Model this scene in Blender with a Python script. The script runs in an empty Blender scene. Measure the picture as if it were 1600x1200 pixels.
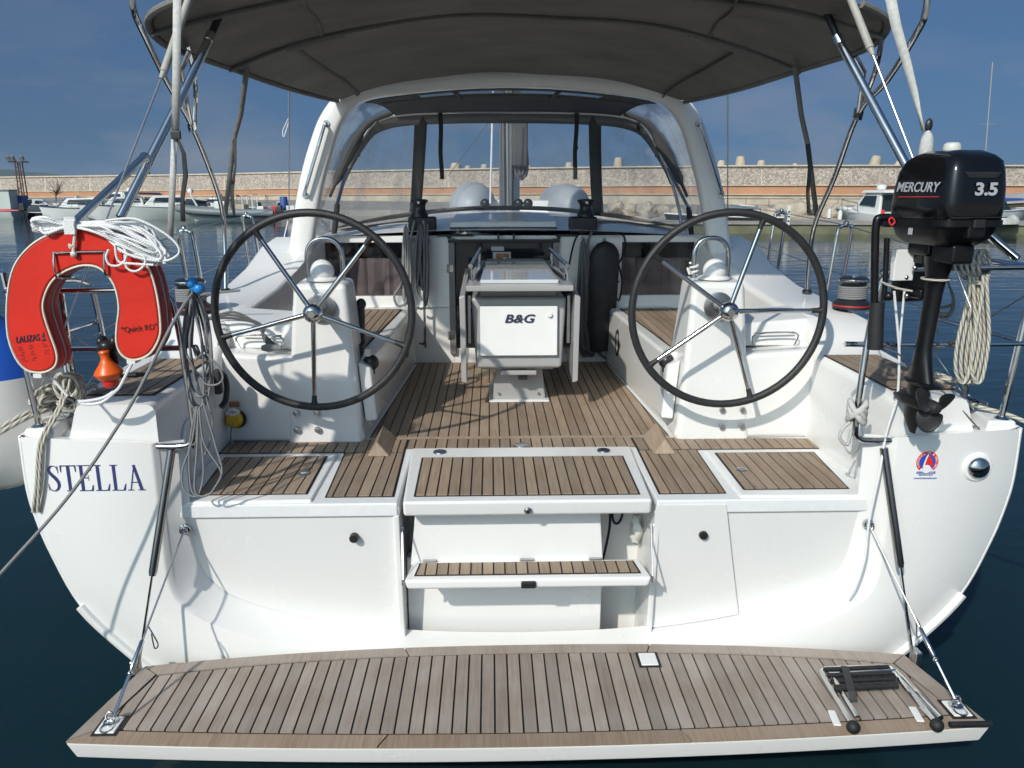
import bpy, bmesh, math, random
from mathutils import Vector as V, Matrix, Euler, noise as mnoise
random.seed(7)
sc = bpy.context.scene
COL = sc.collection
R = math.radians

# ---------------------------------------------------------------- camera
ZC = 2.3                       # eye height above the water
CAM = V((-.15, 0, ZC)); FPX = 1244.0
PITCH = math.atan(308 / FPX); YAW = math.atan(35 * math.cos(PITCH) / FPX)
cam = bpy.data.cameras.new('camera'); cam.sensor_width = 36; cam.lens = 36 * FPX / 1600
cam.clip_start = .05; cam.clip_end = 20000
co = bpy.data.objects.new('camera', cam); COL.objects.link(co)
co.location = CAM; co.rotation_euler = (math.pi / 2 - PITCH, 0, -YAW); sc.camera = co
_f = V((math.sin(YAW) * math.cos(PITCH), math.cos(YAW) * math.cos(PITCH), -math.sin(PITCH)))
_r = V((math.cos(YAW), -math.sin(YAW), 0)); _u = _r.cross(_f)

def _at(px, py, i, v):         # a measured picture point on a known plane of the place
    d = _f + _r * ((px - 800) / FPX) + _u * ((600 - py) / FPX)
    return CAM + d * ((v - CAM[i]) / d[i])
def AX(px, py, x): return _at(px, py, 0, x)
def AY(px, py, y): return _at(px, py, 1, y)
def AZ(px, py, z): return _at(px, py, 2, z)

# ---------------------------------------------------------------- light
SUN = V((-.54, -.87, .76)).normalized()      # towards the sun: astern, to port
sun = bpy.data.lights.new('sun', 'SUN'); sun.energy = 3.35; sun.angle = R(1.0); sun.color = (1, .94, .85)
so = bpy.data.objects.new('sun', sun); COL.objects.link(so)
so.rotation_euler = SUN.to_track_quat('Z', 'Y').to_euler(); so.location = (-20, -30, 30)
w = bpy.data.worlds.new('World'); sc.world = w; w.use_nodes = True
nt = w.node_tree; nt.nodes.clear()
n_out = nt.nodes.new('ShaderNodeOutputWorld'); n_bg = nt.nodes.new('ShaderNodeBackground')
sky = nt.nodes.new('ShaderNodeTexSky'); sky.sky_type = 'NISHITA'; sky.sun_disc = False
sky.sun_elevation = math.asin(SUN.z); sky.sun_rotation = math.atan2(SUN.x, SUN.y)
sky.air_density = 1.0; sky.dust_density = 6; sky.ozone_density = 2; sky.altitude = 0
n_bg.inputs['Strength'].default_value = .069
# thin low clouds: noise on the view direction, only near the horizon
tc = nt.nodes.new('ShaderNodeTexCoord'); mp = nt.nodes.new('ShaderNodeMapping'); mp.inputs['Scale'].default_value = (3, 3, 11)
mp.inputs['Location'].default_value = (3.1, .4, 1.5)
nz = nt.nodes.new('ShaderNodeTexNoise'); nz.inputs['Scale'].default_value = 1.6; nz.inputs['Detail'].default_value = 7; nz.inputs['Roughness'].default_value = .55
rp = nt.nodes.new('ShaderNodeValToRGB'); rp.color_ramp.elements[0].position = .46; rp.color_ramp.elements[1].position = .74
sx = nt.nodes.new('ShaderNodeSeparateXYZ'); mr = nt.nodes.new('ShaderNodeMapRange')
mr.inputs[1].default_value = .22; mr.inputs[2].default_value = .02; mr.inputs[3].default_value = .05; mr.inputs[4].default_value = .55
mu = nt.nodes.new('ShaderNodeMath'); mu.operation = 'MULTIPLY'
mx = nt.nodes.new('ShaderNodeMix'); mx.data_type = 'RGBA'; mx.inputs[7].default_value = (4.6, 4.6, 5.0, 1)
L = nt.links.new
lift = nt.nodes.new('ShaderNodeVectorMath'); lift.operation = 'ADD'; lift.inputs[1].default_value = (0, 0, .16)
nrm_ = nt.nodes.new('ShaderNodeVectorMath'); nrm_.operation = 'NORMALIZE'     # clear dry air: no bright band on the horizon
L(tc.outputs['Generated'], lift.inputs[0]); L(lift.outputs[0], nrm_.inputs[0]); L(nrm_.outputs[0], sky.inputs['Vector'])
L(tc.outputs['Generated'], mp.inputs['Vector']); L(mp.outputs[0], nz.inputs['Vector']); L(nz.outputs['Fac'], rp.inputs[0])
L(tc.outputs['Generated'], sx.inputs[0]); L(sx.outputs[2], mr.inputs[0]); L(rp.outputs[0], mu.inputs[0]); L(mr.outputs[0], mu.inputs[1])
L(mu.outputs[0], mx.inputs[0]); tint = nt.nodes.new('ShaderNodeMix'); tint.data_type = 'RGBA'; tint.blend_type = 'MULTIPLY'; tint.inputs[0].default_value = 1; tint.inputs[7].default_value = (.73, 1.07, 1.37, 1)
L(sky.outputs[0], tint.inputs[6]); L(tint.outputs[2], mx.inputs[6]); L(mx.outputs[2], n_bg.inputs[0]); L(n_bg.outputs[0], n_out.inputs[0])
vs = sc.view_settings; vs.view_transform = 'Standard'; vs.look = 'None'; vs.gamma = 1; vs.use_curve_mapping = False
vs.exposure = 0.0
cy = sc.cycles; cy.max_bounces = 8; cy.transparent_max_bounces = 24; cy.glossy_bounces = 4; cy.transmission_bounces = 6
cy.caustics_reflective = False; cy.caustics_refractive = False; cy.sample_clamp_indirect = 6

# ---------------------------------------------------------------- materials
def nodes(name):
    m = bpy.data.materials.new(name); m.use_nodes = True
    t = m.node_tree; b = t.nodes['Principled BSDF']
    return m, t, b, t.links.new
def pbr(name, col, rough=.5, metal=0, var=.08, scale=6, bump=0, bscale=60, coat=0, spec=.5, rvar=0, stretch=(1, 1, 1), coords='Object', sheen=0):
    m, t, b, l = nodes(name)
    b.inputs['Roughness'].default_value = rough; b.inputs['Metallic'].default_value = metal
    b.inputs['Coat Weight'].default_value = coat; b.inputs['Coat Roughness'].default_value = .08
    b.inputs['Specular IOR Level'].default_value = spec; b.inputs['Sheen Weight'].default_value = sheen
    tcn = t.nodes.new('ShaderNodeTexCoord'); mpn = t.nodes.new('ShaderNodeMapping'); mpn.inputs['Scale'].default_value = stretch
    l(tcn.outputs[coords], mpn.inputs['Vector'])
    n = t.nodes.new('ShaderNodeTexNoise'); n.inputs['Scale'].default_value = scale; n.inputs['Detail'].default_value = 6
    l(mpn.outputs[0], n.inputs['Vector'])
    r = t.nodes.new('ShaderNodeValToRGB')
    r.color_ramp.elements[0].position = .3; r.color_ramp.elements[1].position = .7
    r.color_ramp.elements[0].color = [max(0, c * (1 - var)) for c in col] + [1]
    r.color_ramp.elements[1].color = [min(1, c * (1 + var)) for c in col] + [1]
    l(n.outputs['Fac'], r.inputs[0]); l(r.outputs[0], b.inputs['Base Color'])
    if rvar:
        q = t.nodes.new('ShaderNodeMapRange'); q.inputs[3].default_value = max(.02, rough - rvar); q.inputs[4].default_value = rough + rvar
        l(n.outputs['Fac'], q.inputs[0]); l(q.outputs[0], b.inputs['Roughness'])
    if bump:
        n2 = t.nodes.new('ShaderNodeTexNoise'); n2.inputs['Scale'].default_value = bscale; n2.inputs['Detail'].default_value = 5
        l(mpn.outputs[0], n2.inputs['Vector'])
        bp = t.nodes.new('ShaderNodeBump'); bp.inputs['Strength'].default_value = bump; bp.inputs['Distance'].default_value = .01
        l(n2.outputs['Fac'], bp.inputs['Height']); l(bp.outputs[0], b.inputs['Normal'])
    return m

M = {}
M['gel'] = pbr('gelcoat', (.79, .79, .775), .22, var=.02, scale=2.2, coat=.25, rvar=.06, bump=.012, bscale=7)
def gel_mat(name, col, rough):
    m, t, b, l = nodes(name); tcn = t.nodes.new('ShaderNodeTexCoord')
    def nz_(scale, st, det=5, ro=.5):
        mp_ = t.nodes.new('ShaderNodeMapping'); mp_.inputs['Scale'].default_value = st; l(tcn.outputs['Object'], mp_.inputs[0])
        n = t.nodes.new('ShaderNodeTexNoise'); n.inputs['Scale'].default_value = scale; n.inputs['Detail'].default_value = det; n.inputs['Roughness'].default_value = ro; l(mp_.outputs[0], n.inputs['Vector']); return n
    def rng(n, a, b_, c, d):
        q = t.nodes.new('ShaderNodeMapRange'); q.inputs[1].default_value = a; q.inputs[2].default_value = b_; q.inputs[3].default_value = c; q.inputs[4].default_value = d; l(n.outputs['Fac'], q.inputs[0]); return q
    def mix(fac, c0, c1):
        x = t.nodes.new('ShaderNodeMix'); x.data_type = 'RGBA'; l(fac.outputs[0], x.inputs[0])
        if isinstance(c0, tuple): x.inputs[6].default_value = (*c0, 1)
        else: l(c0.outputs[2], x.inputs[6])
        x.inputs[7].default_value = (*c1, 1); return x
    streak = nz_(9, (1.2, 1.2, .12), 4); smudge = nz_(2.6, (1, 1, 1), 6, .6); speck = nz_(55, (1, 1, 1), 2)
    m1 = mix(rng(streak, .58, .80, 0, .20), tuple(col), tuple(c * k for c, k in zip(col, (.86, .84, .79))))
    m2 = mix(rng(smudge, .55, .8, 0, .14), m1, tuple(c * k for c, k in zip(col, (.84, .85, .85))))
    m3 = mix(rng(speck, .78, .81, 0, .3), m2, tuple(c * k for c, k in zip(col, (.62, .58, .52))))
    l(m3.outputs[2], b.inputs['Base Color']); q = rng(smudge, .3, .75, rough - .04, rough + .10); l(q.outputs[0], b.inputs['Roughness'])
    b.inputs['Coat Weight'].default_value = .2; b.inputs['Coat Roughness'].default_value = .12
    n2 = nz_(6, (1, 1, 1), 2); bp = t.nodes.new('ShaderNodeBump'); bp.inputs['Strength'].default_value = .02; bp.inputs['Distance'].default_value = .02; l(n2.outputs['Fac'], bp.inputs['Height']); l(bp.outputs[0], b.inputs['Normal'])
    return m
M['gel'] = gel_mat('gelcoat', (.79, .785, .765), .22)
M['grip'] = pbr('gelcoat_grip', (.76, .765, .76), .5, var=.03, scale=30, bump=.25, bscale=500)
M['white'] = pbr('white_plastic', (.78, .78, .76), .35, var=.03)
M['sleeve'] = pbr('stay_sleeve', (.36, .35, .31), .5, var=.12, scale=20)
M['cream'] = pbr('cream_plastic', (.62, .61, .56), .45, var=.05)
M['strut'] = pbr('strut_steel', (.28, .275, .27), .22, 1, var=.1)
M['steel'] = pbr('stainless_steel', (.62, .615, .61), .10, 1, var=.05, scale=14, rvar=.05)
M['steel_b'] = pbr('brushed_steel', (.5, .5, .5), .3, 1, var=.1, scale=40)
M['wire'] = pbr('wire_steel', (.45, .45, .46), .32, 1, var=.15, scale=120)
M['black'] = pbr('black_plastic', (.018, .018, .02), .38, var=.2, scale=20)
M['rubber'] = pbr('rubber_black', (.016, .016, .017), .62, var=.3, scale=20, bump=.1, bscale=150)
M['leather'] = pbr('wheel_leather', (.02, .02, .021), .48, var=.25, scale=30, bump=.25, bscale=220)
M['cowl'] = pbr('cowl_paint', (.005, .005, .006), .16, var=.2, scale=9, coat=.25, spec=.4, rvar=.08)
M['leg'] = pbr('leg_paint', (.006, .006, .007), .32, var=.3, scale=14, spec=.35, rvar=.1)
M['canvas'] = pbr('grey_canvas', (.150, .147, .142), .85, var=.13, scale=3.5, bump=.5, bscale=9, sheen=.1)
def canvas_mat(name, col, trans, bd):
    m, t, b, l = nodes(name); out = [n for n in t.nodes if n.type == 'OUTPUT_MATERIAL'][0]; b.inputs['Roughness'].default_value = .9; b.inputs['Specular IOR Level'].default_value = .2
    tcn = t.nodes.new('ShaderNodeTexCoord'); n = t.nodes.new('ShaderNodeTexNoise'); n.inputs['Scale'].default_value = 2.2; n.inputs['Detail'].default_value = 7; n.inputs['Roughness'].default_value = .6
    mp_ = t.nodes.new('ShaderNodeMapping'); mp_.inputs['Scale'].default_value = (.8, 2.2, 1); l(tcn.outputs['Object'], mp_.inputs[0]); l(mp_.outputs[0], n.inputs['Vector'])
    r = t.nodes.new('ShaderNodeValToRGB'); e = r.color_ramp.elements; e[0].position = .3; e[1].position = .72; e[0].color = (*[c * .82 for c in col], 1); e[1].color = (*[c * 1.2 for c in col], 1)
    l(n.outputs['Fac'], r.inputs[0]); l(r.outputs[0], b.inputs['Base Color']); tr = t.nodes.new('ShaderNodeBsdfTranslucent'); l(r.outputs[0], tr.inputs[0])
    wv = t.nodes.new('ShaderNodeTexWave'); wv.inputs['Scale'].default_value = 260; wv.inputs['Distortion'].default_value = 1; l(tcn.outputs['Object'], wv.inputs['Vector'])
    b1 = t.nodes.new('ShaderNodeBump'); b1.inputs['Strength'].default_value = .08; b1.inputs['Distance'].default_value = .002; l(wv.outputs['Fac'], b1.inputs['Height'])
    b2 = t.nodes.new('ShaderNodeBump'); b2.inputs['Strength'].default_value = .6; b2.inputs['Distance'].default_value = bd; l(n.outputs['Fac'], b2.inputs['Height']); l(b1.outputs[0], b2.inputs['Normal']); l(b2.outputs[0], b.inputs['Normal'])
    mx_ = t.nodes.new('ShaderNodeMixShader'); mx_.inputs[0].default_value = trans; l(b.outputs[0], mx_.inputs[1]); l(tr.outputs[0], mx_.inputs[2]); l(mx_.outputs[0], out.inputs[0]); return m
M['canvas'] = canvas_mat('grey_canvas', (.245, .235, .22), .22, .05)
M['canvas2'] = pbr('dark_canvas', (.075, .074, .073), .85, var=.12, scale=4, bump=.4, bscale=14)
M['tape'] = pbr('webbing', (.50, .495, .47), .8, var=.12, scale=60, bump=.3, bscale=400)
M['tape_d'] = pbr('dark_webbing', (.035, .036, .038), .8, var=.2, scale=60)
M['grey'] = pbr('grey_gelcoat', (.33, .32, .31), .3, var=.03, coat=.2)
M['grey_t'] = pbr('grey_table', (.36, .355, .35), .25, var=.03, coat=.3)
M['door'] = pbr('smoked_acrylic', (.012, .014, .017), .08, var=.1, coat=.3)
M['doorframe'] = pbr('door_frame', (.19, .175, .18), .4, var=.06)
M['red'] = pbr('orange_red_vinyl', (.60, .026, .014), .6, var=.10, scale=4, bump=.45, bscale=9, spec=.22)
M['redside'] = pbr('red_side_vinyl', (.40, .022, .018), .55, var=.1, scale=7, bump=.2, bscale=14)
M['piping'] = pbr('cream_piping', (.72, .66, .52), .6, var=.08, scale=40)
M['orange'] = pbr('orange_plastic', (.75, .11, .01), .35, var=.06)
M['yellow'] = pbr('yellow_plastic', (.62, .38, .015), .45, var=.1, scale=18)
M['blue'] = pbr('blue_plastic', (.02, .22, .55), .35, var=.1)
M['navy'] = pbr('navy_vinyl', (.035, .04, .16), .5, var=.1)
M['print'] = pbr('dark_print', (.10, .012, .012), .6, var=.2, scale=90)
M['ink'] = pbr('print_navy', (.02, .02, .05), .5, var=.05)
M['silver'] = pbr('print_silver', (.42, .43, .46), .4, var=.05)
M['s_blue'] = pbr('sticker_blue', (.02, .08, .42), .4, var=.05)
M['s_red'] = pbr('sticker_red', (.68, .03, .03), .4, var=.05)
M['fender'] = pbr('fender_vinyl', (.74, .73, .70), .4, var=.06, scale=3, bump=.04, bscale=8)
M['fender_b'] = pbr('fender_blue', (.015, .09, .45), .4, var=.1, scale=3)
M['alu'] = pbr('mast_aluminium', (.52, .53, .54), .38, .85, var=.05)
M['dinghy'] = pbr('dinghy_fabric', (.36, .38, .40), .5, var=.05, scale=3)
M['caulk'] = pbr('caulking', (.014, .013, .013), .7, var=.2, scale=30)

def teak_mat(name, c0, c1, cg, gmax):
    m, t, b, l = nodes(name)
    oi = t.nodes.new('ShaderNodeObjectInfo'); tcn = t.nodes.new('ShaderNodeTexCoord')
    mpn = t.nodes.new('ShaderNodeMapping'); mpn.inputs['Scale'].default_value = (90, 5, 20)
    add = t.nodes.new('ShaderNodeVectorMath'); add.operation = 'ADD'
    cx = t.nodes.new('ShaderNodeCombineXYZ'); mm = t.nodes.new('ShaderNodeMath'); mm.operation = 'MULTIPLY'; mm.inputs[1].default_value = 37
    l(oi.outputs['Random'], mm.inputs[0]); l(mm.outputs[0], cx.inputs[1]); l(mm.outputs[0], cx.inputs[0])
    l(tcn.outputs['Object'], add.inputs[0]); l(cx.outputs[0], add.inputs[1]); l(add.outputs[0], mpn.inputs['Vector'])
    g = t.nodes.new('ShaderNodeTexNoise'); g.inputs['Scale'].default_value = 1; g.inputs['Detail'].default_value = 6; g.inputs['Distortion'].default_value = .6
    l(mpn.outputs[0], g.inputs['Vector'])
    r = t.nodes.new('ShaderNodeValToRGB'); e = r.color_ramp.elements
    e[0].position = .25; e[0].color = (*c0, 1); e[1].position = .78; e[1].color = (*c1, 1)
    l(g.outputs['Fac'], r.inputs[0])
    # weathered grey blotches across boards
    b1 = t.nodes.new('ShaderNodeTexNoise'); b1.inputs['Scale'].default_value = 5; b1.inputs['Detail'].default_value = 5
    l(tcn.outputs['Object'], b1.inputs['Vector'])
    r1 = t.nodes.new('ShaderNodeMapRange'); r1.inputs[1].default_value = .38; r1.inputs[2].default_value = .72; r1.inputs[3].default_value = 0; r1.inputs[4].default_value = gmax
    l(b1.outputs['Fac'], r1.inputs[0])
    mxx = t.nodes.new('ShaderNodeMix'); mxx.data_type = 'RGBA'; mxx.inputs[7].default_value = (*cg, 1)
    l(r1.outputs[0], mxx.inputs[0]); l(r.outputs[0], mxx.inputs[6])
    hs = t.nodes.new('ShaderNodeHueSaturation'); mv = t.nodes.new('ShaderNodeMapRange')
    mv.inputs[3].default_value = .82; mv.inputs[4].default_value = 1.16
    l(oi.outputs['Random'], mv.inputs[0]); l(mv.outputs[0], hs.inputs['Value']); l(mxx.outputs[2], hs.inputs['Color'])
    l(hs.outputs[0], b.inputs['Base Color']); b.inputs['Roughness'].default_value = .62; b.inputs['Specular IOR Level'].default_value = .35
    bp = t.nodes.new('ShaderNodeBump'); bp.inputs['Strength'].default_value = .35; bp.inputs['Distance'].default_value = .002
    l(g.outputs['Fac'], bp.inputs['Height']); l(bp.outputs[0], b.inputs['Normal'])
    return m
M['teak'] = teak_mat('teak', (.225, .158, .108), (.375, .280, .200), (.35, .29, .23), .5)
M['teak_w'] = teak_mat('weathered_teak', (.235, .188, .152), (.34, .280, .236), (.375, .332, .298), .7)

def rope_mat(name, c1, c2, pitch=60, twist=1.0, fleck=None):
    m, t, b, l = nodes(name)
    uv = t.nodes.new('ShaderNodeUVMap'); s = t.nodes.new('ShaderNodeSeparateXYZ'); l(uv.outputs[0], s.inputs[0])
    a = t.nodes.new('ShaderNodeMath'); a.operation = 'MULTIPLY'; a.inputs[1].default_value = pitch; l(s.outputs[1], a.inputs[0])
    bb = t.nodes.new('ShaderNodeMath'); bb.operation = 'MULTIPLY'; bb.inputs[1].default_value = 3 * twist; l(s.outputs[0], bb.inputs[0])
    c = t.nodes.new('ShaderNodeMath'); c.operation = 'ADD'; l(a.outputs[0], c.inputs[0]); l(bb.outputs[0], c.inputs[1])
    k = t.nodes.new('ShaderNodeMath'); k.operation = 'MULTIPLY'; k.inputs[1].default_value = 2 * math.pi; l(c.outputs[0], k.inputs[0])
    sn = t.nodes.new('ShaderNodeMath'); sn.operation = 'SINE'; l(k.outputs[0], sn.inputs[0])
    mr_ = t.nodes.new('ShaderNodeMapRange'); mr_.inputs[1].default_value = -1; l(sn.outputs[0], mr_.inputs[0])
    r = t.nodes.new('ShaderNodeValToRGB'); e = r.color_ramp.elements
    e[0].position = .05; e[0].color = (*c2, 1); e[1].position = .55; e[1].color = (*c1, 1)
    l(mr_.outputs[0], r.inputs[0]); l(r.outputs[0], b.inputs['Base Color']); b.inputs['Roughness'].default_value = .8
    bp = t.nodes.new('ShaderNodeBump'); bp.inputs['Strength'].default_value = .5; bp.inputs['Distance'].default_value = .003
    l(mr_.outputs[0], bp.inputs['Height']); l(bp.outputs[0], b.inputs['Normal'])
    return m
M['rope_w'] = rope_mat('white_rope', (.80, .80, .79), (.70, .70, .71), 110)
M['rope_g'] = rope_mat('grey_rope', (.27, .27, .27), (.16, .16, .165), 120)
M['rope_d'] = rope_mat('dark_rope', (.15, .152, .155), (.06, .062, .066), 140)
M['rope_b'] = rope_mat('black_cord', (.014, .014, .016), (.008, .008, .009), 140)
M['rope_t'] = rope_mat('twisted_mooring_rope', (.56, .53, .45), (.26, .24, .19), 26)
M['rope_navy'] = rope_mat('navy_cord', (.02, .025, .06), (.01, .012, .03), 140)

def vinyl_mat(name='clear_vinyl', h0=.09, h1=.27):
    m, t, b, l = nodes(name); out = [n for n in t.nodes if n.type == 'OUTPUT_MATERIAL'][0]; t.nodes.remove(b)
    tr = t.nodes.new('ShaderNodeBsdfTransparent'); gl = t.nodes.new('ShaderNodeBsdfGlossy'); gl.inputs['Roughness'].default_value = .08
    df = t.nodes.new('ShaderNodeBsdfDiffuse'); df.inputs['Color'].default_value = (.62, .64, .66, 1)
    tr.inputs['Color'].default_value = (.93, .94, .95, 1)
    tcn = t.nodes.new('ShaderNodeTexCoord'); n = t.nodes.new('ShaderNodeTexNoise'); n.inputs['Scale'].default_value = 5; n.inputs['Detail'].default_value = 3
    l(tcn.outputs['Object'], n.inputs['Vector'])
    bp = t.nodes.new('ShaderNodeBump'); bp.inputs['Strength'].default_value = .25; bp.inputs['Distance'].default_value = .012
    l(n.outputs['Fac'], bp.inputs['Height']); l(bp.outputs[0], gl.inputs['Normal'])
    lw = t.nodes.new('ShaderNodeLayerWeight'); pw = t.nodes.new('ShaderNodeMath'); pw.operation = 'POWER'; pw.inputs[1].default_value = 4; l(lw.outputs['Facing'], pw.inputs[0])
    fr = t.nodes.new('ShaderNodeMapRange'); fr.inputs[3].default_value = .045; fr.inputs[4].default_value = .7; l(pw.outputs[0], fr.inputs[0])
    m1 = t.nodes.new('ShaderNodeMixShader'); m2 = t.nodes.new('ShaderNodeMixShader')
    n2 = t.nodes.new('ShaderNodeTexNoise'); n2.inputs['Scale'].default_value = 3; n2.inputs['Detail'].default_value = 5
    mpn = t.nodes.new('ShaderNodeMapping'); mpn.inputs['Scale'].default_value = (2, 2, .6)
    l(tcn.outputs['Object'], mpn.inputs[0]); l(mpn.outputs[0], n2.inputs['Vector'])
    q = t.nodes.new('ShaderNodeMapRange'); q.inputs[1].default_value = .4; q.inputs[2].default_value = .75; q.inputs[3].default_value = h0; q.inputs[4].default_value = h1
    l(n2.outputs['Fac'], q.inputs[0]); l(q.outputs[0], m1.inputs[0]); l(tr.outputs[0], m1.inputs[1]); l(df.outputs[0], m1.inputs[2])
    l(fr.outputs[0], m2.inputs[0]); l(m1.outputs[0], m2.inputs[1]); l(gl.outputs[0], m2.inputs[2]); l(m2.outputs[0], out.inputs[0])
    return m
M['vinyl'] = vinyl_mat()
M['vinyl_c'] = vinyl_mat('cloudy_vinyl', .10, .55)

# ---------------------------------------------------------------- geometry helpers
def smooth_curve(pts, sub, closed=False):
    pts = [V(p) for p in pts]
    if sub < 2 or len(pts) < 3: return pts
    n = len(pts); out = []
    for i in range(n if closed else n - 1):
        if closed: p0, p1, p2, p3 = pts[i - 1], pts[i], pts[(i + 1) % n], pts[(i + 2) % n]
        else: p0, p1, p2, p3 = pts[max(i - 1, 0)], pts[i], pts[i + 1], pts[min(i + 2, n - 1)]
        for k in range(sub):
            t = k / sub; t2 = t * t; t3 = t2 * t
            out.append(.5 * ((2 * p1) + (p2 - p0) * t + (2 * p0 - 5 * p1 + 4 * p2 - p3) * t2 + (3 * p1 - p0 - 3 * p2 + p3) * t3))
    if not closed: out.append(pts[-1])
    return out

class G:
    def __init__(s): s.v = []; s.f = []; s.uv = {}
    def add(s, vs_, fs_, uvs=None):
        o = len(s.v); s.v += [V(p) for p in vs_]
        for i, f in enumerate(fs_):
            if uvs: s.uv[len(s.f)] = uvs[i]
            s.f.append([o + k for k in f])
        return s
    def box(s, c, d, rot=None, taper=None):
        c = V(c); h = V(d) / 2; vv = []
        for z in (-1, 1):
            for x, y in ((-1, -1), (1, -1), (1, 1), (-1, 1)):
                k = taper if (taper and z > 0) else (1, 1)
                p = V((x * h.x * k[0], y * h.y * k[1], z * h.z))
                vv.append(c + (rot @ p if rot else p))
        return s.add(vv, [(3, 2, 1, 0), (4, 5, 6, 7), (0, 1, 5, 4), (1, 2, 6, 5), (2, 3, 7, 6), (3, 0, 4, 7)])
    def hexa(s, b, t):           # four bottom and four top corners
        return s.add(list(b) + list(t), [(3, 2, 1, 0), (4, 5, 6, 7), (0, 1, 5, 4), (1, 2, 6, 5), (2, 3, 7, 6), (3, 0, 4, 7)])
    def prism(s, poly, vec):
        n = len(poly); vec = V(vec); a = [V(p) for p in poly]
        return s.add(a + [p + vec for p in a], [list(range(n - 1, -1, -1)), list(range(n, 2 * n))] + [(i, (i + 1) % n, n + (i + 1) % n, n + i) for i in range(n)])
    def tube(s, pts, r, n=10, sub=0, closed=False, flat=1.0, up=None):
        P = smooth_curve(pts, sub, closed); m = len(P)
        if m < 2: return s
        rr = r if isinstance(r, (list, tuple)) else [r] * m
        if len(rr) != m: rr = [rr[min(int(i * len(rr) / m), len(rr) - 1)] for i in range(m)]
        T = []
        for i in range(m):
            a = P[(i - 1) % m] if closed else P[max(i - 1, 0)]; b = P[(i + 1) % m] if closed else P[min(i + 1, m - 1)]
            d = b - a; T.append(d.normalized() if d.length > 1e-9 else (T[-1] if T else V((0, 0, 1))))
        nrm = V(up) if up else T[0].orthogonal(); nrm = (nrm - T[0] * nrm.dot(T[0])).normalized()
        vv = []; ln = [0]
        for i in range(m):
            if i: ln.append(ln[-1] + (P[i] - P[i - 1]).length)
            nrm = nrm - T[i] * nrm.dot(T[i])
            nrm = nrm.normalized() if nrm.length > 1e-6 else T[i].orthogonal().normalized()
            bn = T[i].cross(nrm)
            for k in range(n):
                a = 2 * math.pi * k / n
                vv.append(P[i] + (nrm * math.cos(a) + bn * math.sin(a) * flat) * rr[i])
        ff = []; uu = []
        for i in range(m if closed else m - 1):
            j = (i + 1) % m; l0 = ln[i]; l1 = ln[j] if j else ln[-1] + (P[0] - P[-1]).length
            for k in range(n):
                k2 = (k + 1) % n
                ff.append((i * n + k, i * n + k2, j * n + k2, j * n + k))
                uu.append(((k / n, l0), ((k + 1) / n, l0), ((k + 1) / n, l1), (k / n, l1)))
        if not closed:
            ff.append(list(range(n - 1, -1, -1))); uu.append([(0, 0)] * n)
            ff.append(list(range((m - 1) * n, m * n))); uu.append([(0, ln[-1])] * n)
        return s.add(vv, ff, uu)
    def lathe(s, prof, o, axis=(0, 0, 1), n=24, a0=0, ref=None):
        o = V(o); ax = V(axis).normalized(); e1 = (V(ref) - ax * V(ref).dot(ax)).normalized() if ref else ax.orthogonal().normalized(); e2 = ax.cross(e1); vv = []
        for rad, h in prof:
            for k in range(n):
                a = 2 * math.pi * k / n + a0
                vv.append(o + ax * h + (e1 * math.cos(a) + e2 * math.sin(a)) * max(rad, 1e-5))
        ff = [(i * n + k, i * n + (k + 1) % n, (i + 1) * n + (k + 1) % n, (i + 1) * n + k) for i in range(len(prof) - 1) for k in range(n)]
        ff += [list(range(n - 1, -1, -1)), list(range((len(prof) - 1) * n, len(prof) * n))]
        return s.add(vv, ff)
    def ball(s, c, r, n=16, m=10):
        c = V(c); r = V(r) if not isinstance(r, (int, float)) else V((r, r, r)); vv = []; 
        for i in range(1, m):
            a = math.pi * i / m
            for k in range(n):
                b = 2 * math.pi * k / n
                vv.append(c + V((r.x * math.sin(a) * math.cos(b), r.y * math.sin(a) * math.sin(b), r.z * math.cos(a))))
        ff = [(i * n + k, i * n + (k + 1) % n, (i + 1) * n + (k + 1) % n, (i + 1) * n + k) for i in range(m - 2) for k in range(n)]
        t = len(vv); vv += [c + V((0, 0, r.z)), c - V((0, 0, r.z))]
        ff += [(t, (k + 1) % n, k) for k in range(n)] + [(t + 1, (m - 2) * n + k, (m - 2) * n + (k + 1) % n) for k in range(n)]
        return s.add(vv, ff)
    def grid(s, rows, closed=False):
        n = len(rows[0]); vv = [p for r in rows for p in r]
        kk = n if closed else n - 1
        return s.add(vv, [(i * n + k, i * n + (k + 1) % n, (i + 1) * n + (k + 1) % n, (i + 1) * n + k) for i in range(len(rows) - 1) for k in range(kk)])
    def loft(s, rows):            # closed rings, capped at both ends
        n = len(rows[0]); s.grid(rows, True); o = len(s.v) - n * len(rows)
        s.f.append([o + k for k in range(n - 1, -1, -1)]); s.f.append([len(s.v) - n + k for k in range(n)])
        return s
    def mirror(s):
        o = len(s.v); nf = len(s.f); s.v += [V((-p.x, p.y, p.z)) for p in s.v]
        for i in range(nf):
            s.f.append([o + k for k in reversed(s.f[i])])
            if i in s.uv: s.uv[nf + i] = list(reversed(s.uv[i]))
        return s
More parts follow.
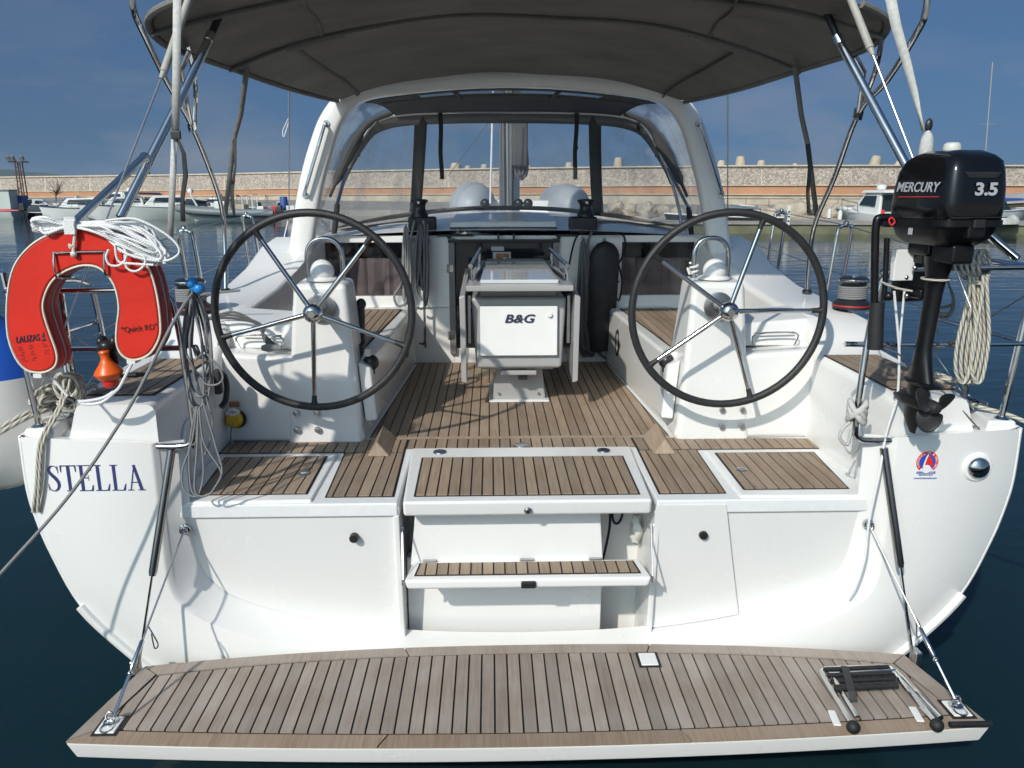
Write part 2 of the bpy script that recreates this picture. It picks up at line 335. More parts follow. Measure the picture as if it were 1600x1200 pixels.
    def mesh(s, name, mat, bevel=0, seg=3, ang=35, fix=True):
        me = bpy.data.meshes.new(name); me.from_pydata([tuple(p) for p in s.v], [], s.f)
        if s.uv:
            ul = me.uv_layers.new(name='UVMap')
            for i, p in enumerate(me.polygons):
                if i in s.uv:
                    for k, li in enumerate(p.loop_indices): ul.data[li].uv = s.uv[i][k]
        bm = bmesh.new(); bm.from_mesh(me)
        if fix: bmesh.ops.recalc_face_normals(bm, faces=bm.faces)
        if bevel:
            ed = [e for e in bm.edges if len(e.link_faces) == 2 and e.calc_face_angle(0) > R(28)]
            bmesh.ops.bevel(bm, geom=ed, offset=bevel, segments=seg, profile=.5, affect='EDGES', clamp_overlap=True)
        for f in bm.faces: f.smooth = True
        for e in bm.edges:
            if len(e.link_faces) == 2 and e.calc_face_angle(0) > R(ang): e.smooth = False
        bm.to_mesh(me); bm.free()
        if mat: me.materials.append(M[mat] if isinstance(mat, str) else mat)
        return me
    def build(s, name, mat, parent=None, bevel=0, seg=3, ang=35, solid=0, sub=0, fix=True):
        o = obj(name, s.mesh(name, mat, bevel, seg, ang, fix), parent)
        if solid:
            q = o.modifiers.new('s', 'SOLIDIFY'); q.thickness = solid; q.offset = 0
        if sub:
            q = o.modifiers.new('d', 'SUBSURF'); q.levels = sub; q.render_levels = sub
        if bevel:
            q = o.modifiers.new('w', 'WEIGHTED_NORMAL'); q.keep_sharp = True
        return o

def obj(name, me, parent=None):
    o = bpy.data.objects.new(name, me); COL.objects.link(o)
    if parent:
        o.parent = parent
        if parent.type == 'EMPTY': o.matrix_parent_inverse = Matrix.Translation(-parent.location)
    return o
def thing(name, label, cat, loc=(0, 0, 0), group=None):
    o = bpy.data.objects.new(name, None); COL.objects.link(o); o.location = loc; o.empty_display_size = .1
    return tag(o, label, cat, group)
def tag(o, label=None, cat=None, group=None, kind=None):
    for k, v in (('label', label), ('category', cat), ('group', group), ('kind', kind)):
        if v: o[k] = v
    return o
def tube(name, pts, r, mat, parent=None, n=10, sub=6, closed=False): return G().tube(pts, r, n, sub, closed).build(name, mat, parent, ang=60)
def text(name, s, size, origin, ex, ey, mat, parent, shear=0, bold=0, center=False, sx=1.0, space=1.0):
    cu = bpy.data.curves.new(name, 'FONT'); cu.body = s; cu.size = size; cu.shear = shear; cu.offset = bold; cu.extrude = .0006; cu.space_character = space
    if center: cu.align_x = 'CENTER'
    t = bpy.data.objects.new(name, cu); COL.objects.link(t); bpy.context.view_layer.update()
    me = bpy.data.meshes.new_from_object(t.evaluated_get(bpy.context.evaluated_depsgraph_get()))
    bpy.data.objects.remove(t); ex = V(ex).normalized(); ez = ex.cross(V(ey)).normalized(); ey2 = ez.cross(ex); o = V(origin)
    for v in me.vertices: v.co = o + ex * v.co.x * sx + ey2 * v.co.y + ez * v.co.z
    me.materials.clear(); me.materials.append(M[mat]); me.name = name
    return obj(name, me, parent)

def clip(poly, a, b, c):          # keep a*x+b*y<=c
    out = []
    for i in range(len(poly)):
        p, q = poly[i], poly[(i + 1) % len(poly)]; dp = a * p[0] + b * p[1] - c; dq = a * q[0] + b * q[1] - c
        if dp <= 0: out.append(p)
        if (dp < 0 < dq) or (dq < 0 < dp):
            t = dp / (dp - dq); out.append((p[0] + (q[0] - p[0]) * t, p[1] + (q[1] - p[1]) * t))
    return out
def area(p): return abs(sum(p[i][0] * p[(i + 1) % len(p)][1] - p[(i + 1) % len(p)][0] * p[i][1] for i in range(len(p)))) / 2
def plank(poly, z, parent, th=.006, fn=None, mat='teak'):
    fn = fn or (lambda x, y, zz: V((x, y, zz)))
    g = G(); n = len(poly)
    g.add([fn(x, y, z) for x, y in poly] + [fn(x, y, z + th) for x, y in poly],
          [list(range(n - 1, -1, -1)), list(range(n, 2 * n))] + [(i, (i + 1) % n, n + (i + 1) % n, n + i) for i in range(n)])
    return g.build('plank', mat, parent)
def teak(poly, z, parent, pitch=.052, gap=.006, x0=0.0, th=.006, fn=None, margin=0.0):
    """fore-and-aft boards clipped to an outline, lying in black caulking"""
    xs = [p[0] for p in poly]; k = math.floor((min(xs) - x0) / pitch)
    fnn = fn or (lambda x, y, zz: V((x, y, zz)))
    G().add([fnn(x, y, z + .0015) for x, y in poly], [list(range(len(poly)))]).build('caulking', 'caulk', parent)
    while x0 + k * pitch < max(xs):
        a = x0 + k * pitch + gap / 2; b = a + pitch - gap; k += 1
        q = clip(clip(poly, -1, 0, -a), 1, 0, b)
        if len(q) >= 3 and area(q) > 2e-4: plank(q, z, parent, th, fn)
def glass_mat(name, tint, dens, rough=.03):
    m, t, b, l = nodes(name); out = [n for n in t.nodes if n.type == 'OUTPUT_MATERIAL'][0]; t.nodes.remove(b)
    tr = t.nodes.new('ShaderNodeBsdfTransparent'); tr.inputs[0].default_value = (*tint, 1)
    gl = t.nodes.new('ShaderNodeBsdfGlossy'); gl.inputs['Roughness'].default_value = rough
    lw = t.nodes.new('ShaderNodeLayerWeight'); pw = t.nodes.new('ShaderNodeMath'); pw.operation = 'POWER'; pw.inputs[1].default_value = 4; l(lw.outputs['Facing'], pw.inputs[0])
    fr = t.nodes.new('ShaderNodeMapRange'); fr.inputs[3].default_value = .05; fr.inputs[4].default_value = .8; l(pw.outputs[0], fr.inputs[0]); n = t.nodes.new('ShaderNodeTexNoise'); n.inputs['Scale'].default_value = 3
    bp = t.nodes.new('ShaderNodeBump'); bp.inputs['Strength'].default_value = .03; l(n.outputs['Fac'], bp.inputs['Height']); l(bp.outputs[0], gl.inputs['Normal'])
    m1 = t.nodes.new('ShaderNodeMixShader'); l(fr.outputs[0], m1.inputs[0]); l(tr.outputs[0], m1.inputs[1]); l(gl.outputs[0], m1.inputs[2]); l(m1.outputs[0], out.inputs[0])
    return m
M['glass'] = glass_mat('tinted_glass', (.74, .74, .75), .5)
M['curtain'] = pbr('curtain_cloth', (.42, .34, .34), .8, var=.1, scale=8)
M['notice'] = pbr('notice_print', (.30, .14, .06), .5, var=.35, scale=40)
M['lid'] = pbr('gloss_lid', (.62, .63, .64), .04, var=.02, coat=1.0)
# ================================================================ the boat: hull, transom, cockpit
ZP, ZS, YT = .40, 1.03, 3.05
boat = thing('sailboat', 'white sailing yacht moored stern-to with twin wheels and teak cockpit', 'sailboat', (0, 3, 0))

def lerp_list(pts, n):            # resample a polyline evenly
    P = [V((*p, 0)) for p in pts]; d = [0]
    for i in range(1, len(P)): d.append(d[-1] + (P[i] - P[i - 1]).length)
    out = []
    for k in range(n):
        s = d[-1] * k / (n - 1); i = max(j for j in range(len(d)) if d[j] <= s + 1e-9); i = min(i, len(P) - 2)
        q = P[i].lerp(P[i + 1], (s - d[i]) / max(1e-9, d[i + 1] - d[i])); out.append((q.x, q.y))
    return out
def sm2(pts, sub=5): return [(p.x, p.y) for p in smooth_curve([V((a, b, 0)) for a, b in pts], sub)]

HC = sm2([(2.01, 1.345), (2.012, 1.13), (1.995, 1.0), (1.955, .84), (1.865, .605), (1.70, .40), (1.575, .285), (1.35, .15), (1.0, .04), (.5, -.04), (0, -.06)])
stations = [(YT, 1, 0), (4, 1.03, .02), (5, 1.05, .05), (6.5, 1.06, .10), (8, 1.05, .16), (10, .95, .24), (12, .74, .34), (14, .38, .44), (15.4, .03, .55)]
def sheer(y):
    for (a, b, c), (d, e, f_) in zip(stations, stations[1:]):
        if a <= y <= d:
            t = (y - a) / (d - a); return 2.01 * (b + (e - b) * t), 1.345 + c + (f_ - c) * t
    return 2.01, 1.345
g = G(); rows = []
for y, k, dz in stations:
    half = [V((x * k, y, z + dz * max(0, z))) for x, z in HC]
    rows.append(half + [V((-p.x, p.y, p.z)) for p in reversed(half[:-1])])
g.grid(rows).build('hull', 'gel', boat, solid=.012)

# transom rim with the recess for the folded platform
IC = sm2([(1.485, 1.31), (1.487, 1.05), (1.487, .85), (1.48, .70), (1.44, .60), (1.33, .515), (1.1, .43), (.78, .365), (.4, .33), (0, .32)])
N = 60; O_ = lerp_list(HC, N); I_ = lerp_list(IC, N)
# line the two curves up by height first, then by x
def at_h(curve, i): return curve[i]
for sgn, side in ((-1, 'port'), (1, 'starboard')):
    g = G(); r0 = []; r1 = []; r2 = []; r3 = []; r4 = []; r5 = []
    for (ox, oz), (ix, iz) in zip(O_, I_):
        o_ = V((ox * sgn, YT, oz)); i_ = V((ix * sgn, YT, iz)); d = (i_ - o_)
        dn = d.normalized() if d.length > 0 else V((0, 0, 1))
        r0.append(o_ + V((0, .004, 0))); r1.append(o_ + dn * .012 - V((0, .006, 0)))
        r2.append(i_ - dn * .02 - V((0, .006, 0))); r3.append(i_ - dn * .006 - V((0, .002, 0))); r4.append(i_ + V((0, .02, 0)) + dn * .004)
        zz_ = iz + (.035 if ix < 1.4 else .035 * max(0, (1.31 - iz) / .6) if iz < .9 else 0); r5.append(V((i_.x - sgn * .095 * min(1, ix / 1.3), 3.207 - .105 * min(1, max(0, (zz_ - .4) / .6)), zz_)))
    rows = [r0, r1, r2, r3, r4, r5]
    g.grid(rows).build('transom_quarter', 'gel', boat, ang=50)
    # inner panel from the recess edge to the centre niche
    g = G(); n = 12; rows = []
    bottom = [p for p in r5 if abs(p.x) >= .52 and p.z < .98]
    xs = [sgn * (.535 + (1.41 - .535) * k / 40) for k in range(41)]
    def zb(x):
        x = abs(x); best = .35
        for p, q in zip(r5, r5[1:]):
            if min(abs(p.x), abs(q.x)) <= x <= max(abs(p.x), abs(q.x)) and abs(abs(p.x) - abs(q.x)) > 1e-6:
                t = (x - abs(p.x)) / (abs(q.x) - abs(p.x)); best = p.z + (q.z - p.z) * t
                if best < .9: return best
        return best if best < .9 else .62
    for k in range(n + 1):
        t = k / n; row = []
        for i, x in enumerate(xs):
            b = zb(x) if abs(x) < 1.385 else .66
            proud = 0
            if sgn > 0:      # the starboard panel steps back at a moulded edge
                e = .83 + .12 * (1 - t)
                if i <= 14: x = .535 + (e - .535) * i / 14; proud = .016
                else: x = e + .003 + (1.41 - e - .003) * (i - 15) / 25
                b = zb(x) if abs(x) < 1.385 else .66
            z = b + (ZS - .02 - b) * t; row.append(V((x, 3.203 - proud - .105 * min(1, max(0, (z - .4) / .6)), z)))
        rows.append(row)
    g.grid(rows).build('transom_panel', 'gel', boat, ang=25)

# quarter tops: deck and coaming, one mesh each side
COAM = [  # y, inner x, inner top x, outer top x, outer foot x, top z, deck z
    (3.085, 1.485, 1.515, 1.79, 1.835, 1.462, 1.325), (3.16, 1.485, 1.515, 1.80, 1.845, 1.472, 1.33), (3.88, 1.487, 1.52, 1.82, 1.87, 1.475, 1.36),
    (3.98, 1.49, 1.525, 1.83, 1.90, 1.55, 1.37), (4.10, 1.49, 1.525, 1.84, 1.92, 1.625, 1.38), (4.55, 1.475, 1.51, 1.83, 1.93, 1.66, 1.39),
    (5.0, 1.46, 1.50, 1.80, 1.93, 1.70, 1.40), (5.35, 1.42, 1.47, 1.77, 1.92, 1.78, 1.42), (5.65, 1.36, 1.42, 1.74, 1.90, 1.90, 1.44), (5.85, 1.34, 1.40, 1.70, 1.88, 1.95, 1.45)]
for sgn in (-1, 1):
    rows = []
    for y, a, b, c, d, zt, zd in COAM:
        pr = [(a, ZS - .02), (a, zt - .035), (a + .008, zt - .014), (b - .008, zt - .003), (b + .01, zt), (c - .02, zt), (c, zt - .008), (c + .012, zt - .03), (d, zd)]
        rows.append([V((x * sgn, y, z)) for x, z in pr])
    g = G(); g.grid(rows)
    first = rows[0]; g.add(first + [V((sgn * 1.835, 3.085, ZS - .02))], [list(range(len(first) + 1))])
    g.build('coaming', 'gel', boat, ang=45)
    # side deck and its rounded edge, with the flat top of the quarter
    rows = []
    for i, (y, a, b, c, d, zt, zd) in enumerate([(YT - .004, 0, 0, 0, 1.4, 0, 1.312)] + COAM + [(8, 0, 0, 0, 1.2, 0, 1.56), (11, 0, 0, 0, .6, 0, 1.72), (15, 0, 0, 0, .01, 0, 1.95)]):
        hx, hz = sheer(y); rows.append([V((sgn * d, y, zd)), V((sgn * (d * .6 + hx * .4), y, zd + .006)), V((sgn * (hx - .05), y, hz - .004)), V((sgn * (hx - .012), y, hz + .008)), V((sgn * (hx + .002), y, hz - .006))])
    G().grid(rows).build('side_deck', 'gel', boat, ang=50)
    # raised aft corner under the pushpit foot
    hx, hz = sheer(3.1)
    G().hexa([V((sgn * x, y, 1.28)) for x, y in ((1.86, 3.048), (2.004, 3.048), (2.01, 3.5), (1.92, 3.5))],
             [V((sgn * x, y, z)) for x, y, z in ((1.88, 3.06, 1.375), (1.995, 3.06, 1.372), (2.005, 3.5, 1.375), (1.97, 3.5, 1.37))]).build('corner_block', 'gel', boat, bevel=.012)
    # teak seat on the quarter
    st = G().box((sgn * 1.66, 3.53, 1.4765), (.27, .70, .004)).build('quarter_seat', 'caulk', boat)
    for k in range(5):
        x0 = 1.531 + k * .053
        plank([(sgn * x0, 3.19), (sgn * (x0 + .047), 3.19), (sgn * (x0 + .047), 3.87), (sgn * x0, 3.87)] if sgn > 0 else [(-x0 - .047, 3.19), (-x0, 3.19), (-x0, 3.87), (-x0 - .047, 3.87)], 1.476, st, .006)

# cockpit floor -------------------------------------------------
fl = G()
for sgn in (-1, 1): fl.box((sgn * 1.015, 3.49, ZS - .03), (.95, .80, .06))
fl.box((0, 4.82, ZS - .03), (2.98, 1.86, .06)).box((0, 3.82, ZS - .031), (1.08, .14, .058))
floor_ = fl.build('cockpit_floor', 'grip', boat, bevel=.008)
def convex_inset(poly, d):
    c = (sum(p[0] for p in poly) / len(poly), sum(p[1] for p in poly) / len(poly)); q = list(poly)
    for i in range(len(poly)):
        a, b = poly[i], poly[(i + 1) % len(poly)]; nx, ny = b[1] - a[1], a[0] - b[0]; l = math.hypot(nx, ny); nx /= l; ny /= l
        k = nx * a[0] + ny * a[1]
        if nx * c[0] + ny * c[1] > k: nx, ny, k = -nx, -ny, -k
        q = clip(q, nx, ny, k - d)
    return q
def teak_in(outline, z, parent, edge=.010, **kw):
    G().add([V((x, y, z + .0015)) for x, y in outline], [list(range(len(outline)))]).build('caulking', 'caulk', parent)
    pitch = kw.get('pitch', .052); gap = kw.get('gap', .0068); x0 = kw.get('x0', 0); th = kw.get('th', .006)
    inner = convex_inset(outline, edge); xs = [p[0] for p in inner]; k = math.floor((min(xs) - x0) / pitch)
    while x0 + k * pitch < max(xs):
        a = x0 + k * pitch + gap / 2; b = a + pitch - gap; k += 1
        q = clip(clip(inner, -1, 0, -a), 1, 0, b)
        if len(q) >= 3 and area(q) > 1.2e-4: plank(q, z, parent, th)
teak_in([(-.785, 3.975), (.785, 3.975), (.70, 5.79), (-.69, 5.79)], ZS, floor_, pitch=.0535)
teak_in([(-1.485, 3.735), (-.574, 3.735), (-.574, 3.945), (-1.49, 3.925)], ZS, floor_, x0=.01)
teak_in([(.574, 3.735), (1.50, 3.735), (1.51, 3.90), (.574, 3.945)], ZS, floor_, x0=.01)
teak_in([(-.573, 3.79), (.573, 3.79), (.573, 3.945), (-.573, 3.945)], ZS, floor_, pitch=.0535, edge=.004)
for s in (-1, 1):
    pol = [(s * .560, 3.155), (s * .852, 3.155), (s * .872, 3.734), (s * .573, 3.734)]
    teak_in(pol if s > 0 else pol[::-1], ZS, floor_, x0=s * .56)
G().box((0, 3.96, ZS + .004), (1.56, .018, .009)).build('batten', 'teak', floor_, bevel=.002)
for s in (-1, 1):     # wedge shaped foot chocks
    xa, xb = s * .64, s * .75
    G().add([V((xa, 3.66, ZS + .006)), V((xb, 3.66, ZS + .006)), V((xb, 3.955, ZS + .006)), V((xa, 3.955, ZS + .006)), V((s * .705, 3.70, ZS + .07)), V((s * .705, 3.94, ZS + .085))],
            [(3, 2, 1, 0), (0, 1, 4), (1, 2, 5, 4), (2, 3, 5), (3, 0, 4, 5)]).build('foot_chock', 'teak', floor_, bevel=.006)
# locker lids in the floor
for s in (-1, 1):
    lid = G().hexa([V((s * x, y, ZS - .06)) for x, y in ((.895, 3.105), (1.465, 3.095), (1.475, 3.70), (.895, 3.70))],
                   [V((s * x, y, ZS + .012)) for x, y in ((.895, 3.105), (1.465, 3.095), (1.475, 3.70), (.895, 3.70))]).build('locker_lid', 'gel', boat, bevel=.012)
    pol = [(s * .925, 3.165), (s * 1.385, 3.165), (s * 1.425, 3.655), (s * .935, 3.655)]
    teak_in(pol if s > 0 else pol[::-1], ZS + .012, lid, x0=s * .925)
    c = V((s * .99, 3.40, ZS + .020))
    G().lathe([(.002, .004), (.022, .004), (.026, .001), (.026, -.002)], c, n=20).box(c + V((0, 0, .004)), (.03, .008, .004)).build('lid_latch', 'steel_b', lid)
# centre hatch lid above the boarding step
lid = G().hexa([V((x, y, ZS - .055)) for x, y in ((-.515, 3.075), (.515, 3.075), (.545, 3.765), (-.545, 3.765))],
               [V((x, y, ZS + .016)) for x, y in ((-.515, 3.06), (.515, 3.06), (.545, 3.765), (-.545, 3.765))]).build('hatch_lid', 'gel', boat, bevel=.014)
teak_in([(-.475, 3.115), (.475, 3.115), (.482, 3.61), (-.482, 3.61)], ZS + .016, lid, pitch=.0475, x0=.0)
for x in (-.40, .40):
    G().lathe([(.002, .006), (.03, .006), (.034, .001), (.034, -.004)], (x, 3.69, ZS + .016), n=20).build('hatch_latch', 'steel_b', lid)
G().lathe([(.002, .008), (.035, .006), (.04, 0), (.04, -.004)], (0, 3.80, ZS + .01), n=20).build('drain', 'steel_b', lid)
G().lathe([(.002, .012), (.010, .012), (.016, .006), (.017, -.004)], (0, 3.066, ZS - .03), (0, -1, 0), n=16).build('lock', 'steel_b', lid)
# niche under it: cheeks, back wall, deep locker to starboard
nic = G()
for s in (-1, 1): nic.hexa([V((s * x, y, .05)) for x, y in ((.535, 3.20), (.56, 3.20), (.56, 3.9), (.535, 3.9))], [V((s * x, y, ZS - .055)) for x, y in ((.535, 3.09), (.56, 3.09), (.56, 3.9), (.535, 3.9))])
nic.hexa([V((x, y, .05)) for x, y in ((-.53, 3.27), (.345, 3.27), (.345, 3.33), (-.53, 3.33))], [V((x, y, .70)) for x, y in ((-.53, 3.26), (.345, 3.26), (.345, 3.33), (-.53, 3.33))])
nic.hexa([V((x, y, .705)) for x, y in ((-.505, 3.172), (.335, 3.172), (.335, 3.33), (-.505, 3.33))], [V((x, y, ZS - .058)) for x, y in ((-.475, 3.182), (.315, 3.182), (.315, 3.33), (-.475, 3.33))])
nic.box((0, 3.46, .5), (1.08, .02, .95)).box((0, 3.5, .06), (1.08, .9, .02))
nic.build('step_niche', 'gel', boat, bevel=.006)
# folding step
st = G().hexa([V((x, y, .685)) for x, y in ((-.50, 2.995), (.50, 2.995), (.50, 3.17), (-.50, 3.17))], [V((x, y, .728)) for x, y in ((-.515, 2.995), (.515, 2.995), (.49, 3.17), (-.49, 3.17))]).build('folding_step', 'gel', boat, bevel=.012)
teak_in([(-.475, 3.03), (.475, 3.03), (.462, 3.148), (-.462, 3.148)], .728, st, pitch=.0478)
G().box((0, 2.993, .704), (.062, .02, .03)).build('step_catch', 'black', st, bevel=.006)
for x in (-.42, .0, .30): G().box((x, 3.163, .732), (.06, .02, .006)).build('hinge', 'steel_b', st, bevel=.002)
for s in (-1, 1):
    g = G().tube([(s * .528, 3.13, .90), (s * .518, 3.01, .725)], .0035, 6).tube([(s * .528, 3.13, .90), (s * .535, 3.20, .86)], .006, 6)
    g.tube([(s * .518, 3.01, .725), (s * .52, 3.012, .70)], .006, 6); g.build('step_wire', 'wire', st)
g = G().tube([(.39, 3.40, .96), (.395, 3.40, .80), (.385, 3.39, .72), (.36, 3.36, .62)], .006, 8, 5).tube([(.41, 3.40, .96), (.405, 3.40, .83), (.425, 3.40, .79), (.45, 3.40, .83), (.455, 3.40, .96)], .006, 8, 5)
tag(g.build('navy_cord', 'rope_navy'), 'thin navy cord hanging in the locker behind the folding step', 'cord')
# plastic pouch in the niche
g = G(); rows = []
for k in range(9):
    t = k / 8; rr = .045 * math.sin(math.pi * (.12 + .8 * t)) ** .6
    rows.append([V((.505 + rr * .5 * math.cos(a) + .01 * math.sin(3 * a + k), 3.33 + rr * math.sin(a), .73 + .13 * t + .006 * math.sin(2 * a + k))) for a in [2 * math.pi * i / 14 for i in range(14)]])
tag(g.loft(rows).build('plastic_pouch', 'cream'), 'crumpled white plastic pouch hanging inside the locker beside the folding step', 'pouch')
# stern fittings
for s, px, py in ((-1, 554, 838), (1, 1097, 833)):
    p = AY(px, py, 3.12); G().lathe([(.001, .03), (.017, .03), (.019, .024), (.019, -.02)], p, (0, -1, 0), n=18).build('drain_plug', 'black', boat)
G().lathe([(.001, .004), (.012, .006), (.014, 0), (.014, -.01)], AY(1351, 897, 3.19), (0, -1, 0), n=16).build('drain_hole', 'steel_b', boat)
# shore-water fitting, starboard quarter
p = AY(1527, 730, 3.042)
f1 = G().lathe([(.001, .012), (.036, .012), (.056, .008), (.066, -.004)], p, (0, -1, 0), n=36).build('round_base', 'gel', boat)
G().lathe([(.001, .034), (.012, .034), (.02, .030), (.036, .026), (.045, .016), (.047, .008)], p, (0, -1, 0), n=32).build('round_cap', 'steel', f1)
# bottom rubbing strips on the hull edge
for s in (-1, 1):
    pts = [(s * x, YT - .004, z) for x, z in HC if .28 < z < .64]
    G().tube(pts, .02, 8, flat=1).build('edge_strip', 'white', boat)

# STELLA in serif capitals on the port quarter ----------------
def serif_word():
    """non-overlapping quads on a unit em, one advance per letter"""
    L_ = {}
    def q(*p): return list(p)
    def stem(x0, x1, y0, y1): return [(x0, y0), (x1, y0), (x1, y1), (x0, y1)]
    s_ = .035
    L_['T'] = (.70, [stem(.29, .41, .035, .96), stem(.20, .50, 0, .035), stem(.03, .67, .96, 1), [(.03, .74), (.055, .74), (.085, .96), (.03, .96)], [(.615, .96), (.645, .74), (.67, .74), (.67, .96)]])
    L_['E'] = (.68, [stem(.12, .24, .035, .965), stem(.03, .33, 0, .035), stem(.03, .33, .965, 1), stem(.33, .60, 0, .035), stem(.33, .58, .965, 1), [(.585, .035), (.52, .035), (.60, .24), (.625, .24), (.60, .035)],
                     [(.52, .965), (.58, .965), (.59, .78), (.565, .78)], stem(.24, .44, .49, .525), [(.44, .40), (.46, .40), (.46, .62), (.44, .62)]])
    L_['L'] = (.66, [stem(.12, .24, .035, .965), stem(.03, .33, 0, .035), stem(.03, .33, .965, 1), stem(.33, .58, 0, .035), [(.50, .035), (.58, .035), (.63, .27), (.605, .27)]])
    L_['A'] = (.76, [[(.30, .965), (.40, 1), (.66, .035), (.53, .035)], [(.125, .035), (.165, .035), (.345, .80), (.325, .87)], stem(.02, .27, 0, .035), stem(.45, .75, 0, .035), [(.20, .30), (.455, .30), (.443, .335), (.21, .335)]])
    pts = [(.50, .80, .02), (.46, .92, .035), (.36, .975, .03), (.25, .965, .05), (.155, .88, .085), (.155, .76, .105), (.25, .63, .125), (.38, .50, .135), (.47, .36, .125), (.485, .22, .11), (.42, .09, .075), (.31, .025, .045), (.20, .03, .035), (.11, .10, .03), (.07, .22, .02)]
    S = []; pv = [V((a, b, 0)) for a, b, c in pts]
    fine = smooth_curve([V((a, b, c)) for a, b, c in pts], 4)
    for i in range(len(fine) - 1):
        def side(j):
            a = fine[max(j - 1, 0)]; b = fine[min(j + 1, len(fine) - 1)]; d = V((b.x - a.x, b.y - a.y, 0)).normalized(); nn = V((-d.y, d.x, 0)) * fine[j].z * .5
            return (fine[j].x + nn.x, fine[j].y + nn.y), (fine[j].x - nn.x, fine[j].y - nn.y)
        a, b = side(i); c, d = side(i + 1); S.append([b, a, c, d])
    S += [[(.49, .70), (.515, .70), (.515, .995), (.495, .97)], [(.05, .02), (.07, .04), (.08, .30), (.055, .30)]]
    L_['S'] = (.58, S)
    return L_
LT = serif_word(); a0 = AY(75, 768, YT - .0085); a1 = AY(228, 766, YT - .0085); top = AY(75, 727, YT - .0085)
hgt = (top - a0).length * .98; adv = sum(LT[c][0] for c in 'STELLA'); ex = (a1 - a0); sc_x = ex.length / (adv * 1.0); ex.normalize(); ez = V((0, 0, 1)); x = 0
name = bpy.data.objects.new('boat_name', None); COL.objects.link(name); name.parent = boat; name['label'] = 'navy serif letters STELLA'
for c in 'STELLA':
    w_, polys = LT[c]; g = G()
    for p in polys:
        g.add([a0 + ex * (x + u) * sc_x + ez * v * hgt for u, v in p], [list(range(len(p)))])
    o = g.build('letter', 'navy', None); o.parent = name; o.matrix_parent_inverse = Matrix.Translation(-boat.location)
    x += w_

# round sticker on the starboard quarter ---------------------
cs = AY(1449, 722, YT - .0085); ys = YT - .0085
def disc(c, r, a0, a1, mat, parent, r_in=0, dy=0, n=36, nm='print'):
    g = G(); A = [a0 + (a1 - a0) * k / n for k in range(n + 1)]
    if r_in:
        g.grid([[c + V((math.cos(a) * r_in, dy, math.sin(a) * r_in)) for a in A], [c + V((math.cos(a) * r, dy, math.sin(a) * r)) for a in A]])
    else:
        g.add([c + V((math.cos(a) * r, dy, math.sin(a) * r)) for a in A], [list(range(n + 1))])
    return g.build(nm, mat, parent)
stk = disc(cs, .046, R(-50), R(230), 's_red', boat, .033, nm='sticker'); stk['label'] = 'round red and blue sailing sticker'
disc(cs, .0328, R(-60), R(240), 's_blue', stk)
P2 = lambda x, z, dy=-.001: cs + V((x * .046, dy, z * .046))
G().add([P2(.02, .55), P2(.22, .5), P2(.42, .22), P2(.52, -.2), P2(.5, -.32), P2(.02, -.3), P2(-.18, -.25), P2(-.12, .2)], [range(8)]).build('print', 's_red', stk)
G().add([P2(-.02, .78, -.002), P2(.06, .72, -.002), P2(-.1, .3, -.002), P2(-.2, -.2, -.002), P2(-.12, -.36, -.002), P2(.05, -.3, -.002), P2(.0, -.42, -.002), P2(-.4, -.46, -.002), P2(-.28, .1, -.002), P2(-.16, .5, -.002)], [(0, 1, 2, 9), (9, 2, 3, 8), (8, 3, 4, 7), (7, 4, 5, 6)]).build('print', 'white', stk)
disc(cs + V((0, 0, -.030)), .018, 0, 2 * math.pi, 'white', stk, dy=-.0015, n=20)
for k in range(22):
    a = R(215 - k * 250 / 21); s_ = 'INTERSAILING & HOLIDAYS'[k]
    if s_ != ' ':
        text('print', s_, .0115, cs + V((math.cos(a) * .035, -.001, math.sin(a) * .035)), (math.sin(a), 0, -math.cos(a)), (math.cos(a), 0, math.sin(a)), 'white', stk)
text('print', 'KIRIACOULIS', .0135, cs + V((0, 0, -.050)), (1, 0, 0), (0, 0, 1), 's_blue', stk, bold=.0003, center=True)
text('print', 'MEDITERRANEAN', .0075, cs + V((0, 0, -.058)), (1, 0, 0), (0, 0, 1), 's_blue', stk, center=True)
text('print', 'www.kiriacoulis.com', .0115, cs + V((0, 0, -.073)), (1, 0, 0), (0, 0, 1), 's_blue', stk, center=True)

# ---------------------------------------------------------------- swim platform
def fore_y(x): return 3.03 - .115 * abs(x / 1.57) ** 2.3
FO = [(-1.57 + 3.14 * k / 24, fore_y(-1.57 + 3.14 * k / 24)) for k in range(25)]
def aft_y(x): return 2.40 + .065 * (x / 1.66) ** 2
AFT = [(1.66 - 3.32 * k / 24, aft_y(1.66 - 3.32 * k / 24)) for k in range(25)]
outl = FO + AFT
low = [(x * .985, y + (.012 if y < 2.7 else 0)) for x, y in outl]
g = G(); n = len(outl)
g.add([V((x, y, ZP - .075)) for x, y in low] + [V((x, y, ZP - .008)) for x, y in outl], [list(range(n - 1, -1, -1)), list(range(n, 2 * n))] + [(i, (i + 1) % n, n + (i + 1) % n, n + i) for i in range(n)])
plat = g.build('swim_platform', 'gel', boat, bevel=.006, seg=2)
G().add([V((x * .997, y + (.002 if y < 2.7 else -.002), ZP - .0045)) for x, y in outl], [range(n)]).build('caulking', 'caulk', plat)
mg = .062
def margin(pa, pb, split):        # border boards, cut where the photograph shows a butt joint
    for i0, i1 in split:
        a = pa[i0:i1 + 1]; b = pb[i0:i1 + 1]; plank(a + b[::-1], ZP - .006, plat, .008, mat='teak_w')
fo2 = [(x * (1 - .045), y - mg * .9) for x, y in FO]; af2 = [(x * (1 - .05), aft_y(x * .95) + mg) for x, y in AFT]
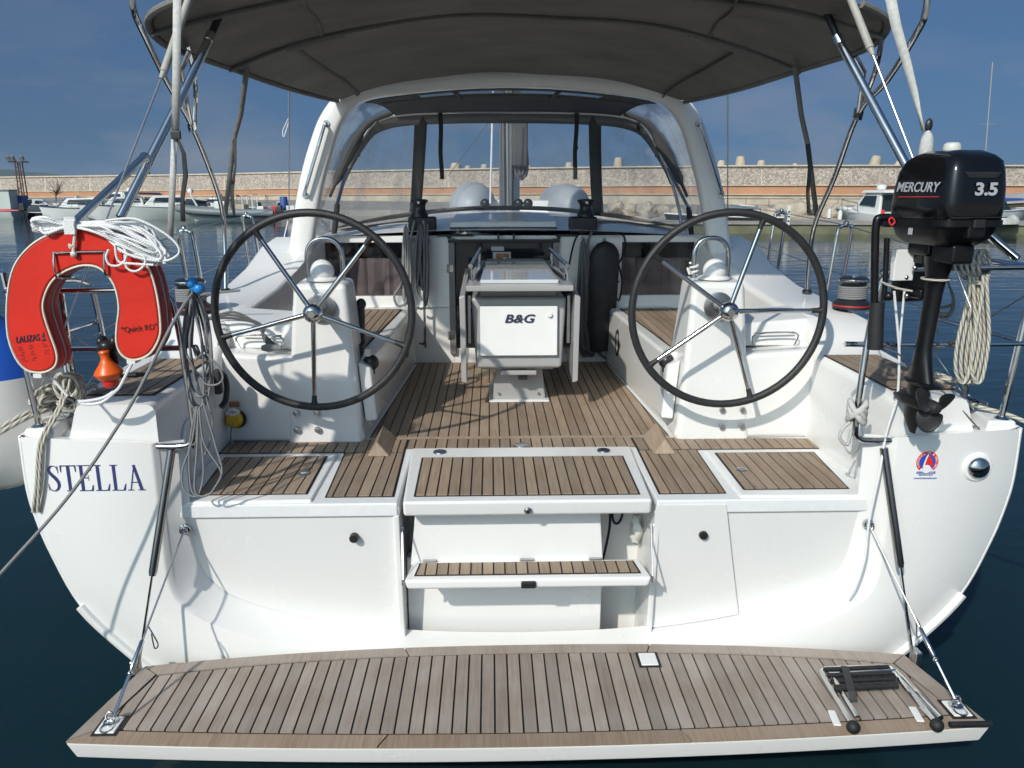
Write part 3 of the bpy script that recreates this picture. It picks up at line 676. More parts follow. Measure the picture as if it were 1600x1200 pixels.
def gapx(pts, i0, i1, g_=.003):
    q = list(pts[i0:i1 + 1]); q[0] = (q[0][0] + (g_ if q[0][0] < q[-1][0] else -g_), q[0][1]); q[-1] = (q[-1][0] - (g_ if q[0][0] < q[-1][0] else -g_), q[-1][1]); return q
for i0, i1 in ((0, 8), (8, 16), (16, 24)):
    a = gapx(FO, i0, i1); b = gapx(fo2, i0, i1); plank(b + a[::-1], ZP - .006, plat, .008, mat='teak_w')
    a = gapx(AFT, i0, i1); b = gapx(af2, i0, i1); plank(b + a[::-1], ZP - .006, plat, .008, mat='teak')
for s in (-1, 1):
    q = [(s * 1.568, FO[0][1] - .004), (s * 1.655, aft_y(1.66) + .006), (s * 1.580, aft_y(1.57) + mg + .004), (s * 1.503, fo2[0][1] - .002)]
    plank(q if s < 0 else q[::-1], ZP - .006, plat, .008, mat='teak_w')
inner = [(x * .995, y - .012) for x, y in fo2] + [(x * .995, y + .013) for x, y in af2]
pitch = .0517
for k in range(-31, 31):
    a = k * pitch + .0035 + .012; b = a + pitch - .007; q = clip(clip(inner, -1, 0, -a), 1, 0, b)
    if len(q) >= 3 and area(q) > 4e-4: plank(q, ZP - .006, plat, .008, mat='teak_w')
def pad(px, py, wx, wy, nm='pad'):
    c = AZ(px, py, ZP + .003); G().box(c, (wx + .022, wy + .022, .003)).build('pad_seal', 'caulk', plat, bevel=.001)
    return G().box(c + V((0, 0, .003)), (wx, wy, .008)).build(nm, 'white', plat, bevel=.006), c
pad(1013, 1031, .07, .085)
for s, px, py in ((-1, 172, 1134), (1, 1495, 1108)):
    pd, c = pad(px, py, .07, .09)
    g = G().lathe([(.026, 0), (.026, .006), (.018, .010)], c + V((0, .01, .006)), n=18)
    g.tube([c + V((0, .01, .012)) + V((.016 * math.cos(a), 0, .02 + .018 * math.sin(a))) for a in [2 * math.pi * k / 14 for k in range(14)]], .0045, 8, 0, True)
    g.tube([c + V((-.016, .012, .01)), c + V((-.02, -.03, .006)), c + V((.0, -.045, .006)), c + V((.02, -.03, .006)), c + V((.016, .012, .01))], .004, 8, 4)
    g.build('pad_eye', 'steel', pd)
# folded ladder
def zpt(px, py, h=.02): return AZ(px, py, ZP + h)
lad = G().tube([zpt(1332, 1133, .022), zpt(1288, 1060, .022), zpt(1283, 1051, .022), zpt(1290, 1046, .022), zpt(1385, 1042, .022), zpt(1393, 1046, .022), zpt(1464, 1131, .022)], .0125, 10)
lad.tube([zpt(1340, 1122, .03), zpt(1298, 1054, .03), zpt(1400, 1049, .03), zpt(1470, 1122, .03)], .011, 10)
lad = lad.build('boarding_ladder', 'steel', plat); lad['label'] = 'folded stainless boarding ladder with black rungs'
for k, (a, b, r) in enumerate((((1287, 1046), (1388, 1042), .0082), ((1293, 1055), (1393, 1051), .0082), ((1299, 1064.5), (1398, 1060), .0082), ((1305, 1075), (1402, 1070), .0125))):
    G().tube([zpt(*a, .03 + .012 * (k % 2)), zpt(*b, .03 + .012 * (k % 2))], r, 12).build('rung', 'rubber', lad)
q0 = zpt(1320, 1041, .05); q1 = zpt(1331, 1080, .055)
G().tube([q0 + V((0, .02, -.03)), q0, q1, q1 + V((0, -.02, -.03))], .014, 6, 0, flat=.12, up=(1, 0, 0)).build('strap', 'tape_d', lad)
for px, py in ((1333, 1136), (1464, 1133)):
    c = zpt(px, py, .028); G().ball(c, .024, 16, 10).build('foot', 'rubber', lad)
for px, py in ((1304, 1122), (1432, 1116)):
    a = zpt(px, py, .008); G().box(a, (.028, .085, .008), Matrix.Rotation(R(-8), 3, 'Z')).build('ladder_pad', 'white', plat, bevel=.004)
# flag socket on the corner
a = zpt(1484, 1132, .02); b = zpt(1549, 1131, .02)
G().tube([a, b], .011, 10).build('socket', 'black', plat)
# bracket lugs for struts on the platform
for s, px, py in ((-1, 212, 1040), (1, 1431, 1026)):
    G().box(AZ(px, py, ZP + .02), (.03, .05, .06)).build('strut_lug', 'steel_b', plat, bevel=.006)
# gas struts and lifting wires
for s, a, b, c, y0 in ((-1, (268, 703), (243, 878), (216, 1044), 3.04), (1, (1381, 700), (1407, 868), (1426, 1022), 3.04)):
    A_ = AY(*a, 3.05); C_ = AZ(*c, ZP + .03); t = .56; B_ = A_.lerp(C_, t)
    st = G().tube([A_, B_], .0165, 12).tube([B_ - (B_ - A_).normalized() * .002, B_ + (B_ - A_).normalized() * .012], .014, 12).build('gas_strut', 'strut', boat)
    G().tube([B_, C_], .0055, 8).build('rod', 'steel', st)
for s, a, m_, b in ((-1, (288, 828), None, (178, 1118)), (1, (1358, 820), None, (1492, 1092))):
    A_ = AY(*a, 3.085 if s < 0 else 3.075); C_ = AZ(*b, ZP + .045); mid = A_.lerp(C_, .70)
    wv = G().tube([A_, C_], .004, 8).build('lifting_wire', 'wire', boat)
    d = (C_ - A_).normalized()
    G().tube([mid - d * .06, mid - d * .05, mid + d * .05, mid + d * .06], [.004, .009, .009, .004], 10).ball(mid + d * .07, .010).tube([mid + d * .07, C_], .0065, 8).build('turnbuckle', 'steel', wv)
    G().lathe([(.024, 0), (.022, .010), (.012, .014)], A_ + V((0, .012, 0)), (0, -1, 0), n=18).tube([A_ + V((.014 * math.cos(t), -.012, .014 * math.sin(t))) for t in [2 * math.pi * k / 12 for k in range(12)]], .004, 8, 0, True).build('wire_eye', 'steel', boat)
    p = A_.lerp(C_, .55)
    G().tube([p, p + V((s * -.0 + .02, -.01, -.03)), p + V((.035, -.01, -.075)), p + V((.02, -.01, -.09)), p + V((.012, -.005, -.03))], .0028, 6, 5).build('wire_tail', 'wire', wv)
# ================================================================ deck, cabin, helm, table
g = G(); rows = []
for y, wx, zc, ze, zd in ((5.80, 1.40, 2.00, 1.945, 1.40), (6.3, 1.40, 2.05, 1.955, 1.42), (7.0, 1.34, 2.08, 1.95, 1.45), (8, 1.2, 2.07, 1.93, 1.5), (9.2, .98, 2.02, 1.90, 1.58), (10.2, .75, 1.86, 1.80, 1.64), (10.9, .55, 1.74, 1.72, 1.66)):
    rows.append([V((-wx - .12, y, zd))] + [V((wx * u, y, zc - (zc - ze) * abs(u) ** 2.2)) for u in [k / 8 - 1 for k in range(17)]] + [V((wx + .12, y, zd))])
g.grid(rows).build('cabin_top', 'gel', boat, ang=50)
g = G(); rows = []
for y in (5.78, 8, 11, 13, 15.2):
    hx, hz = sheer(y); rows.append([V((hx * u, y, hz + .03 * (1 - u * u) + (.0))) for u in [k / 6 - 1 for k in range(13)]])
g.grid(rows).build('foredeck', 'gel', boat)
# cockpit seats
for s in (-1, 1):
    seat = G().hexa([V((s * x, y, ZS)) for x, y in ((.80, 4.1), (1.50, 4.1), (1.5, 5.80), (.70, 5.80))],
                    [V((s * x, y, 1.45)) for x, y in ((.765, 4.1), (1.5, 4.1), (1.5, 5.80), (.705, 5.80))]).build('seat', 'gel', boat, bevel=.022)
    pol = [(s * .83, 4.25), (s * 1.40, 4.25), (s * 1.36, 5.66), (s * .775, 5.66)]
    teak_in(pol if s > 0 else pol[::-1], 1.45, seat)
    c = V((s * .722, 5.35, 1.26)); G().tube([c + V((0, .06 * math.cos(a), .085 * math.sin(a))) for a in [2 * math.pi * k / 20 for k in range(20)]], .010, 8, 0, True).build('handhold', 'black', seat)
    G().box((s * .768, 4.62, 1.33), (.012, .05, .07)).build('latch', 'white', seat, bevel=.004)
    # handhold recess back
    G().lathe([(.001, .002), (.06, .002), (.06, -.002)], c, (-s, 0, 0), n=20).build('recess', 'black', seat)
# bulkhead with companionway
bk = G()
bk.box((-.58, 5.835, 1.485), (.32, .07, .93)).box((.575, 5.835, 1.485), (.46, .07, .93)).box((-.045, 5.835, 1.08), (.75, .07, .12))
bk.box((0, 5.85, 1.48), (2.86, .05, .09))
bk.box((0, 5.852, 1.935), (2.80, .05, .05))
for s in (-1, 1): bk.box((s * 1.395, 5.852, 1.70), (.04, .05, .46))
bulk = bk.build('bulkhead', 'gel', boat, bevel=.006)
for s in (-1, 1):
    g = G(); rows = []
    for k in range(40):
        x = s * (.75 + .63 * k / 39); rows.append([V((x, 5.93 + .012 * math.sin(k * 1.1) + .008 * math.sin(k * 2.7), 1.50)), V((x, 5.93 + .008 * math.sin(k * 1.1 + .5), 1.79))])
    wd = G().box((s * 1.06, 5.862, 1.715), (.64, .008, .40)).build('window', 'glass', bulk)
    g.grid(rows).build('curtain', 'curtain', wd)
G().box((.325, 5.79, 1.52), (.045, .045, .84)).build('door_post', 'doorframe', bulk, bevel=.004); fr = G().box((-.425, 5.79, 1.52), (.045, .045, .84)).build('door_post', 'doorframe', bulk, bevel=.004)
dr = G().box((-.05, 5.815, 1.53), (.70, .02, .80)).build('door', 'door', bulk, bevel=.003)
G().box((-.095, 5.80, 1.868), (.09, .004, .03)).build('notice', 'silver', dr)
n1 = G().box((-.065, 5.80, 1.80), (.13, .004, .09)).build('notice', 'silver', dr); n1['label'] = 'small framed notice'
G().box((-.06, 5.797, 1.80), (.095, .003, .07)).build('picture', 'notice', n1)
G().lathe([(.001, .002), (.016, .002), (.016, 0)], (-.045, 5.795, 1.79), (0, -1, 0), n=14).build('badge', 'white', n1)
for z in (1.24, 1.73):
    G().tube([(-.452, 5.765, z - .03), (-.452, 5.765, z + .03)], .010, 10).box((-.43, 5.765, z), (.03, .006, .05)).build('hinge', 'steel', fr)
# sliding hatch garage and black rail frame
G().hexa([V((x, y, 1.985)) for x, y in ((-.455, 5.98), (.355, 5.98), (.355, 6.7), (-.455, 6.7))], [V((x, y, z)) for x, y, z in ((-.445, 5.985, 2.055), (.345, 5.985, 2.055), (.335, 6.7, 2.085), (-.43, 6.7, 2.085))]).build('hatch_garage', 'gel', boat, bevel=.015)
g = G().box((-.05, 5.77, 1.925), (.80, .03, .022)).box((-.05, 5.90, 2.0), (.78, .04, .03)).box((-.445, 5.85, 1.95), (.02, .16, .022)).box((.345, 5.85, 1.95), (.02, .16, .022))
g.box((-.09, 5.79, 1.955), (.014, .03, .05)).box((.02, 5.79, 1.955), (.014, .03, .05)); g.build('companion_rail', 'black', boat, bevel=.004)
G().box((-.40, 5.84, 1.962), (.26, .06, .014)).box((.40, 5.84, 1.962), (.16, .06, .014)).build('hatch_track', 'black', boat, bevel=.003)
# handrails on the cabin top
for s in (-1, 1):
    g = G().tube([(s * .55, 6.1, 2.02), (s * .75, 6.06, 2.045), (s * 1.0, 6.05, 2.02), (s * 1.25, 6.02, 1.985)], .012, 8, 5); g.build('handrail', 'steel', boat)
# cabin-top winches and their bases
for s, x in ((-1, -.66), (1, .55)):
    G().box((x + .02 * -s, 5.93, 2.03), (.20, .14, .12)).build('winch_base', 'black', boat, bevel=.015)
    wn = G().lathe([(.062, 0), (.062, .02), (.05, .04), (.043, .07), (.046, .09), (.052, .10), (.052, .105)], (x, 5.93, 2.085), n=24).build('cabin_winch', 'black', boat, ang=40)
    G().lathe([(.052, .106), (.064, .110), (.064, .122), (.05, .128), (.02, .130), (.001, .130)], (x, 5.93, 2.085), n=24).build('winch_cap', 'black', wn)
    G().box((x, 5.865, 2.19), (.02, .012, .02)).build('feeder', 'steel', wn, bevel=.003)

# ---- helm consoles
for s in (-1, 1):
    con = G().hexa([V((s * x, y, ZS)) for x, y in ((.79, 3.905), (1.51, 3.915), (1.51, 4.4), (.79, 4.4))], [V((s * x, y, z)) for x, y, z in ((.90, 3.925, 1.455), (1.515, 3.925, 1.50), (1.51, 4.4, 1.50), (.90, 4.4, 1.455))]).build('helm_console', 'gel', boat, bevel=.028)
    # shelf back with its little wire rack
    G().hexa([V((s * x, y, 1.49)) for x, y in ((1.16, 4.06), (1.52, 4.06), (1.52, 4.4), (1.16, 4.4))], [V((s * x, y, z)) for x, y, z in ((1.14, 4.10, 1.60), (1.53, 4.10, 1.63), (1.53, 4.4, 1.66), (1.14, 4.4, 1.63))]).build('shelf_back', 'gel', con, bevel=.015)
    G().tube([(s * 1.22, 4.03, 1.50), (s * 1.22, 4.02, 1.56), (s * 1.43, 4.02, 1.565), (s * 1.43, 4.03, 1.50)], .005, 8, 4).tube([(s * 1.22, 4.05, 1.56), (s * 1.43, 4.05, 1.565)], .004, 6).build('shelf_rail', 'steel', con)
    tw = G().hexa([V((s * x, y, ZS - .02)) for x, y in ((.802, 3.898), (1.19, 3.898), (1.19, 4.3), (.80, 4.3))],
                  [V((s * x, y, z)) for x, y, z in ((.862, 3.945, 1.835), (1.125, 3.945, 1.835), (1.125, 4.2, 1.845), (.862, 4.2, 1.845))]).build('pedestal', 'gel', boat, bevel=.03, seg=4)
    # inner cheek with engine controls
    G().hexa([V((s * x, y, 1.12)) for x, y in ((.742, 3.99), (.80, 3.97), (.80, 4.22), (.742, 4.2))], [V((s * x, y, z)) for x, y, z in ((.765, 4.0, 1.40), (.83, 3.99, 1.43), (.83, 4.24, 1.43), (.765, 4.2, 1.40))]).build('side_pocket', 'gel', tw, bevel=.012)
    k0 = V((s * .775, 4.08, 1.41)); G().ball(k0, (.042, .042, .042)).tube([k0, k0 + V((s * .0, .0, -.06))], .02, 10).build('lever_knob', 'black', tw)
    if s < 0:
        G().tube([(-.835, 4.2, 1.40), (-.83, 4.19, 1.55), (-.832, 4.2, 1.68)], [.014, .013, .019], 10, 0).ball((-.832, 4.2, 1.70), (.027, .024, .03)).build('throttle_lever', 'black', tw)
        G().box((-.838, 4.15, 1.42), (.03, .10, .16), Matrix.Rotation(R(6), 3, 'Y')).build('control_panel', 'black', tw, bevel=.008)
        G().box((-.785, 4.06, 1.47), (.03, .05, .04)).build('switch', 'cream', tw, bevel=.005)
    dm = V((s * .995, 4.06, 1.843)); G().lathe([(.082, 0), (.082, .008), (.070, .014), (.062, .018), (.001, .018)], dm, n=32).build('compass_flange', 'gel', tw)
    G().ball(dm + V((0, -.01, .044)), (.060, .060, .060), 28, 16).build('compass_dome', 'gel', tw)
    hp = [(-.088, 0), (-.09, .12), (-.078, .17), (-.045, .203), (0, .212), (.045, .203), (.078, .17), (.09, .12), (.088, 0)]
    G().tube([dm + V((a, .07, b - .01)) for a, b in hp], .0125, 12, 5).build('grab_hoop', 'steel', tw)
    if s > 0: G().tube([dm + V((-.088 + .02 * math.cos(a), .07 + .02 * math.sin(a), .012 + .004 * a)) for a in [k * .5 for k in range(32)]], .006, 6).tube([dm + V((-.1, .05, .02)), dm + V((-.13, .03, .05)), dm + V((-.12, .02, .02))], .006, 6, 4).build('lashing', 'rope_w', tw)
    for bx in (-.05, .055):
        for bz in (1.104, 1.19):
            G().lathe([(.001, .006), (.006, .006), (.014, .004), (.0165, -.004)], (s * 1.085 + bx, 3.886 + .008 * (bz > 1.15), bz), (0, -1, 0), n=16).build('bolt', 'steel_b', con)
    # steering wheel
    wc = V((s * .976, 3.72, 1.729)); an = [51, 123, 195, 267, 339] if s < 0 else [0, 72, 144, 216, 288]
    wl = G().tube([wc + V((.4575 * math.cos(a), 0, .4575 * math.sin(a))) for a in [2 * math.pi * k / 72 for k in range(72)]], .0185, 14, 0, True).build('steering_wheel', 'leather', boat, ang=70)
    wl['label'] = 'large five-spoke helm wheel, ' + ('port side' if s < 0 else 'starboard side')
    for a in an:
        d = V((math.cos(R(a)), 0, math.sin(R(a))))
        G().tube([wc + d * .03 + V((0, -.012, 0)), wc + d * .40], [.0125, .0105], 12).build('spoke', 'steel', wl)
        G().tube([wc + d * .40, wc + d * .425, wc + d * .45], [.0115, .013, .018], 12).build('spoke_sleeve', 'leather', wl)
    G().lathe([(.001, .052), (.016, .052), (.018, .048), (.03, .044), (.042, .03), (.046, .012), (.044, -.01), (.034, -.03), (.03, -.16)], wc + V((0, -.012, 0)), (0, -1, 0), n=30).build('hub', 'steel', wl)
    G().lathe([(.072, .0), (.072, .012), (.06, .016), (.001, .016)], V((s * .985, 3.922, 1.722)), (0, -1, -.06), n=32).build('bearing_plate', 'steel_b', tw)

# ---- cockpit table
tb = thing('table_root', None, None); bpy.data.objects.remove(tb)
foot = G().hexa([V((x, y, ZS + .012)) for x, y in ((-.145, 4.69), (.185, 4.69), (.185, 5.1), (-.145, 5.1))], [V((x, y, 1.24)) for x, y in ((-.12, 4.69), (.16, 4.69), (.16, 5.1), (-.12, 5.1))])
table = foot.build('cockpit_table', 'grey_t', boat, bevel=.012); table['label'] = 'grey folding cockpit table with instrument pod'
G().box((.02, 4.88, ZS + .010), (.365, .46, .010)).build('foot_plate', 'gel', table, bevel=.003)
for x in (-.10, .14): G().lathe([(.001, .006), (.007, .006), (.008, 0)], (x, 4.683, ZS + .05), (0, -1, 0), n=10).build('screw', 'steel_b', table)
G().hexa([V((x, y, 1.27)) for x, y in ((-.235, 4.53), (.265, 4.53), (.245, 5.25), (-.215, 5.25))], [V((x, y, z)) for x, y, z in ((-.262, 4.56, 1.685), (.29, 4.56, 1.685), (.29, 5.25, 1.69), (-.262, 5.25, 1.69))]).build('pod', 'grey_t', table, bevel=.022)
G().hexa([V((x, y, 1.245)) for x, y in ((-.20, 4.62), (.225, 4.62), (.225, 5.2), (-.20, 5.2))], [V((x, y, 1.275)) for x, y in ((-.20, 4.60), (.225, 4.60), (.225, 5.2), (-.20, 5.2))]).build('pod_base', 'grey_t', table, bevel=.008)
G().box((.015, 4.58, 1.238), (.21, .05, .028)).build('pod_lip', 'grey_t', table, bevel=.006)
G().box((.04, 4.60, 1.205), (.055, .04, .03)).build('pod_socket', 'black', table, bevel=.006)
rt = Matrix.Rotation(R(4), 3, 'X')
pn = G().box((.013, 4.522, 1.494), (.445, .008, .285), Matrix.Rotation(R(-4.5), 3, 'X')).build('screen_cover', 'white', table, bevel=.004); pn['label'] = 'white instrument cover lettered B&G'
uz = V((0, .0785, 1)).normalized()
text('lettering', 'B&G', .066, V((.013, 4.5155, 1.545)), (1, 0, 0), uz, 'ink', pn, shear=.25, bold=.0011, center=True, sx=1.35)
G().lathe([(.001, .006), (.014, .004), (.0155, 0)], V((.19, 4.514, 1.59)), (0, -1, .08), n=18).build('knob', 'white', pn)
top_ = G().hexa([V((x, y, z)) for x, y, z in ((-.285, 4.42, 1.735), (.315, 4.42, 1.735), (.27, 5.42, 1.785), (-.24, 5.42, 1.785))], [V((x, y, z)) for x, y, z in ((-.285, 4.42, 1.768), (.315, 4.42, 1.768), (.27, 5.42, 1.818), (-.24, 5.42, 1.818))]).build('table_top', 'grey_t', table, bevel=.006)
G().box((.015, 4.95, 1.715), (.44, .70, .06)).build('drawer', 'grey', table, bevel=.005)
def tz(y): return 1.768 + .05 * (y - 4.42)
ld = G().hexa([V((x, y, tz(y) + .001)) for x, y in ((-.205, 4.49), (.235, 4.49), (.205, 5.36), (-.175, 5.36))], [V((x, y, tz(y) + .021)) for x, y in ((-.205, 4.49), (.235, 4.49), (.205, 5.36), (-.175, 5.36))]).build('table_lid', 'lid', table, bevel=.002)
for s, xa, xb in ((-1, -.262, -.215), (1, .292, .247)):
    G().tube([(xa, 4.56, 1.862), (xb, 5.32, 1.90)], .0135, 12).build('table_rail', 'steel', table)
    for y in (4.6, 5.25):
        t = (y - 4.56) / .76; x = xa + (xb - xa) * t; G().tube([(x, y, tz(y)), (x, y, 1.86 + .038 * t)], .009, 10).build('rail_post', 'steel', table)
    G().box(((xa + xb) / 2 + -s * .03, 4.95, 1.80), (.014, .80, .02), Matrix.Rotation(R(3.4 * s), 3, 'Z')).build('fiddle', 'black', table, bevel=.003)
for s, x0, x1 in ((-1, -.318, -.278), (1, .35, .31)):
    g = G().hexa([V((x0, 4.44, 1.215)), V((x0 - s * .03, 4.44, 1.205)), V((x0 - s * .03, 5.38, 1.34)), V((x0, 5.38, 1.34))], [V((x0 + s * .006, 4.44, 1.70)), V((x0 - s * .026, 4.44, 1.715)), V((x0 - s * .03, 5.38, 1.77)), V((x0, 5.38, 1.77))])
    g.build('folding_leaf', 'grey_t', table, bevel=.004)
    G().box((x0 - s * .045, 4.6, 1.55), (.02, .03, .28)).build('leaf_bracket', 'steel_b', table, bevel=.003)

# ---------------------------------------------------------------- arch, sprayhood
APATH = [(1.465, 1.80), (1.445, 1.92), (1.36, 2.3), (1.265, 2.585), (1.20, 2.73), (1.105, 2.845), (.97, 2.91), (.62, 2.955), (.3, 2.982), (0, 2.99)]
half = sm2(APATH, 6); full = half + [(-x, z) for x, z in reversed(half[:-1])]
def arch_rows(path, y0, lean, wfun, d):
    rows = []
    for i, (x, z) in enumerate(path):
        a = path[max(i - 1, 0)]; b = path[min(i + 1, len(path) - 1)]; t = V((b[0] - a[0], 0, b[1] - a[1])).normalized(); nn = V((-t.z, 0, t.x)); w_ = wfun(x, z) / 2; row = []
        for k in range(20):
            q = 2 * math.pi * k / 20; c, s_ = math.cos(q), math.sin(q)
            row.append(V((x, y0 + lean * (z - 1.8), z)) + nn * w_ * abs(c) ** .6 * (1 if c > 0 else -1) + V((0, d / 2 * abs(s_) ** .6 * (1 if s_ > 0 else -1), 0)))
        rows.append(row)
    return rows
arch = G().loft(arch_rows(full, 5.60, 0, lambda x, z: .105 + .055 * min(1, max(0, (abs(x) - .9) / .4)), .11)).build('targa_arch', 'gel', boat, ang=60)
for s, a, b in ((-1, (475, 305), (508, 192)), (1, (1130, 305), (1094, 192))):
    p, q = AY(*a, 5.50), AY(*b, 5.50); d = (q - p).normalized()
    G().tube([p + V((0, .05, 0)), p + d * .01, q - d * .01, q + V((0, .05, 0))], .0115, 10).lathe([(.022, .0), (.02, .01)], p + V((0, .045, 0)), (0, -1, 0), 12).lathe([(.022, .0), (.02, .01)], q + V((0, .045, 0)), (0, -1, 0), 12).build('arch_handle', 'steel', arch)
# sprayhood: aft hoop = arch, front hoop, base on the cabin top
h1 = [(x * .965, z - .045) for x, z in full]
h2h = sm2([(1.40, 1.975), (1.385, 2.11), (1.27, 2.44), (1.10, 2.73), (.98, 2.815), (.78, 2.852), (.4, 2.868), (0, 2.87)], 6); h2 = h2h + [(-x, z) for x, z in reversed(h2h[:-1])]
NU = 81; H1 = lerp_list(h1, NU); H2 = lerp_list(h2, NU)
bh = [(1.39, 6.28, 1.965), (1.36, 6.55, 1.98), (1.22, 6.85, 2.0), (.95, 7.12, 2.035), (.6, 7.28, 2.075), (.3, 7.34, 2.095), (0, 7.36, 2.10)]
bp_ = smooth_curve([V(p) for p in bh], 6); bp_ = bp_ + [V((-p.x, p.y, p.z)) for p in reversed(bp_[:-1])]
def resample3(P, n):
    d = [0]
    for i in range(1, len(P)): d.append(d[-1] + (P[i] - P[i - 1]).length)
    out = []
    for k in range(n):
        s_ = d[-1] * k / (n - 1); i = min(max(j for j in range(len(d)) if d[j] <= s_ + 1e-9), len(P) - 2); out.append(P[i].lerp(P[i + 1], (s_ - d[i]) / max(1e-9, d[i + 1] - d[i])))
    return out
def by_x(P, xs):                 # points of a curve running from +x to -x at given x
    out = []
    for x in xs:
        for a, b in zip(P, P[1:]):
            if min(a.x, b.x) - 1e-9 <= x <= max(a.x, b.x) + 1e-9 and abs(a.x - b.x) > 1e-9:
                out.append(a.lerp(b, (x - a.x) / (b.x - a.x))); break
        else: out.append(P[0] if x > 0 else P[-1])
    return out
hood = tag(G().grid([[V((x, 5.69, z)) for x, z in H1[20:61]], [V((x * .99, 6.0, z * .5 + H2[i + 20][1] * .5 + .03)) for i, (x, z) in enumerate(H1[20:61])], [V((x, 6.55, z)) for x, z in H2[20:61]]]).v and G().tube([V((x, 6.55, z)) for x, z in H2], .013, 10).build('sprayhood', 'steel_b', boat))
hood['label'] = 'grey sprayhood with clear windows'
def hrow(v, i0, i1):
    out = []
    for i in range(i0, i1):
        x = H1[i][0] * (1 - v) + H2[i][0] * v; z = H1[i][1] * (1 - v) + H2[i][1] * v + .03 * math.sin(math.pi * v); out.append(V((x, 5.68 + .87 * v, z)))
    return out
g = G(); iL, iR = 22, 59       # roof fabric, split around a clear strip
g.grid([hrow(v, iL, iR) for v in (0, .05, .10, .14)]).grid([hrow(v, iL, iR) for v in (.34, .5, .7, .85, 1.0)])
g.grid([hrow(v, iL, 29) for v in (.14, .2, .27, .34)]).grid([hrow(v, 52, iR) for v in (.14, .2, .27, .34)])
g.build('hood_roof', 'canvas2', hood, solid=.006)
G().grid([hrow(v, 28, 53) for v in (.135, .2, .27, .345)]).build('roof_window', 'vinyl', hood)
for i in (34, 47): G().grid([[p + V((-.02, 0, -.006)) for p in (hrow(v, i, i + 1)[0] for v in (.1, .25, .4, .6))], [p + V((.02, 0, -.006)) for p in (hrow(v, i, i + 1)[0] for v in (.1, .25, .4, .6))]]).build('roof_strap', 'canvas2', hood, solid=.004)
for i0, i1 in ((0, 23), (58, NU)):
    g = G(); g.grid([hrow(v, i0, i1) for v in [k / 8 for k in range(9)]]).build('side_window', 'vinyl_c', hood)
    # fabric wedge rolled along the front hoop
    pts = [hrow(.9 - .55 * (0 if i0 == 0 else 0), i, i + 1)[0] for i in ([2, 6, 10, 14, 18, 22] if i0 == 0 else [78, 74, 70, 66, 62, 58])]
    a, b = (pts[0], pts[-1])
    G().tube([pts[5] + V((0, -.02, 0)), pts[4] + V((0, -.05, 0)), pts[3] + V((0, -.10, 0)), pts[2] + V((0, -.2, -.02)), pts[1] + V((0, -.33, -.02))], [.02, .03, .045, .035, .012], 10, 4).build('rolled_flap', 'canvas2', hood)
# front windows
top3 = [V((x, 6.57, z)) for x, z in H2]; base3 = resample3(bp_, NU)
def frow(w_):
    return [base3[i].lerp(top3[i], w_) + V((0, .05 * math.sin(math.pi * w_), 0)) for i in range(NU)]
F_ = [frow(k / 10) for k in range(11)]
# seams by x at ±.78
def near(x): return min(range(NU), key=lambda i: abs(F_[5][i].x - x))
ia, ib = near(.79), near(-.79)
FS = frow(.045)
for i0, i1 in ((0, ia + 1), (ia, ib + 1), (ib, NU)): G().grid([FS[i0:i1]] + [r[i0:i1] for r in F_[1:]]).build('front_window', 'vinyl_c' if i0 != ia else 'vinyl', hood)
G().grid([[p + V((0, -.004, 0)) for p in F_[0]], [p + V((0, -.004, 0)) for p in FS]]).build('window_skirt', 'canvas', hood, solid=.006)
G().grid([[p + V((0, -.02, .0)) for p in F_[10][8:73]], [p + V((0, -.016, -.0)) for p in F_[9][8:73]]]).build('window_header', 'canvas', hood, solid=.006)
for ic in (ia, ib):
    g = G(); sg_ = 1 if ic == ia else -1; c = [by_x(r, [sg_ * (.81 - .13 * k / 10)])[0] for k, r in enumerate(F_)]
    g.grid([[p + V((-.05, -.012, 0)) for p in c], [p + V((-.02, -.018, 0)) for p in c], [p + V((.02, -.018, 0)) for p in c], [p + V((.05, -.012, 0)) for p in c]]).build('window_seam', 'canvas2', hood, solid=.006)
    sx_ = -1 if ic == ib else 1
    p = c[-1] + V((-sx_ * .15, -.06, 0)); g = G(); L2 = .5
    g.tube([p + V((.004 * math.sin(k), .004 * k, -L2 * k / 8)) for k in range(9)], .017, 6, 2, flat=.15, up=(1, 0, 0)).ball(p + V((0, -.01, -.26)), (.018, .012, .022), 8, 6).build('hanging_strap', 'tape_d', hood)
for i in (14, 19, 61, 66):
    p = V((H2[i][0], 6.53, H2[i][1])); G().box(p + V((0, -.005, -.045)), (.028, .006, .08)).build('tab', 'tape_d', hood)
# struts of the front hoop
for s, a, b in ((-1, (527, 320), (519, 398)), (1, (1076, 325), (1084, 400))):
    p, q = AY(*a, 6.2), AY(*b, 5.95); G().tube([p, p.lerp(q, .3), q], [.02, .022, .014], 10).build('hoop_strap', 'tape_d', hood)
    G().tube([V((s * 1.27, 6.53, 2.44)), p], .013, 10).build('hoop_strut', 'steel_b', hood)

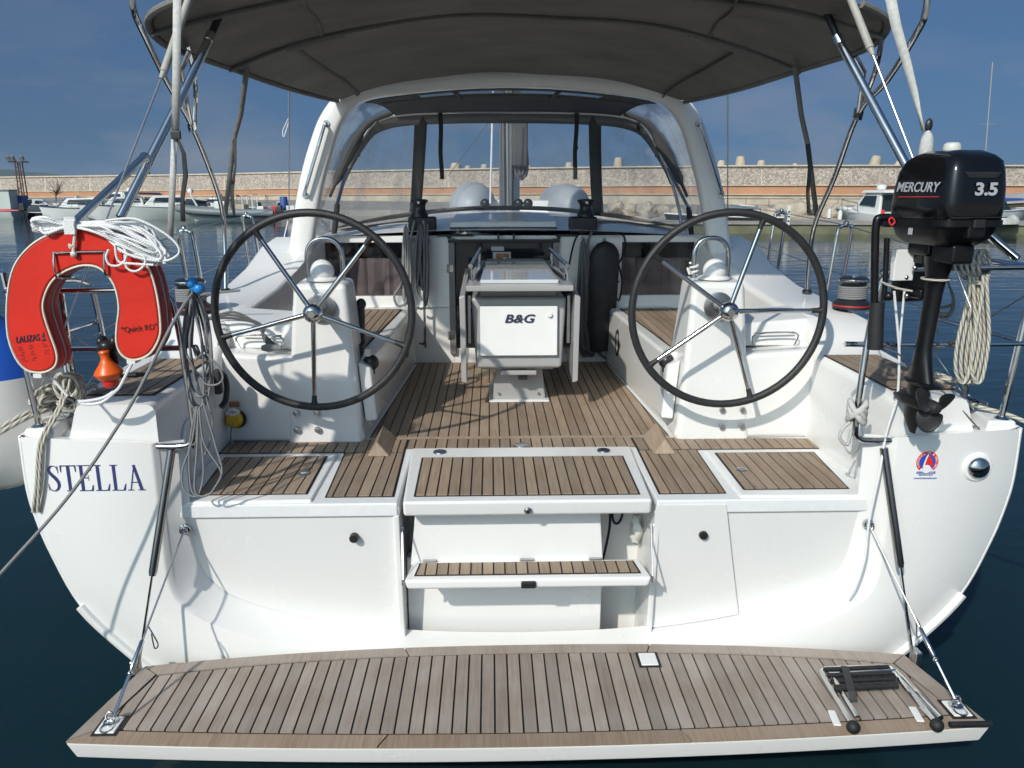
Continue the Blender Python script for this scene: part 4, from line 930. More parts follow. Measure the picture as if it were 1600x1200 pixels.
# ---------------------------------------------------------------- bimini
BE = [(5.60, 1.13, 2.85), (5.3, 1.225, 2.862), (4.9, 1.345, 2.875), (4.5, 1.475, 2.895), (4.2, 1.585, 2.92), (4.05, 1.645, 2.935), (3.92, 1.665, 2.965), (3.80, 1.64, 3.00), (3.72, 1.57, 3.03), (3.66, 1.45, 3.06)]
g = G(); rows = []; NB = 24
for y, wx, ze in BE:
    cz = 3.022 + .155 * min(1, (5.60 - y) / 1.2)
    row = []
    for k in range(NB + 1):
        u = 2 * k / NB - 1; z = ze + (cz - ze) * (1 - abs(u) ** 2.4); z += .010 * math.sin(u * 9 + y * 5) * (1 - u * u) - .012 * math.sin(math.pi * max(0, min(1, (5.60 - y) / 1.1)))
        yy = y - (.0 if y > 3.8 else .12 * (1 - abs(u) ** 3) * ((3.8 - y) / .14)); row.append(V((wx * u, yy, z)))
    rows.append(row)
bim = thing('b', None, None); bpy.data.objects.remove(bim)
bim = G().grid(rows).build('bimini', 'canvas', boat, solid=.008, sub=1); bim['label'] = 'dark grey bimini awning'
for s in (0, -1):    # edge hem
    G().tube([r[s] for r in rows], .016, 8, 3).build('hem', 'canvas', bim)
# pockets for the hoops, sewn across the underside, and diagonal seams
def bpt(y, u, dz=-.012):
    for (r0, (ya, _, _)), (r1, (yb, _, _)) in zip(zip(rows, BE), zip(rows[1:], BE[1:])):
        if yb <= y <= ya:
            t = (ya - y) / (ya - yb); k = (u + 1) / 2 * NB; i = min(int(k), NB - 1); f_ = k - i
            return r0[i].lerp(r0[i + 1], f_).lerp(r1[i].lerp(r1[i + 1], f_), t) + V((0, 0, dz))
    return rows[-1][int((u + 1) / 2 * NB)] + V((0, 0, dz))
for y, y2 in ((4.42, 4.42), (3.86, 3.9)):
    G().tube([bpt(y + .02 * abs(u), u) for u in [k / 15 - 1 for k in range(31)]], .019, 8, 0, flat=.45).build('hoop_pocket', 'canvas', bim)
for s in (-1, 1):
    G().tube([bpt(4.42 - .0, s * .78), bpt(4.8, s * .80), bpt(5.2, s * .82), bpt(5.56, s * .88)], .016, 8, 4, flat=.4).build('seam', 'canvas', bim)
    G().tube([bpt(4.40, s * .66), bpt(4.2, s * .62), bpt(4.0, s * .60), bpt(3.8, s * .58)], .014, 8, 4, flat=.4).build('seam', 'canvas', bim)
    G().tube([bpt(4.44, s * .60, -.02), bpt(4.44, s * .80, -.02)], .02, 8).build('pocket_end', 'canvas', bim)
# frame: hinged stainless hoops each side
for s in (-1, 1):
    if s < 0: ta = [(AX(205, -12, -1.60)), AX(210, 20, -1.605), AX(222, 48, -1.61), AX(262, 130, -1.65), AX(300, 197, -1.70), AX(335, 285, -1.73), AX(348, 335, -1.745), AX(352, 390, -1.75), V((-1.75, 4.86, 1.70))]
    else: ta = [AX(1450, -12, 1.60), AX(1446, 20, 1.605), AX(1436, 46, 1.61), AX(1387, 125, 1.65), AX(1341, 178, 1.70), AX(1305, 275, 1.73), AX(1275, 345, 1.745), AX(1266, 392, 1.75), V((1.75, 4.72, 1.70))]
    t1 = G().tube(ta, .0135, 12, 4).build('frame_tube', 'steel', bim)
    G().lathe([(.03, 0), (.028, .012), (.02, .02)], V((s * 1.75, ta[-1].y, 1.685)), n=16).build('tube_foot', 'black', t1)
    j = ta[4]
    G().box(j, (.03, .06, .05), Matrix.Rotation(R(20), 3, 'X')).build('hinge', 'steel', t1, bevel=.006)
    if s < 0: tb = [AY(346, 18, 3.92), AY(328, 58, 3.84)]; tc_ = [AY(328, 58, 3.84), AY(278, 162, 3.66), AY(188, 340, 3.40)]; td = [AY(296, 80, 3.95), AY(283, 110, 3.98)]
    else: tb = [AY(1288, 12, 3.86), AY(1310, 62, 3.80)]; tc_ = [AY(1310, 62, 3.80), AY(1352, 140, 3.66), AY(1430, 285, 3.40)]; td = [AY(1336, 88, 3.86), AY(1350, 112, 3.9)]
    t2 = G().tube(tc_, .019, 12).build('frame_strut', 'steel', bim)
    G().tube(tb, .017, 12).build('strut_sleeve', 'black', t2)
    G().ball(tb[0], .026, 12, 8).build('strut_joint', 'steel', t2); G().lathe([(.022, -.02), (.022, .02)], tb[1], tb[1] - tb[0], 14).build('collar', 'steel', t2)
    G().tube([td[0], td[1], ta[4]], .012, 10).build('frame_link', 'steel', bim)
    if s < 0: tq = [AY(292, 70, 4.0), AX(305, 130, -1.66), ta[4] + V((0, .03, -.02))]
    else: tq = [AY(1378, 62, 3.85), AX(1368, 110, 1.655), AX(1346, 168, 1.69)]
    G().tube(tq, .0125, 10, 4).build('frame_tube', 'steel', bim)
# bright diagonal brace, port
pb = G().tube([AY(228, 243, 3.47), AY(116, 348, 3.16)], .0165, 12).build('diagonal_brace', 'steel', bim)
G().ball(AY(226, 246, 3.47), .022, 12, 8).build('strut_joint', 'steel', pb)
G().tube([AY(1428, 262, 3.42), AY(1470, 305, 3.30), AY(1590, 405, 3.05)], .0165, 12).build('diagonal_brace', 'steel', bim)
# webbing straps
def strap(pts, w_, mat, nm='strap', parent=None, twist=None):
    L0 = [p + V((-w_ / 2, 0, 0)) for p in pts]; L1 = [p + V((w_ / 2, 0, 0)) for p in pts]
    if twist:
        L0 = [p + V((-w_ / 2 * math.cos(t), w_ / 2 * math.sin(t), 0)) for p, t in zip(pts, twist)]; L1 = [p + V((w_ / 2 * math.cos(t), -w_ / 2 * math.sin(t), 0)) for p, t in zip(pts, twist)]
    return G().grid([L0, L1]).build(nm, mat, parent or bim, solid=.003)
strap([AY(277, -10, 3.4), AY(276, 100, 3.42), AY(274, 208, 3.45)], .032, 'tape'); strap([AY(273, 208, 3.45), AY(270, 280, 3.46), AY(266, 372, 3.48)], .026, 'tape')
bkl = AY(275, 211, 3.44); G().box(bkl, (.04, .012, .034)).build('buckle', 'black', bim, bevel=.004)
strap([AY(277, 215, 3.44), AY(287, 240, 3.45), AY(290, 275, 3.46), AY(285, 310, 3.46), AY(286, 346, 3.46)], .022, 'tape_d', twist=[.9, .5, .2, .4, .3])
strap([AX(386, 106, -1.40), AX(376, 180, -1.55), AX(366, 215, -1.62), AX(352, 335, -1.76)], .03, 'canvas'); strap([AX(366, 215, -1.62), AX(368, 260, -1.63), AX(362, 300, -1.62), AX(366, 338, -1.62)], .03, 'tape_d', twist=[.4, 1.0, .5, .9])
strap([AX(1242, 104, 1.42), AX(1252, 180, 1.56), AX(1262, 225, 1.64), AX(1276, 338, 1.76)], .03, 'canvas'); strap([AX(1262, 225, 1.64), AX(1266, 262, 1.64), AX(1262, 300, 1.64), AX(1264, 334, 1.64)], .024, 'tape_d', twist=[.4, .6, 1.1, .9])
# backstays with their sleeves
for s, a, b, c, lab in ((-1, (305, -30), (256, 112), (168, 338), 0), (1, (1318, -30), (1360, 76), (1432, 262), 0)):
    A_, B_, C_ = AY(*a, 3.62), AY(*b, 3.42), AY(*c, 3.20)
    bs = G().tube([A_ + (A_ - B_) * 3, A_, B_], .0155, 12).tube([B_, B_ + (C_ - B_).normalized() * .03], [.013, .009], 10).build('backstay', 'sleeve', boat)
    G().tube([B_, C_, C_ + (C_ - B_) * 1.1], .0042, 8).build('backstay_wire', 'wire', bs)
# ================================================================ rails, deck gear
rnd = random.Random(3)
def YA(pts, y): return [AY(a, b, y) for a, b in pts]
# pushpits -------------------------------------------------------
YR = 3.10
for s in (-1, 1):
    mir = lambda p: V((s * p[0], p[1], p[2]))
    A = [(1.497, 3.07, 1.292), (1.40, 3.07, 1.292), (1.352, 3.07, 1.305), (1.335, 3.07, 1.36), (1.36, YR, 1.70), (1.385, YR, 1.90), (1.40, YR, 1.955), (1.45, YR, 1.985), (1.60, YR, 1.99), (1.95, YR, 1.995), (2.02, 3.13, 1.99), (2.045, 3.22, 1.985), (2.05, 3.6, 1.98), (2.04, 3.72, 1.96), (2.015, 3.78, 1.90), (1.99, 3.8, 1.40)]
    if s < 0: A = A[:5] + [(1.375, YR, 1.83), (1.39, YR, 1.88), (1.45, YR, 1.91), (1.60, YR, 1.915), (1.95, YR, 1.915), (2.02, 3.13, 1.91), (2.045, 3.22, 1.91), (2.05, 3.6, 1.90), (2.03, 3.75, 1.87), (2.01, 3.78, 1.80), (1.99, 3.8, 1.40)]
    pp = G().tube([mir(p) for p in A], .0135, 12, 3).build('pushpit', 'steel', boat)
    G().tube([mir(p) for p in ((1.27 if s > 0 else 1.36, YR, 1.688), (1.40, YR, 1.686), (1.95, YR, 1.686), (2.01, 3.13, 1.686), (2.03, 3.25, 1.686), (2.02, 3.80, 1.68))], .011, 10, 3).build('mid_rail', 'steel', pp)
    for p, q in (((2.02, 3.12, 1.98), (1.955, 3.10, 1.375)), ((2.045, 3.5, 1.97), (1.99, 3.42, 1.37)), ((1.80, 3.1, 1.98 if s > 0 else 1.91), (1.86, 3.22, 1.345))):
        G().tube([mir(p), mir(q)], .0125, 10).build('pushpit_leg', 'steel', pp)
        G().lathe([(.035, 0), (.033, .008), (.018, .02)], mir(q) - V((0, 0, .012)), n=16).build('leg_base', 'steel', pp)
    G().tube([mir((2.03, 3.13, 1.90)), mir((1.78, 3.35, 1.60)), mir((1.9, 3.2, 1.38))], .0035, 6).build('pushpit_wire', 'wire', pp)
    # hairpin stanchions
    hair = (((288, 360), -2.03, 4.02), ((385, 337), -2.10, 5.5)) if s < 0 else (((1322, 352), 2.04, 4.3), ((1221, 332), 2.10, 5.9))
    tops = []
    for (px, py), x, yb in hair:
        t = AX(px, py, x); hx, hz = sheer(t.y); b = V((t.x - s * .0, t.y, hz))
        sp = G().tube([b + V((-s * .10, 0, .02)), t + V((-s * .05, 0, -.06)), t + V((-s * .035, 0, -.012)), t + V((-.0, 0, 0)), t + V((s * .03, 0, -.012)), t + V((s * .035, 0, -.06)), b + V((s * .0, .04, 0))], .0115, 10, 4).build('stanchion', 'steel', boat)
        G().ball(t + V((s * .0, 0, .012)), .018, 10, 8).build('stanchion_eye', 'steel', sp); tops.append(t)
    l0 = mir((2.03, 3.7, 1.97 if s > 0 else 1.89)); far = V((s * 2.13, 7.6, tops[1].z + .02))
    G().tube([l0, tops[0], tops[1], far], .0032, 6).tube([l0 - V((0, 0, .28)), tops[0] - V((0, 0, .3)), tops[1] - V((0, 0, .3)), far - V((0, 0, .3))], .0028, 6).build('lifeline', 'wire', boat)
    # shrouds
    px = 452 if s < 0 else 1137
    a = AY(px, 345, 8.3); b = AY(px + (-1 if s < 0 else 0), 40, 8.1)
    sh = G().tube([a, b + (b - a) * 2], .007, 8).build('shroud', 'wire', boat)
    if s < 0:
        G().tube([AY(450, 345, 8.0), AY(437, 400, 7.9)], .006, 6).tube([b.lerp(a, .45), b.lerp(a, .5) + V((-.06, 0, -.03)), b.lerp(a, .55) + V((-.05, 0, 0)), b.lerp(a, .47)], .005, 6, 4).build('shroud_cord', 'rope_w', sh)
    # fold-down cleat and fairlead on the quarter
    cb = V((s * 1.93, 3.28, 1.365)); cl = G().box(cb + V((0, 0, .01)), (.05, .09, .02)).tube([cb + V((0, -.11, .05)), cb + V((0, -.04, .045)), cb + V((0, .04, .045)), cb + V((0, .11, .05))], [.008, .012, .012, .008], 10, 3).tube([cb + V((0, -.03, 0)), cb + V((0, -.03, .05))], .011, 8).tube([cb + V((0, .03, 0)), cb + V((0, .03, .05))], .011, 8); cl.build('mooring_cleat', 'steel', boat)
    # coaming winches
    wb = AY(1330, 482, 4.3) if s > 0 else AY(302, 500, 4.3); wb.z = 1.655
    wn = G().lathe([(.10, 0), (.10, .025), (.075, .045), (.062, .06), (.058, .10), (.066, .135), (.078, .145), (.078, .16), (.06, .17), (.001, .17)], wb, n=28).build('coaming_winch', 'black', boat, ang=40)
    G().lathe([(.0795, .146), (.081, .152), (.0795, .159)], wb, n=28).lathe([(.03, .17), (.03, .178), (.001, .178)], wb, n=16).build('winch_cap', 'steel', wn)
    G().lathe([(.1015, .012), (.103, .016), (.1015, .02)], wb, n=28).build('winch_ring', 'redside', wn)
    coil = [wb + V((math.cos(a) * .072, math.sin(a) * .072, .05 + .0115 * a / 6.283 * 1.0)) for a in [k * 2 * math.pi / 20 for k in range(20 * 6)]]
    tail = [(.10, -.12, .03), (.12, -.35, -.02), (.10, -.55, -.15)] if s > 0 else [(-.02, -.10, .06), (.05, -.2, -.005), (.25, -.15, .01)]
    wrope = G().tube(coil + [coil[-1] + V(p) for p in tail], .0065, 8)
    tag(wrope.build('winch_rope', 'rope_g'), 'grey rope wound around the ' + ('starboard coaming winch under the outboard motor' if s > 0 else 'port coaming winch behind the lifebuoy'), 'rope', 'ropes wound on the coaming winches')
    # deck line lying on the coaming
# rope jammers heap on port console, line across
g = G()
for k in range(3):
    g.tube([V((-1.60 + .05 * rnd.random(), 3.98 + .05 * k, 1.655)), V((-1.45, 4.0 + .03 * k, 1.66 + .01 * k)), V((-1.33 + .03 * rnd.random(), 4.03, 1.62)), V((-1.30, 4.0, 1.56 + .01 * k)), V((-1.26 + .02 * k, 3.98, 1.51))], .0065, 8, 6)
tag(g.build('rope_tail', 'rope_d'), 'grey rope tails draped over the port coaming onto the console shelf', 'rope')
tag(G().tube([V((-1.27, 3.96, 1.515)), V((-1.2, 3.955, 1.515))], [.022, .012], 10).tube([V((-1.30, 3.955, 1.515)), V((-1.27, 3.96, 1.515))], [.012, .022], 10).tube([V((-1.2, 3.955, 1.515)), V((-1.13, 3.95, 1.512))], .006, 8).build('rope_knot', 'rope_g'), 'grey knotted rope end lying on the port console shelf', 'rope')
# speakers in the coaming walls
for s in (-1, 1):
    c = V((s * 1.483, 3.40, 1.22)); sp = G().lathe([(.092, 0), (.092, .008), (.08, .014), (.06, .010), (.02, .008), (.001, .010)], c, (-s, 0, 0), n=32).build('speaker', 'white', boat)
    if s < 0: G().ball(c + V((.011, .0, -.03)), (.004, .012, .018), 10, 8).build('speaker_badge', 'ink', sp)
    else:
        for k in range(5): G().box(V((1.482, 3.14 + .012 * k, 1.16)), (.008, .005, .045)).build('vent_slot', 'cream', boat)
# small locker door with button on port coaming
G().box(V((-1.53, 4.0, 1.50)), (.012, .10, .09), Matrix.Rotation(R(14), 3, 'Z')).build('panel', 'white', boat, bevel=.004)
# winch handle pocket with a handle, port wall
hp = AX(336, 605, -1.478)
hnd = thing('winch_crank', 'black winch crank clipped to the port cockpit wall behind the hanging rope', 'winch crank', hp)
G().tube([hp + V((.02, -.02, .07)), hp + V((.035, .03, .06)), hp + V((.04, .05, 0)), hp + V((.035, .03, -.07)), hp + V((.02, .0, -.10))], .014, 10, 5).build('grip', 'black', hnd)
G().box(hp + V((.02, -.01, .03)), (.03, .04, .12)).build('arm', 'tape_d', hnd, bevel=.006)
# yellow float and its bracket
yc = AY(366, 656, 3.87)
yf = thing('yellow_float', 'round yellow float tied to a bracket below the port wheel', 'float', yc)
G().lathe([(.001, .025), (.03, .022), (.042, .006), (.042, -.012), (.03, -.025), (.001, -.026)], yc, (0, -1, .1), n=26).build('float_body', 'yellow', yf)
G().lathe([(.044, -.012), (.046, -.02), (.04, -.03)], yc + V((.01, 0, 0)), (0, -1, .1), n=26).build('float_back', 'rubber', yf)
G().box(yc + V((.0, .02, .075)), (.05, .012, .025)).build('bracket', 'notice', yf, bevel=.002)
G().tube([yc + V((-.03, -.02, .035)), yc + V((0, -.025, .06)), yc + V((.03, -.02, .045)), yc + V((.0, -.03, .035)), yc + V((-.02, -.02, .05))], .009, 8, 5).build('lashing', 'cream', yf)
G().tube([yc + V((0, -.03, -.01)), yc + V((-.015, -.03, -.07)), V((-1.44, 3.82, 1.05))], .004, 6, 4).build('lanyard', 'rope_g', yf)

# ---------------------------------------------------------------- horseshoe lifebuoy
HS = [(65, 582), (42, 578), (25, 559), (13, 525), (11, 480), (16, 437), (27, 408), (48, 384), (74, 368), (105, 360), (136, 357), (164, 362), (192, 377), (216, 399), (235, 424), (246, 463), (251, 505), (249, 528), (236, 551), (218, 561), (201, 561), (188, 551), (182, 533), (183, 508), (186, 480), (181, 452), (171, 433), (159, 421), (144, 415), (122, 416), (96, 427), (79, 443), (69, 466), (68, 486), (76, 514), (88, 548), (89, 565), (82, 576)]
YB = 2.915
hs3 = smooth_curve(YA(HS, YB), 3, True)
buoy = thing('horseshoe_lifebuoy', 'orange-red horseshoe lifebuoy with cream piping hung on the port stern rail', 'lifebuoy', (-1.6, 3.0, 1.4))
cen = sum(hs3, V()) / len(hs3)
def inset(pts, d):
    out = []; n = len(pts)
    for i in range(n):
        t = (pts[(i + 1) % n] - pts[i - 1]).normalized(); nn = V((-t.z, 0, t.x)); out.append(pts[i] + nn * d)
    return out
sgnn = -1 if sum(hs3[i - 1].x * hs3[i].z - hs3[i].x * hs3[i - 1].z for i in range(len(hs3))) < 0 else 1
fi = inset(hs3, sgnn * .010)
def ring_front(a, b):
    from mathutils.geometry import tessellate_polygon
    me = bpy.data.meshes.new('panel'); me.from_pydata([tuple(p) for p in a], [], [tuple(t) for t in tessellate_polygon([[V((p.x, p.z, 0)) for p in a]])]); me.materials.append(M['red']); return me
obj('front_panel', ring_front([p + V((0, -.006, 0)) for p in fi], None), buoy)
off = lambda pts, dy, d=0: [p + V((0, dy, 0)) for p in (inset(pts, sgnn * d) if d else pts)]
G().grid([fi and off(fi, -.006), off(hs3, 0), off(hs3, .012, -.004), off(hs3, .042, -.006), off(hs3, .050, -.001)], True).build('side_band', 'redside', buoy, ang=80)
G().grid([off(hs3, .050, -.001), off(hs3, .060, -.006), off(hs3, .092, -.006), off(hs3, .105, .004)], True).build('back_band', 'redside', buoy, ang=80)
obj('back_panel', ring_front(off(hs3, .105, .004), None), buoy)
G().tube(off(hs3, -.002, -.0), .0042, 6, 0, True).build('piping', 'piping', buoy)
G().tube(off(hs3, .051, -.004), .0038, 6, 0, True).build('seam', 'silver', buoy)
def front_text(nm, s_, px, py, size, rot, mat, **kw):
    o = AY(px, py, YB - .0085); ex_ = V((math.cos(R(rot)), 0, math.sin(R(rot)))); return text(nm, s_, size, o, ex_, (0, 0, 1), mat, buoy, **kw)
front_text('lettering', 'LALIZAS', 25, 536, .033, 7, 'ink', shear=.25, bold=.0003, sx=.72)
o_ = AY(63, 533, YB - .008); G().add([o_, o_ + V((.022, 0, .002)), o_ + V((.016, 0, .012))], [(0, 1, 2)]).add([o_ + V((.006, 0, .014)), o_ + V((.017, 0, .014)), o_ + V((.016, 0, .036))], [(0, 1, 2)]).build('emblem', 'ink', buoy)
front_text('lettering', '"Quick RD"', 190, 520, .029, 6, 'print', sx=.95)
for cx_, cy_ in ((27, 543), (44, 540), (65, 537), (30, 551), (46, 549), (66, 548), (32, 559), (49, 558)):
    for k in range(3):
        p = AY(cx_ + rnd.random() * 4, cy_ + k * 2.4, YB - .007); G().tube([p, p + V((.006 + .012 * rnd.random(), 0, .002 * rnd.random()))], .0009, 4).build('small_print', 'print', buoy)
# wire holder, cord and tails
wh = YA([(88, 433), (84, 398), (90, 395), (158, 393), (163, 398), (165, 429)], YB - .014); G().tube([wh[0] + V((0, .12, -.01))] + wh + [wh[-1] + V((0, .12, 0))], .0042, 8, 3).build('wire_holder', 'steel', buoy)
G().tube(YA([(118, 355), (117, 370), (115, 390), (116, 398)], YB - .02), .006, 8, 4).ball(AY(115, 397, YB - .02), (.012, .01, .012), 8, 6).tube(YA([(113, 385), (108, 382), (110, 388)], YB - .025), .004, 6, 3).build('tie_cord', 'cream', buoy)
G().tube(YA([(66, 580), (80, 590), (100, 612), (112, 624), (130, 627), (160, 622), (178, 612)], 2.95), .006, 8, 5).build('tail_cord', 'rope_w', buoy)
G().tube(YA([(210, 560), (200, 580), (188, 603), (180, 612), (160, 628), (135, 632), (120, 626)], 2.95), .006, 8, 5).build('tail_cord', 'rope_w', buoy)
G().box(AY(209, 563, YB + .02), (.03, .05, .016)).build('tag', 'fender', buoy); G().box(AY(64, 585, YB + .02), (.03, .05, .016)).build('tag', 'fender', buoy)
G().tube(YA([(105, 622), (116, 627)], 2.94), .011, 8).build('tape_wrap', 'black', buoy)

# white floating line flaked on top of the lifebuoy
g = G()
for k in range(46):
    a = rnd.random(); q = [(50 + 14 * rnd.random(), 352 + 14 * (k / 46) - 8), (66 + 6 * rnd.random(), 340 + 22 * (k / 46)), (106, 349 + 9 * (k / 46)), (150 + 20 * rnd.random(), 346 + 10 * (k / 46) + 6 * rnd.random()), (205 + 25 * rnd.random(), 352 + 30 * (k / 46)), (238 + 26 * rnd.random(), 378 + 32 * rnd.random()), (225 + 25 * rnd.random(), 395 + 18 * rnd.random()), (185 + 22 * rnd.random(), 372 + 26 * (k / 46)), (150 + 10 * rnd.random(), 352 + 14 * (k / 46)), (105, 351 + 8 * rnd.random()), (70 + 5 * rnd.random(), 350 + 16 * rnd.random())]
    y = 2.90 + .10 * (k % 7) / 6
    g.tube([AY(px + rnd.uniform(-1.5, 1.5), py + rnd.uniform(-1.5, 1.5), y + .02 * rnd.uniform(-1, 1) + (0 if abs(px - 106) > 20 else .35 * (2.95 - y))) for px, py in q], .0054, 6, 4, True)
for q in ([(170, 390), (166, 402), (172, 414), (188, 414), (198, 400), (192, 386), (180, 382)], [(195, 398), (198, 418), (212, 424), (225, 415), (226, 402), (210, 396)], [(180, 384), (185, 408), (206, 412), (240, 414)], [(165, 345), (210, 342), (250, 360), (275, 380), (280, 395), (268, 405), (255, 408)]):
    g.tube(YA(q, 2.885), .0046, 6, 5)
for k in range(7):
    x = 102 + 2.3 * k; g.tube(YA([(x, 344), (x - 1, 352), (x + 1, 362), (x + .5, 366)], 2.885), .0048, 6, 3); g.tube([AY(x, 344, 2.885), AY(x, 340, 2.95), AY(x, 345, 3.02)], .0048, 6, 3)
tag(g.build('floating_line', 'rope_w', ang=80), 'hank of white floating line flaked on top of the orange lifebuoy', 'rope')
# orange rescue light
rl = AY(162, 548, 3.02)
lt = thing('rescue_light', 'orange floating rescue light hanging upside down inside the lifebuoy', 'rescue light', rl)
dwn = V((.10, 0, -1)).normalized()
G().lathe([(.001, 0), (.018, .0), (.021, .006), (.017, .012), (.016, .03), (.026, .048), (.050, .078), (.053, .088), (.042, .108), (.033, .114), (.001, .114)], rl, dwn, 24).build('light_body', 'orange', lt, ang=40)
G().lathe([(.030, .115), (.030, .128), (.023, .140), (.001, .146)], rl, dwn, 20).build('lens', 's_red', lt)
G().ball(rl + V((0, .03, .015)), (.03, .03, .022)).ball(rl + V((.03, .04, .03)), (.02, .03, .025)).ball(rl + V((-.02, .04, .03)), (.02, .03, .022)).box(rl + V((.02, .05, -.02)), (.03, .04, .08)).build('clamp', 'black', lt)
G().tube([rl + V((.05, .0, -.10)), rl + V((.10, .02, -.10)), rl + V((.13, .05, -.105))], [.006, .012, .006], 8).build('toggle', 'black', lt)
# grey line coil hung on the port gate with blue stoppers
ct = AY(302, 452, 3.06); g = G()
for k in range(11):
    w0 = 6 + 14 * rnd.random(); l0 = rnd.choice((560, 590, 620, 635, 640)); sx_ = rnd.uniform(-6, 10)
    q = [(302, 450), (298 + sx_ - w0 * .5, 490), (300 + sx_ - w0, 540), (306 + sx_ - w0 * .7, l0 - 20), (310 + sx_, l0), (318 + sx_ + w0 * .4, l0 - 18), (314 + sx_ + w0 * .7, 540), (308 + sx_ + w0 * .4, 490)]
    g.tube([AY(a + rnd.uniform(-2, 2), b, 3.0 + .08 * rnd.random()) for a, b in q], .0047, 6, 4, True)
for q, y in (([(314, 540), (325, 555), (343, 575), (348, 592), (338, 601), (322, 600), (312, 588)], 3.02), ([(308, 635), (300, 690), (285, 735), (288, 765), (308, 775), (318, 740), (314, 680), (312, 636)], 3.0), ([(312, 635), (318, 690), (345, 735), (342, 755), (330, 770), (312, 775), (304, 760), (308, 700), (310, 640)], 2.99), ([(318, 630), (338, 700), (347, 738), (330, 770)], 2.98), ([(322, 620), (332, 660), (325, 700), (318, 712)], 3.03), ([(306, 636), (296, 700), (298, 760), (308, 776)], 3.0)):
    g.tube(YA(q, y), .0042, 6, 5)
tag(g.build('hanging_line', 'rope_g', ang=80), 'long grey line coil with loose loops hanging from the port stern gate', 'rope')
g = G()
for px, py in ((300, 442), (311, 451), (305, 449)): g.ball(AY(px, py, 3.0 + .02 * rnd.random()), .021, 14, 10)
tag(g.build('rope_stopper', 'blue'), 'bright blue ball stoppers on top of the grey hanging line', 'stopper')
tag(G().tube([AY(303, 455, 3.03), AY(270, 505, 2.90), AY(200, 640, 2.86), AY(110, 772, 2.78), AY(0, 897, 2.68), AY(-150, 1060, 2.5)], .0062, 8, 5).build('mooring_line', 'rope_g'), 'thin taut grey line running from the port gate down past the name', 'rope')

# ---------------------------------------------------------------- fender
fc = V((-2.325, 3.42, 1.36))
fd = thing('ball_fender', 'large white ball fender with blue top hanging on the port side', 'fender', fc - V((0, 0, .36)))
prof = [(.001, -.36), (.10, -.345), (.20, -.29), (.275, -.19), (.305, -.05), (.30, .07), (.275, .17)]
G().lathe(prof, fc, n=40).build('fender_ball', 'fender', fd, ang=60)
G().lathe([(.275, .17), (.235, .25), (.17, .33), (.10, .385), (.055, .42), (.05, .48), (.001, .49)], fc, n=40).build('fender_top', 'fender_b', fd, ang=60)
# twisted mooring ropes at the port quarter
g = G()
g.tube([AY(-40, 690, 3.05), AY(0, 668, 3.08), AY(50, 642, 3.15), V((-1.93, 3.28, 1.42))], .0095, 10, 6).tube([AY(-40, 698, 3.02), AY(0, 676, 3.05), AY(52, 648, 3.13), V((-1.93, 3.22, 1.42))], .0095, 10, 6)
for k in range(5):
    a = k * 1.3; g.tube([V((-1.93 + .05 * math.cos(a), 3.28 + .13 * math.sin(a + t), 1.43 + .02 * k + .02 * math.sin(2 * t))) + V((.05 * math.cos(t), 0, 0)) for t in [j * .7 for j in range(9)]], .0095, 8, 3, True)
tag(g.build('mooring_rope', 'rope_t', ang=80), 'twisted cream mooring rope made fast on the port quarter cleat', 'rope')
g = G()
for dx, yy in ((-11, 3.03), (-1, 3.025)):
    g.tube([AY(112 + dx, 590, 3.12), AY(100 + dx * .5, 630, 3.08), AY(78 + dx * .6, 670, 3.045), AY(66 + dx * .5, 700, yy), AY(62 + dx * .5, 760, yy), AY(60 + dx * .8, 800, yy + .01)], .0068, 8, 5)
for k in range(4):
    g.tube(YA([(92 + 10 * k, 585), (86 + 10 * k, 605), (100 + 9 * k, 625), (120 + 4 * k, 612), (118 + 3 * k, 592)], 3.10 + .02 * k), .0085, 8, 5, True)
tag(g.build('hanging_mooring_rope', 'rope_t', ang=80), 'doubled cream rope hanging over the port corner beside the boat name', 'rope')
# starboard coil of heavy rope
g = G()
for k in range(4):
    x0 = 1512 + 7 * k; x1 = 1493 + 8 * k; d = 3.02 + .025 * (k % 3)
    g.tube(YA([(x0 + 3, 430), (x0, 470), (x1 + 4, 530), (x1, 575), (x1 + 8, 597), (x1 + 18, 590), (x0 + 12, 530), (x0 + 10, 470), (x0 + 8, 432)], d), .0074, 8, 5)
for k in range(4):
    a = k; g.tube([AY(1510 + 9 * k + 9 * math.cos(t), 413 + 22 * math.sin(t), 3.10 + .045 * math.cos(t + .5)) for t in [j * .63 for j in range(10)]], .0078, 8, 3, True)
g.tube(YA([(1516, 438), (1538, 444), (1544, 428)], 3.03), .009, 8, 4)
tag(g.build('rope_coil', 'rope_t', ang=80), 'heavy twisted cream rope coil hanging from the starboard stern rail', 'rope')
g = G()
for k in range(4):
    g.tube([V((1.80 + .05 * math.cos(t) + .012 * k, 3.34 + .07 * math.sin(t), 1.385 + .028 * k + .03 * abs(math.sin(t / 2)))) for t in [j * .63 for j in range(10)]], .0095, 8, 3, True)
g.tube([V((1.82, 3.30, 1.42)), V((1.90, 3.2, 1.40)), V((1.97, 3.16, 1.385)), V((2.05, 3.14, 1.36)), V((2.3, 3.0, 1.25))], .0095, 8, 5)
tag(g.build('mooring_rope', 'rope_t', ang=80), 'twisted cream mooring rope heaped on the starboard quarter deck', 'rope')
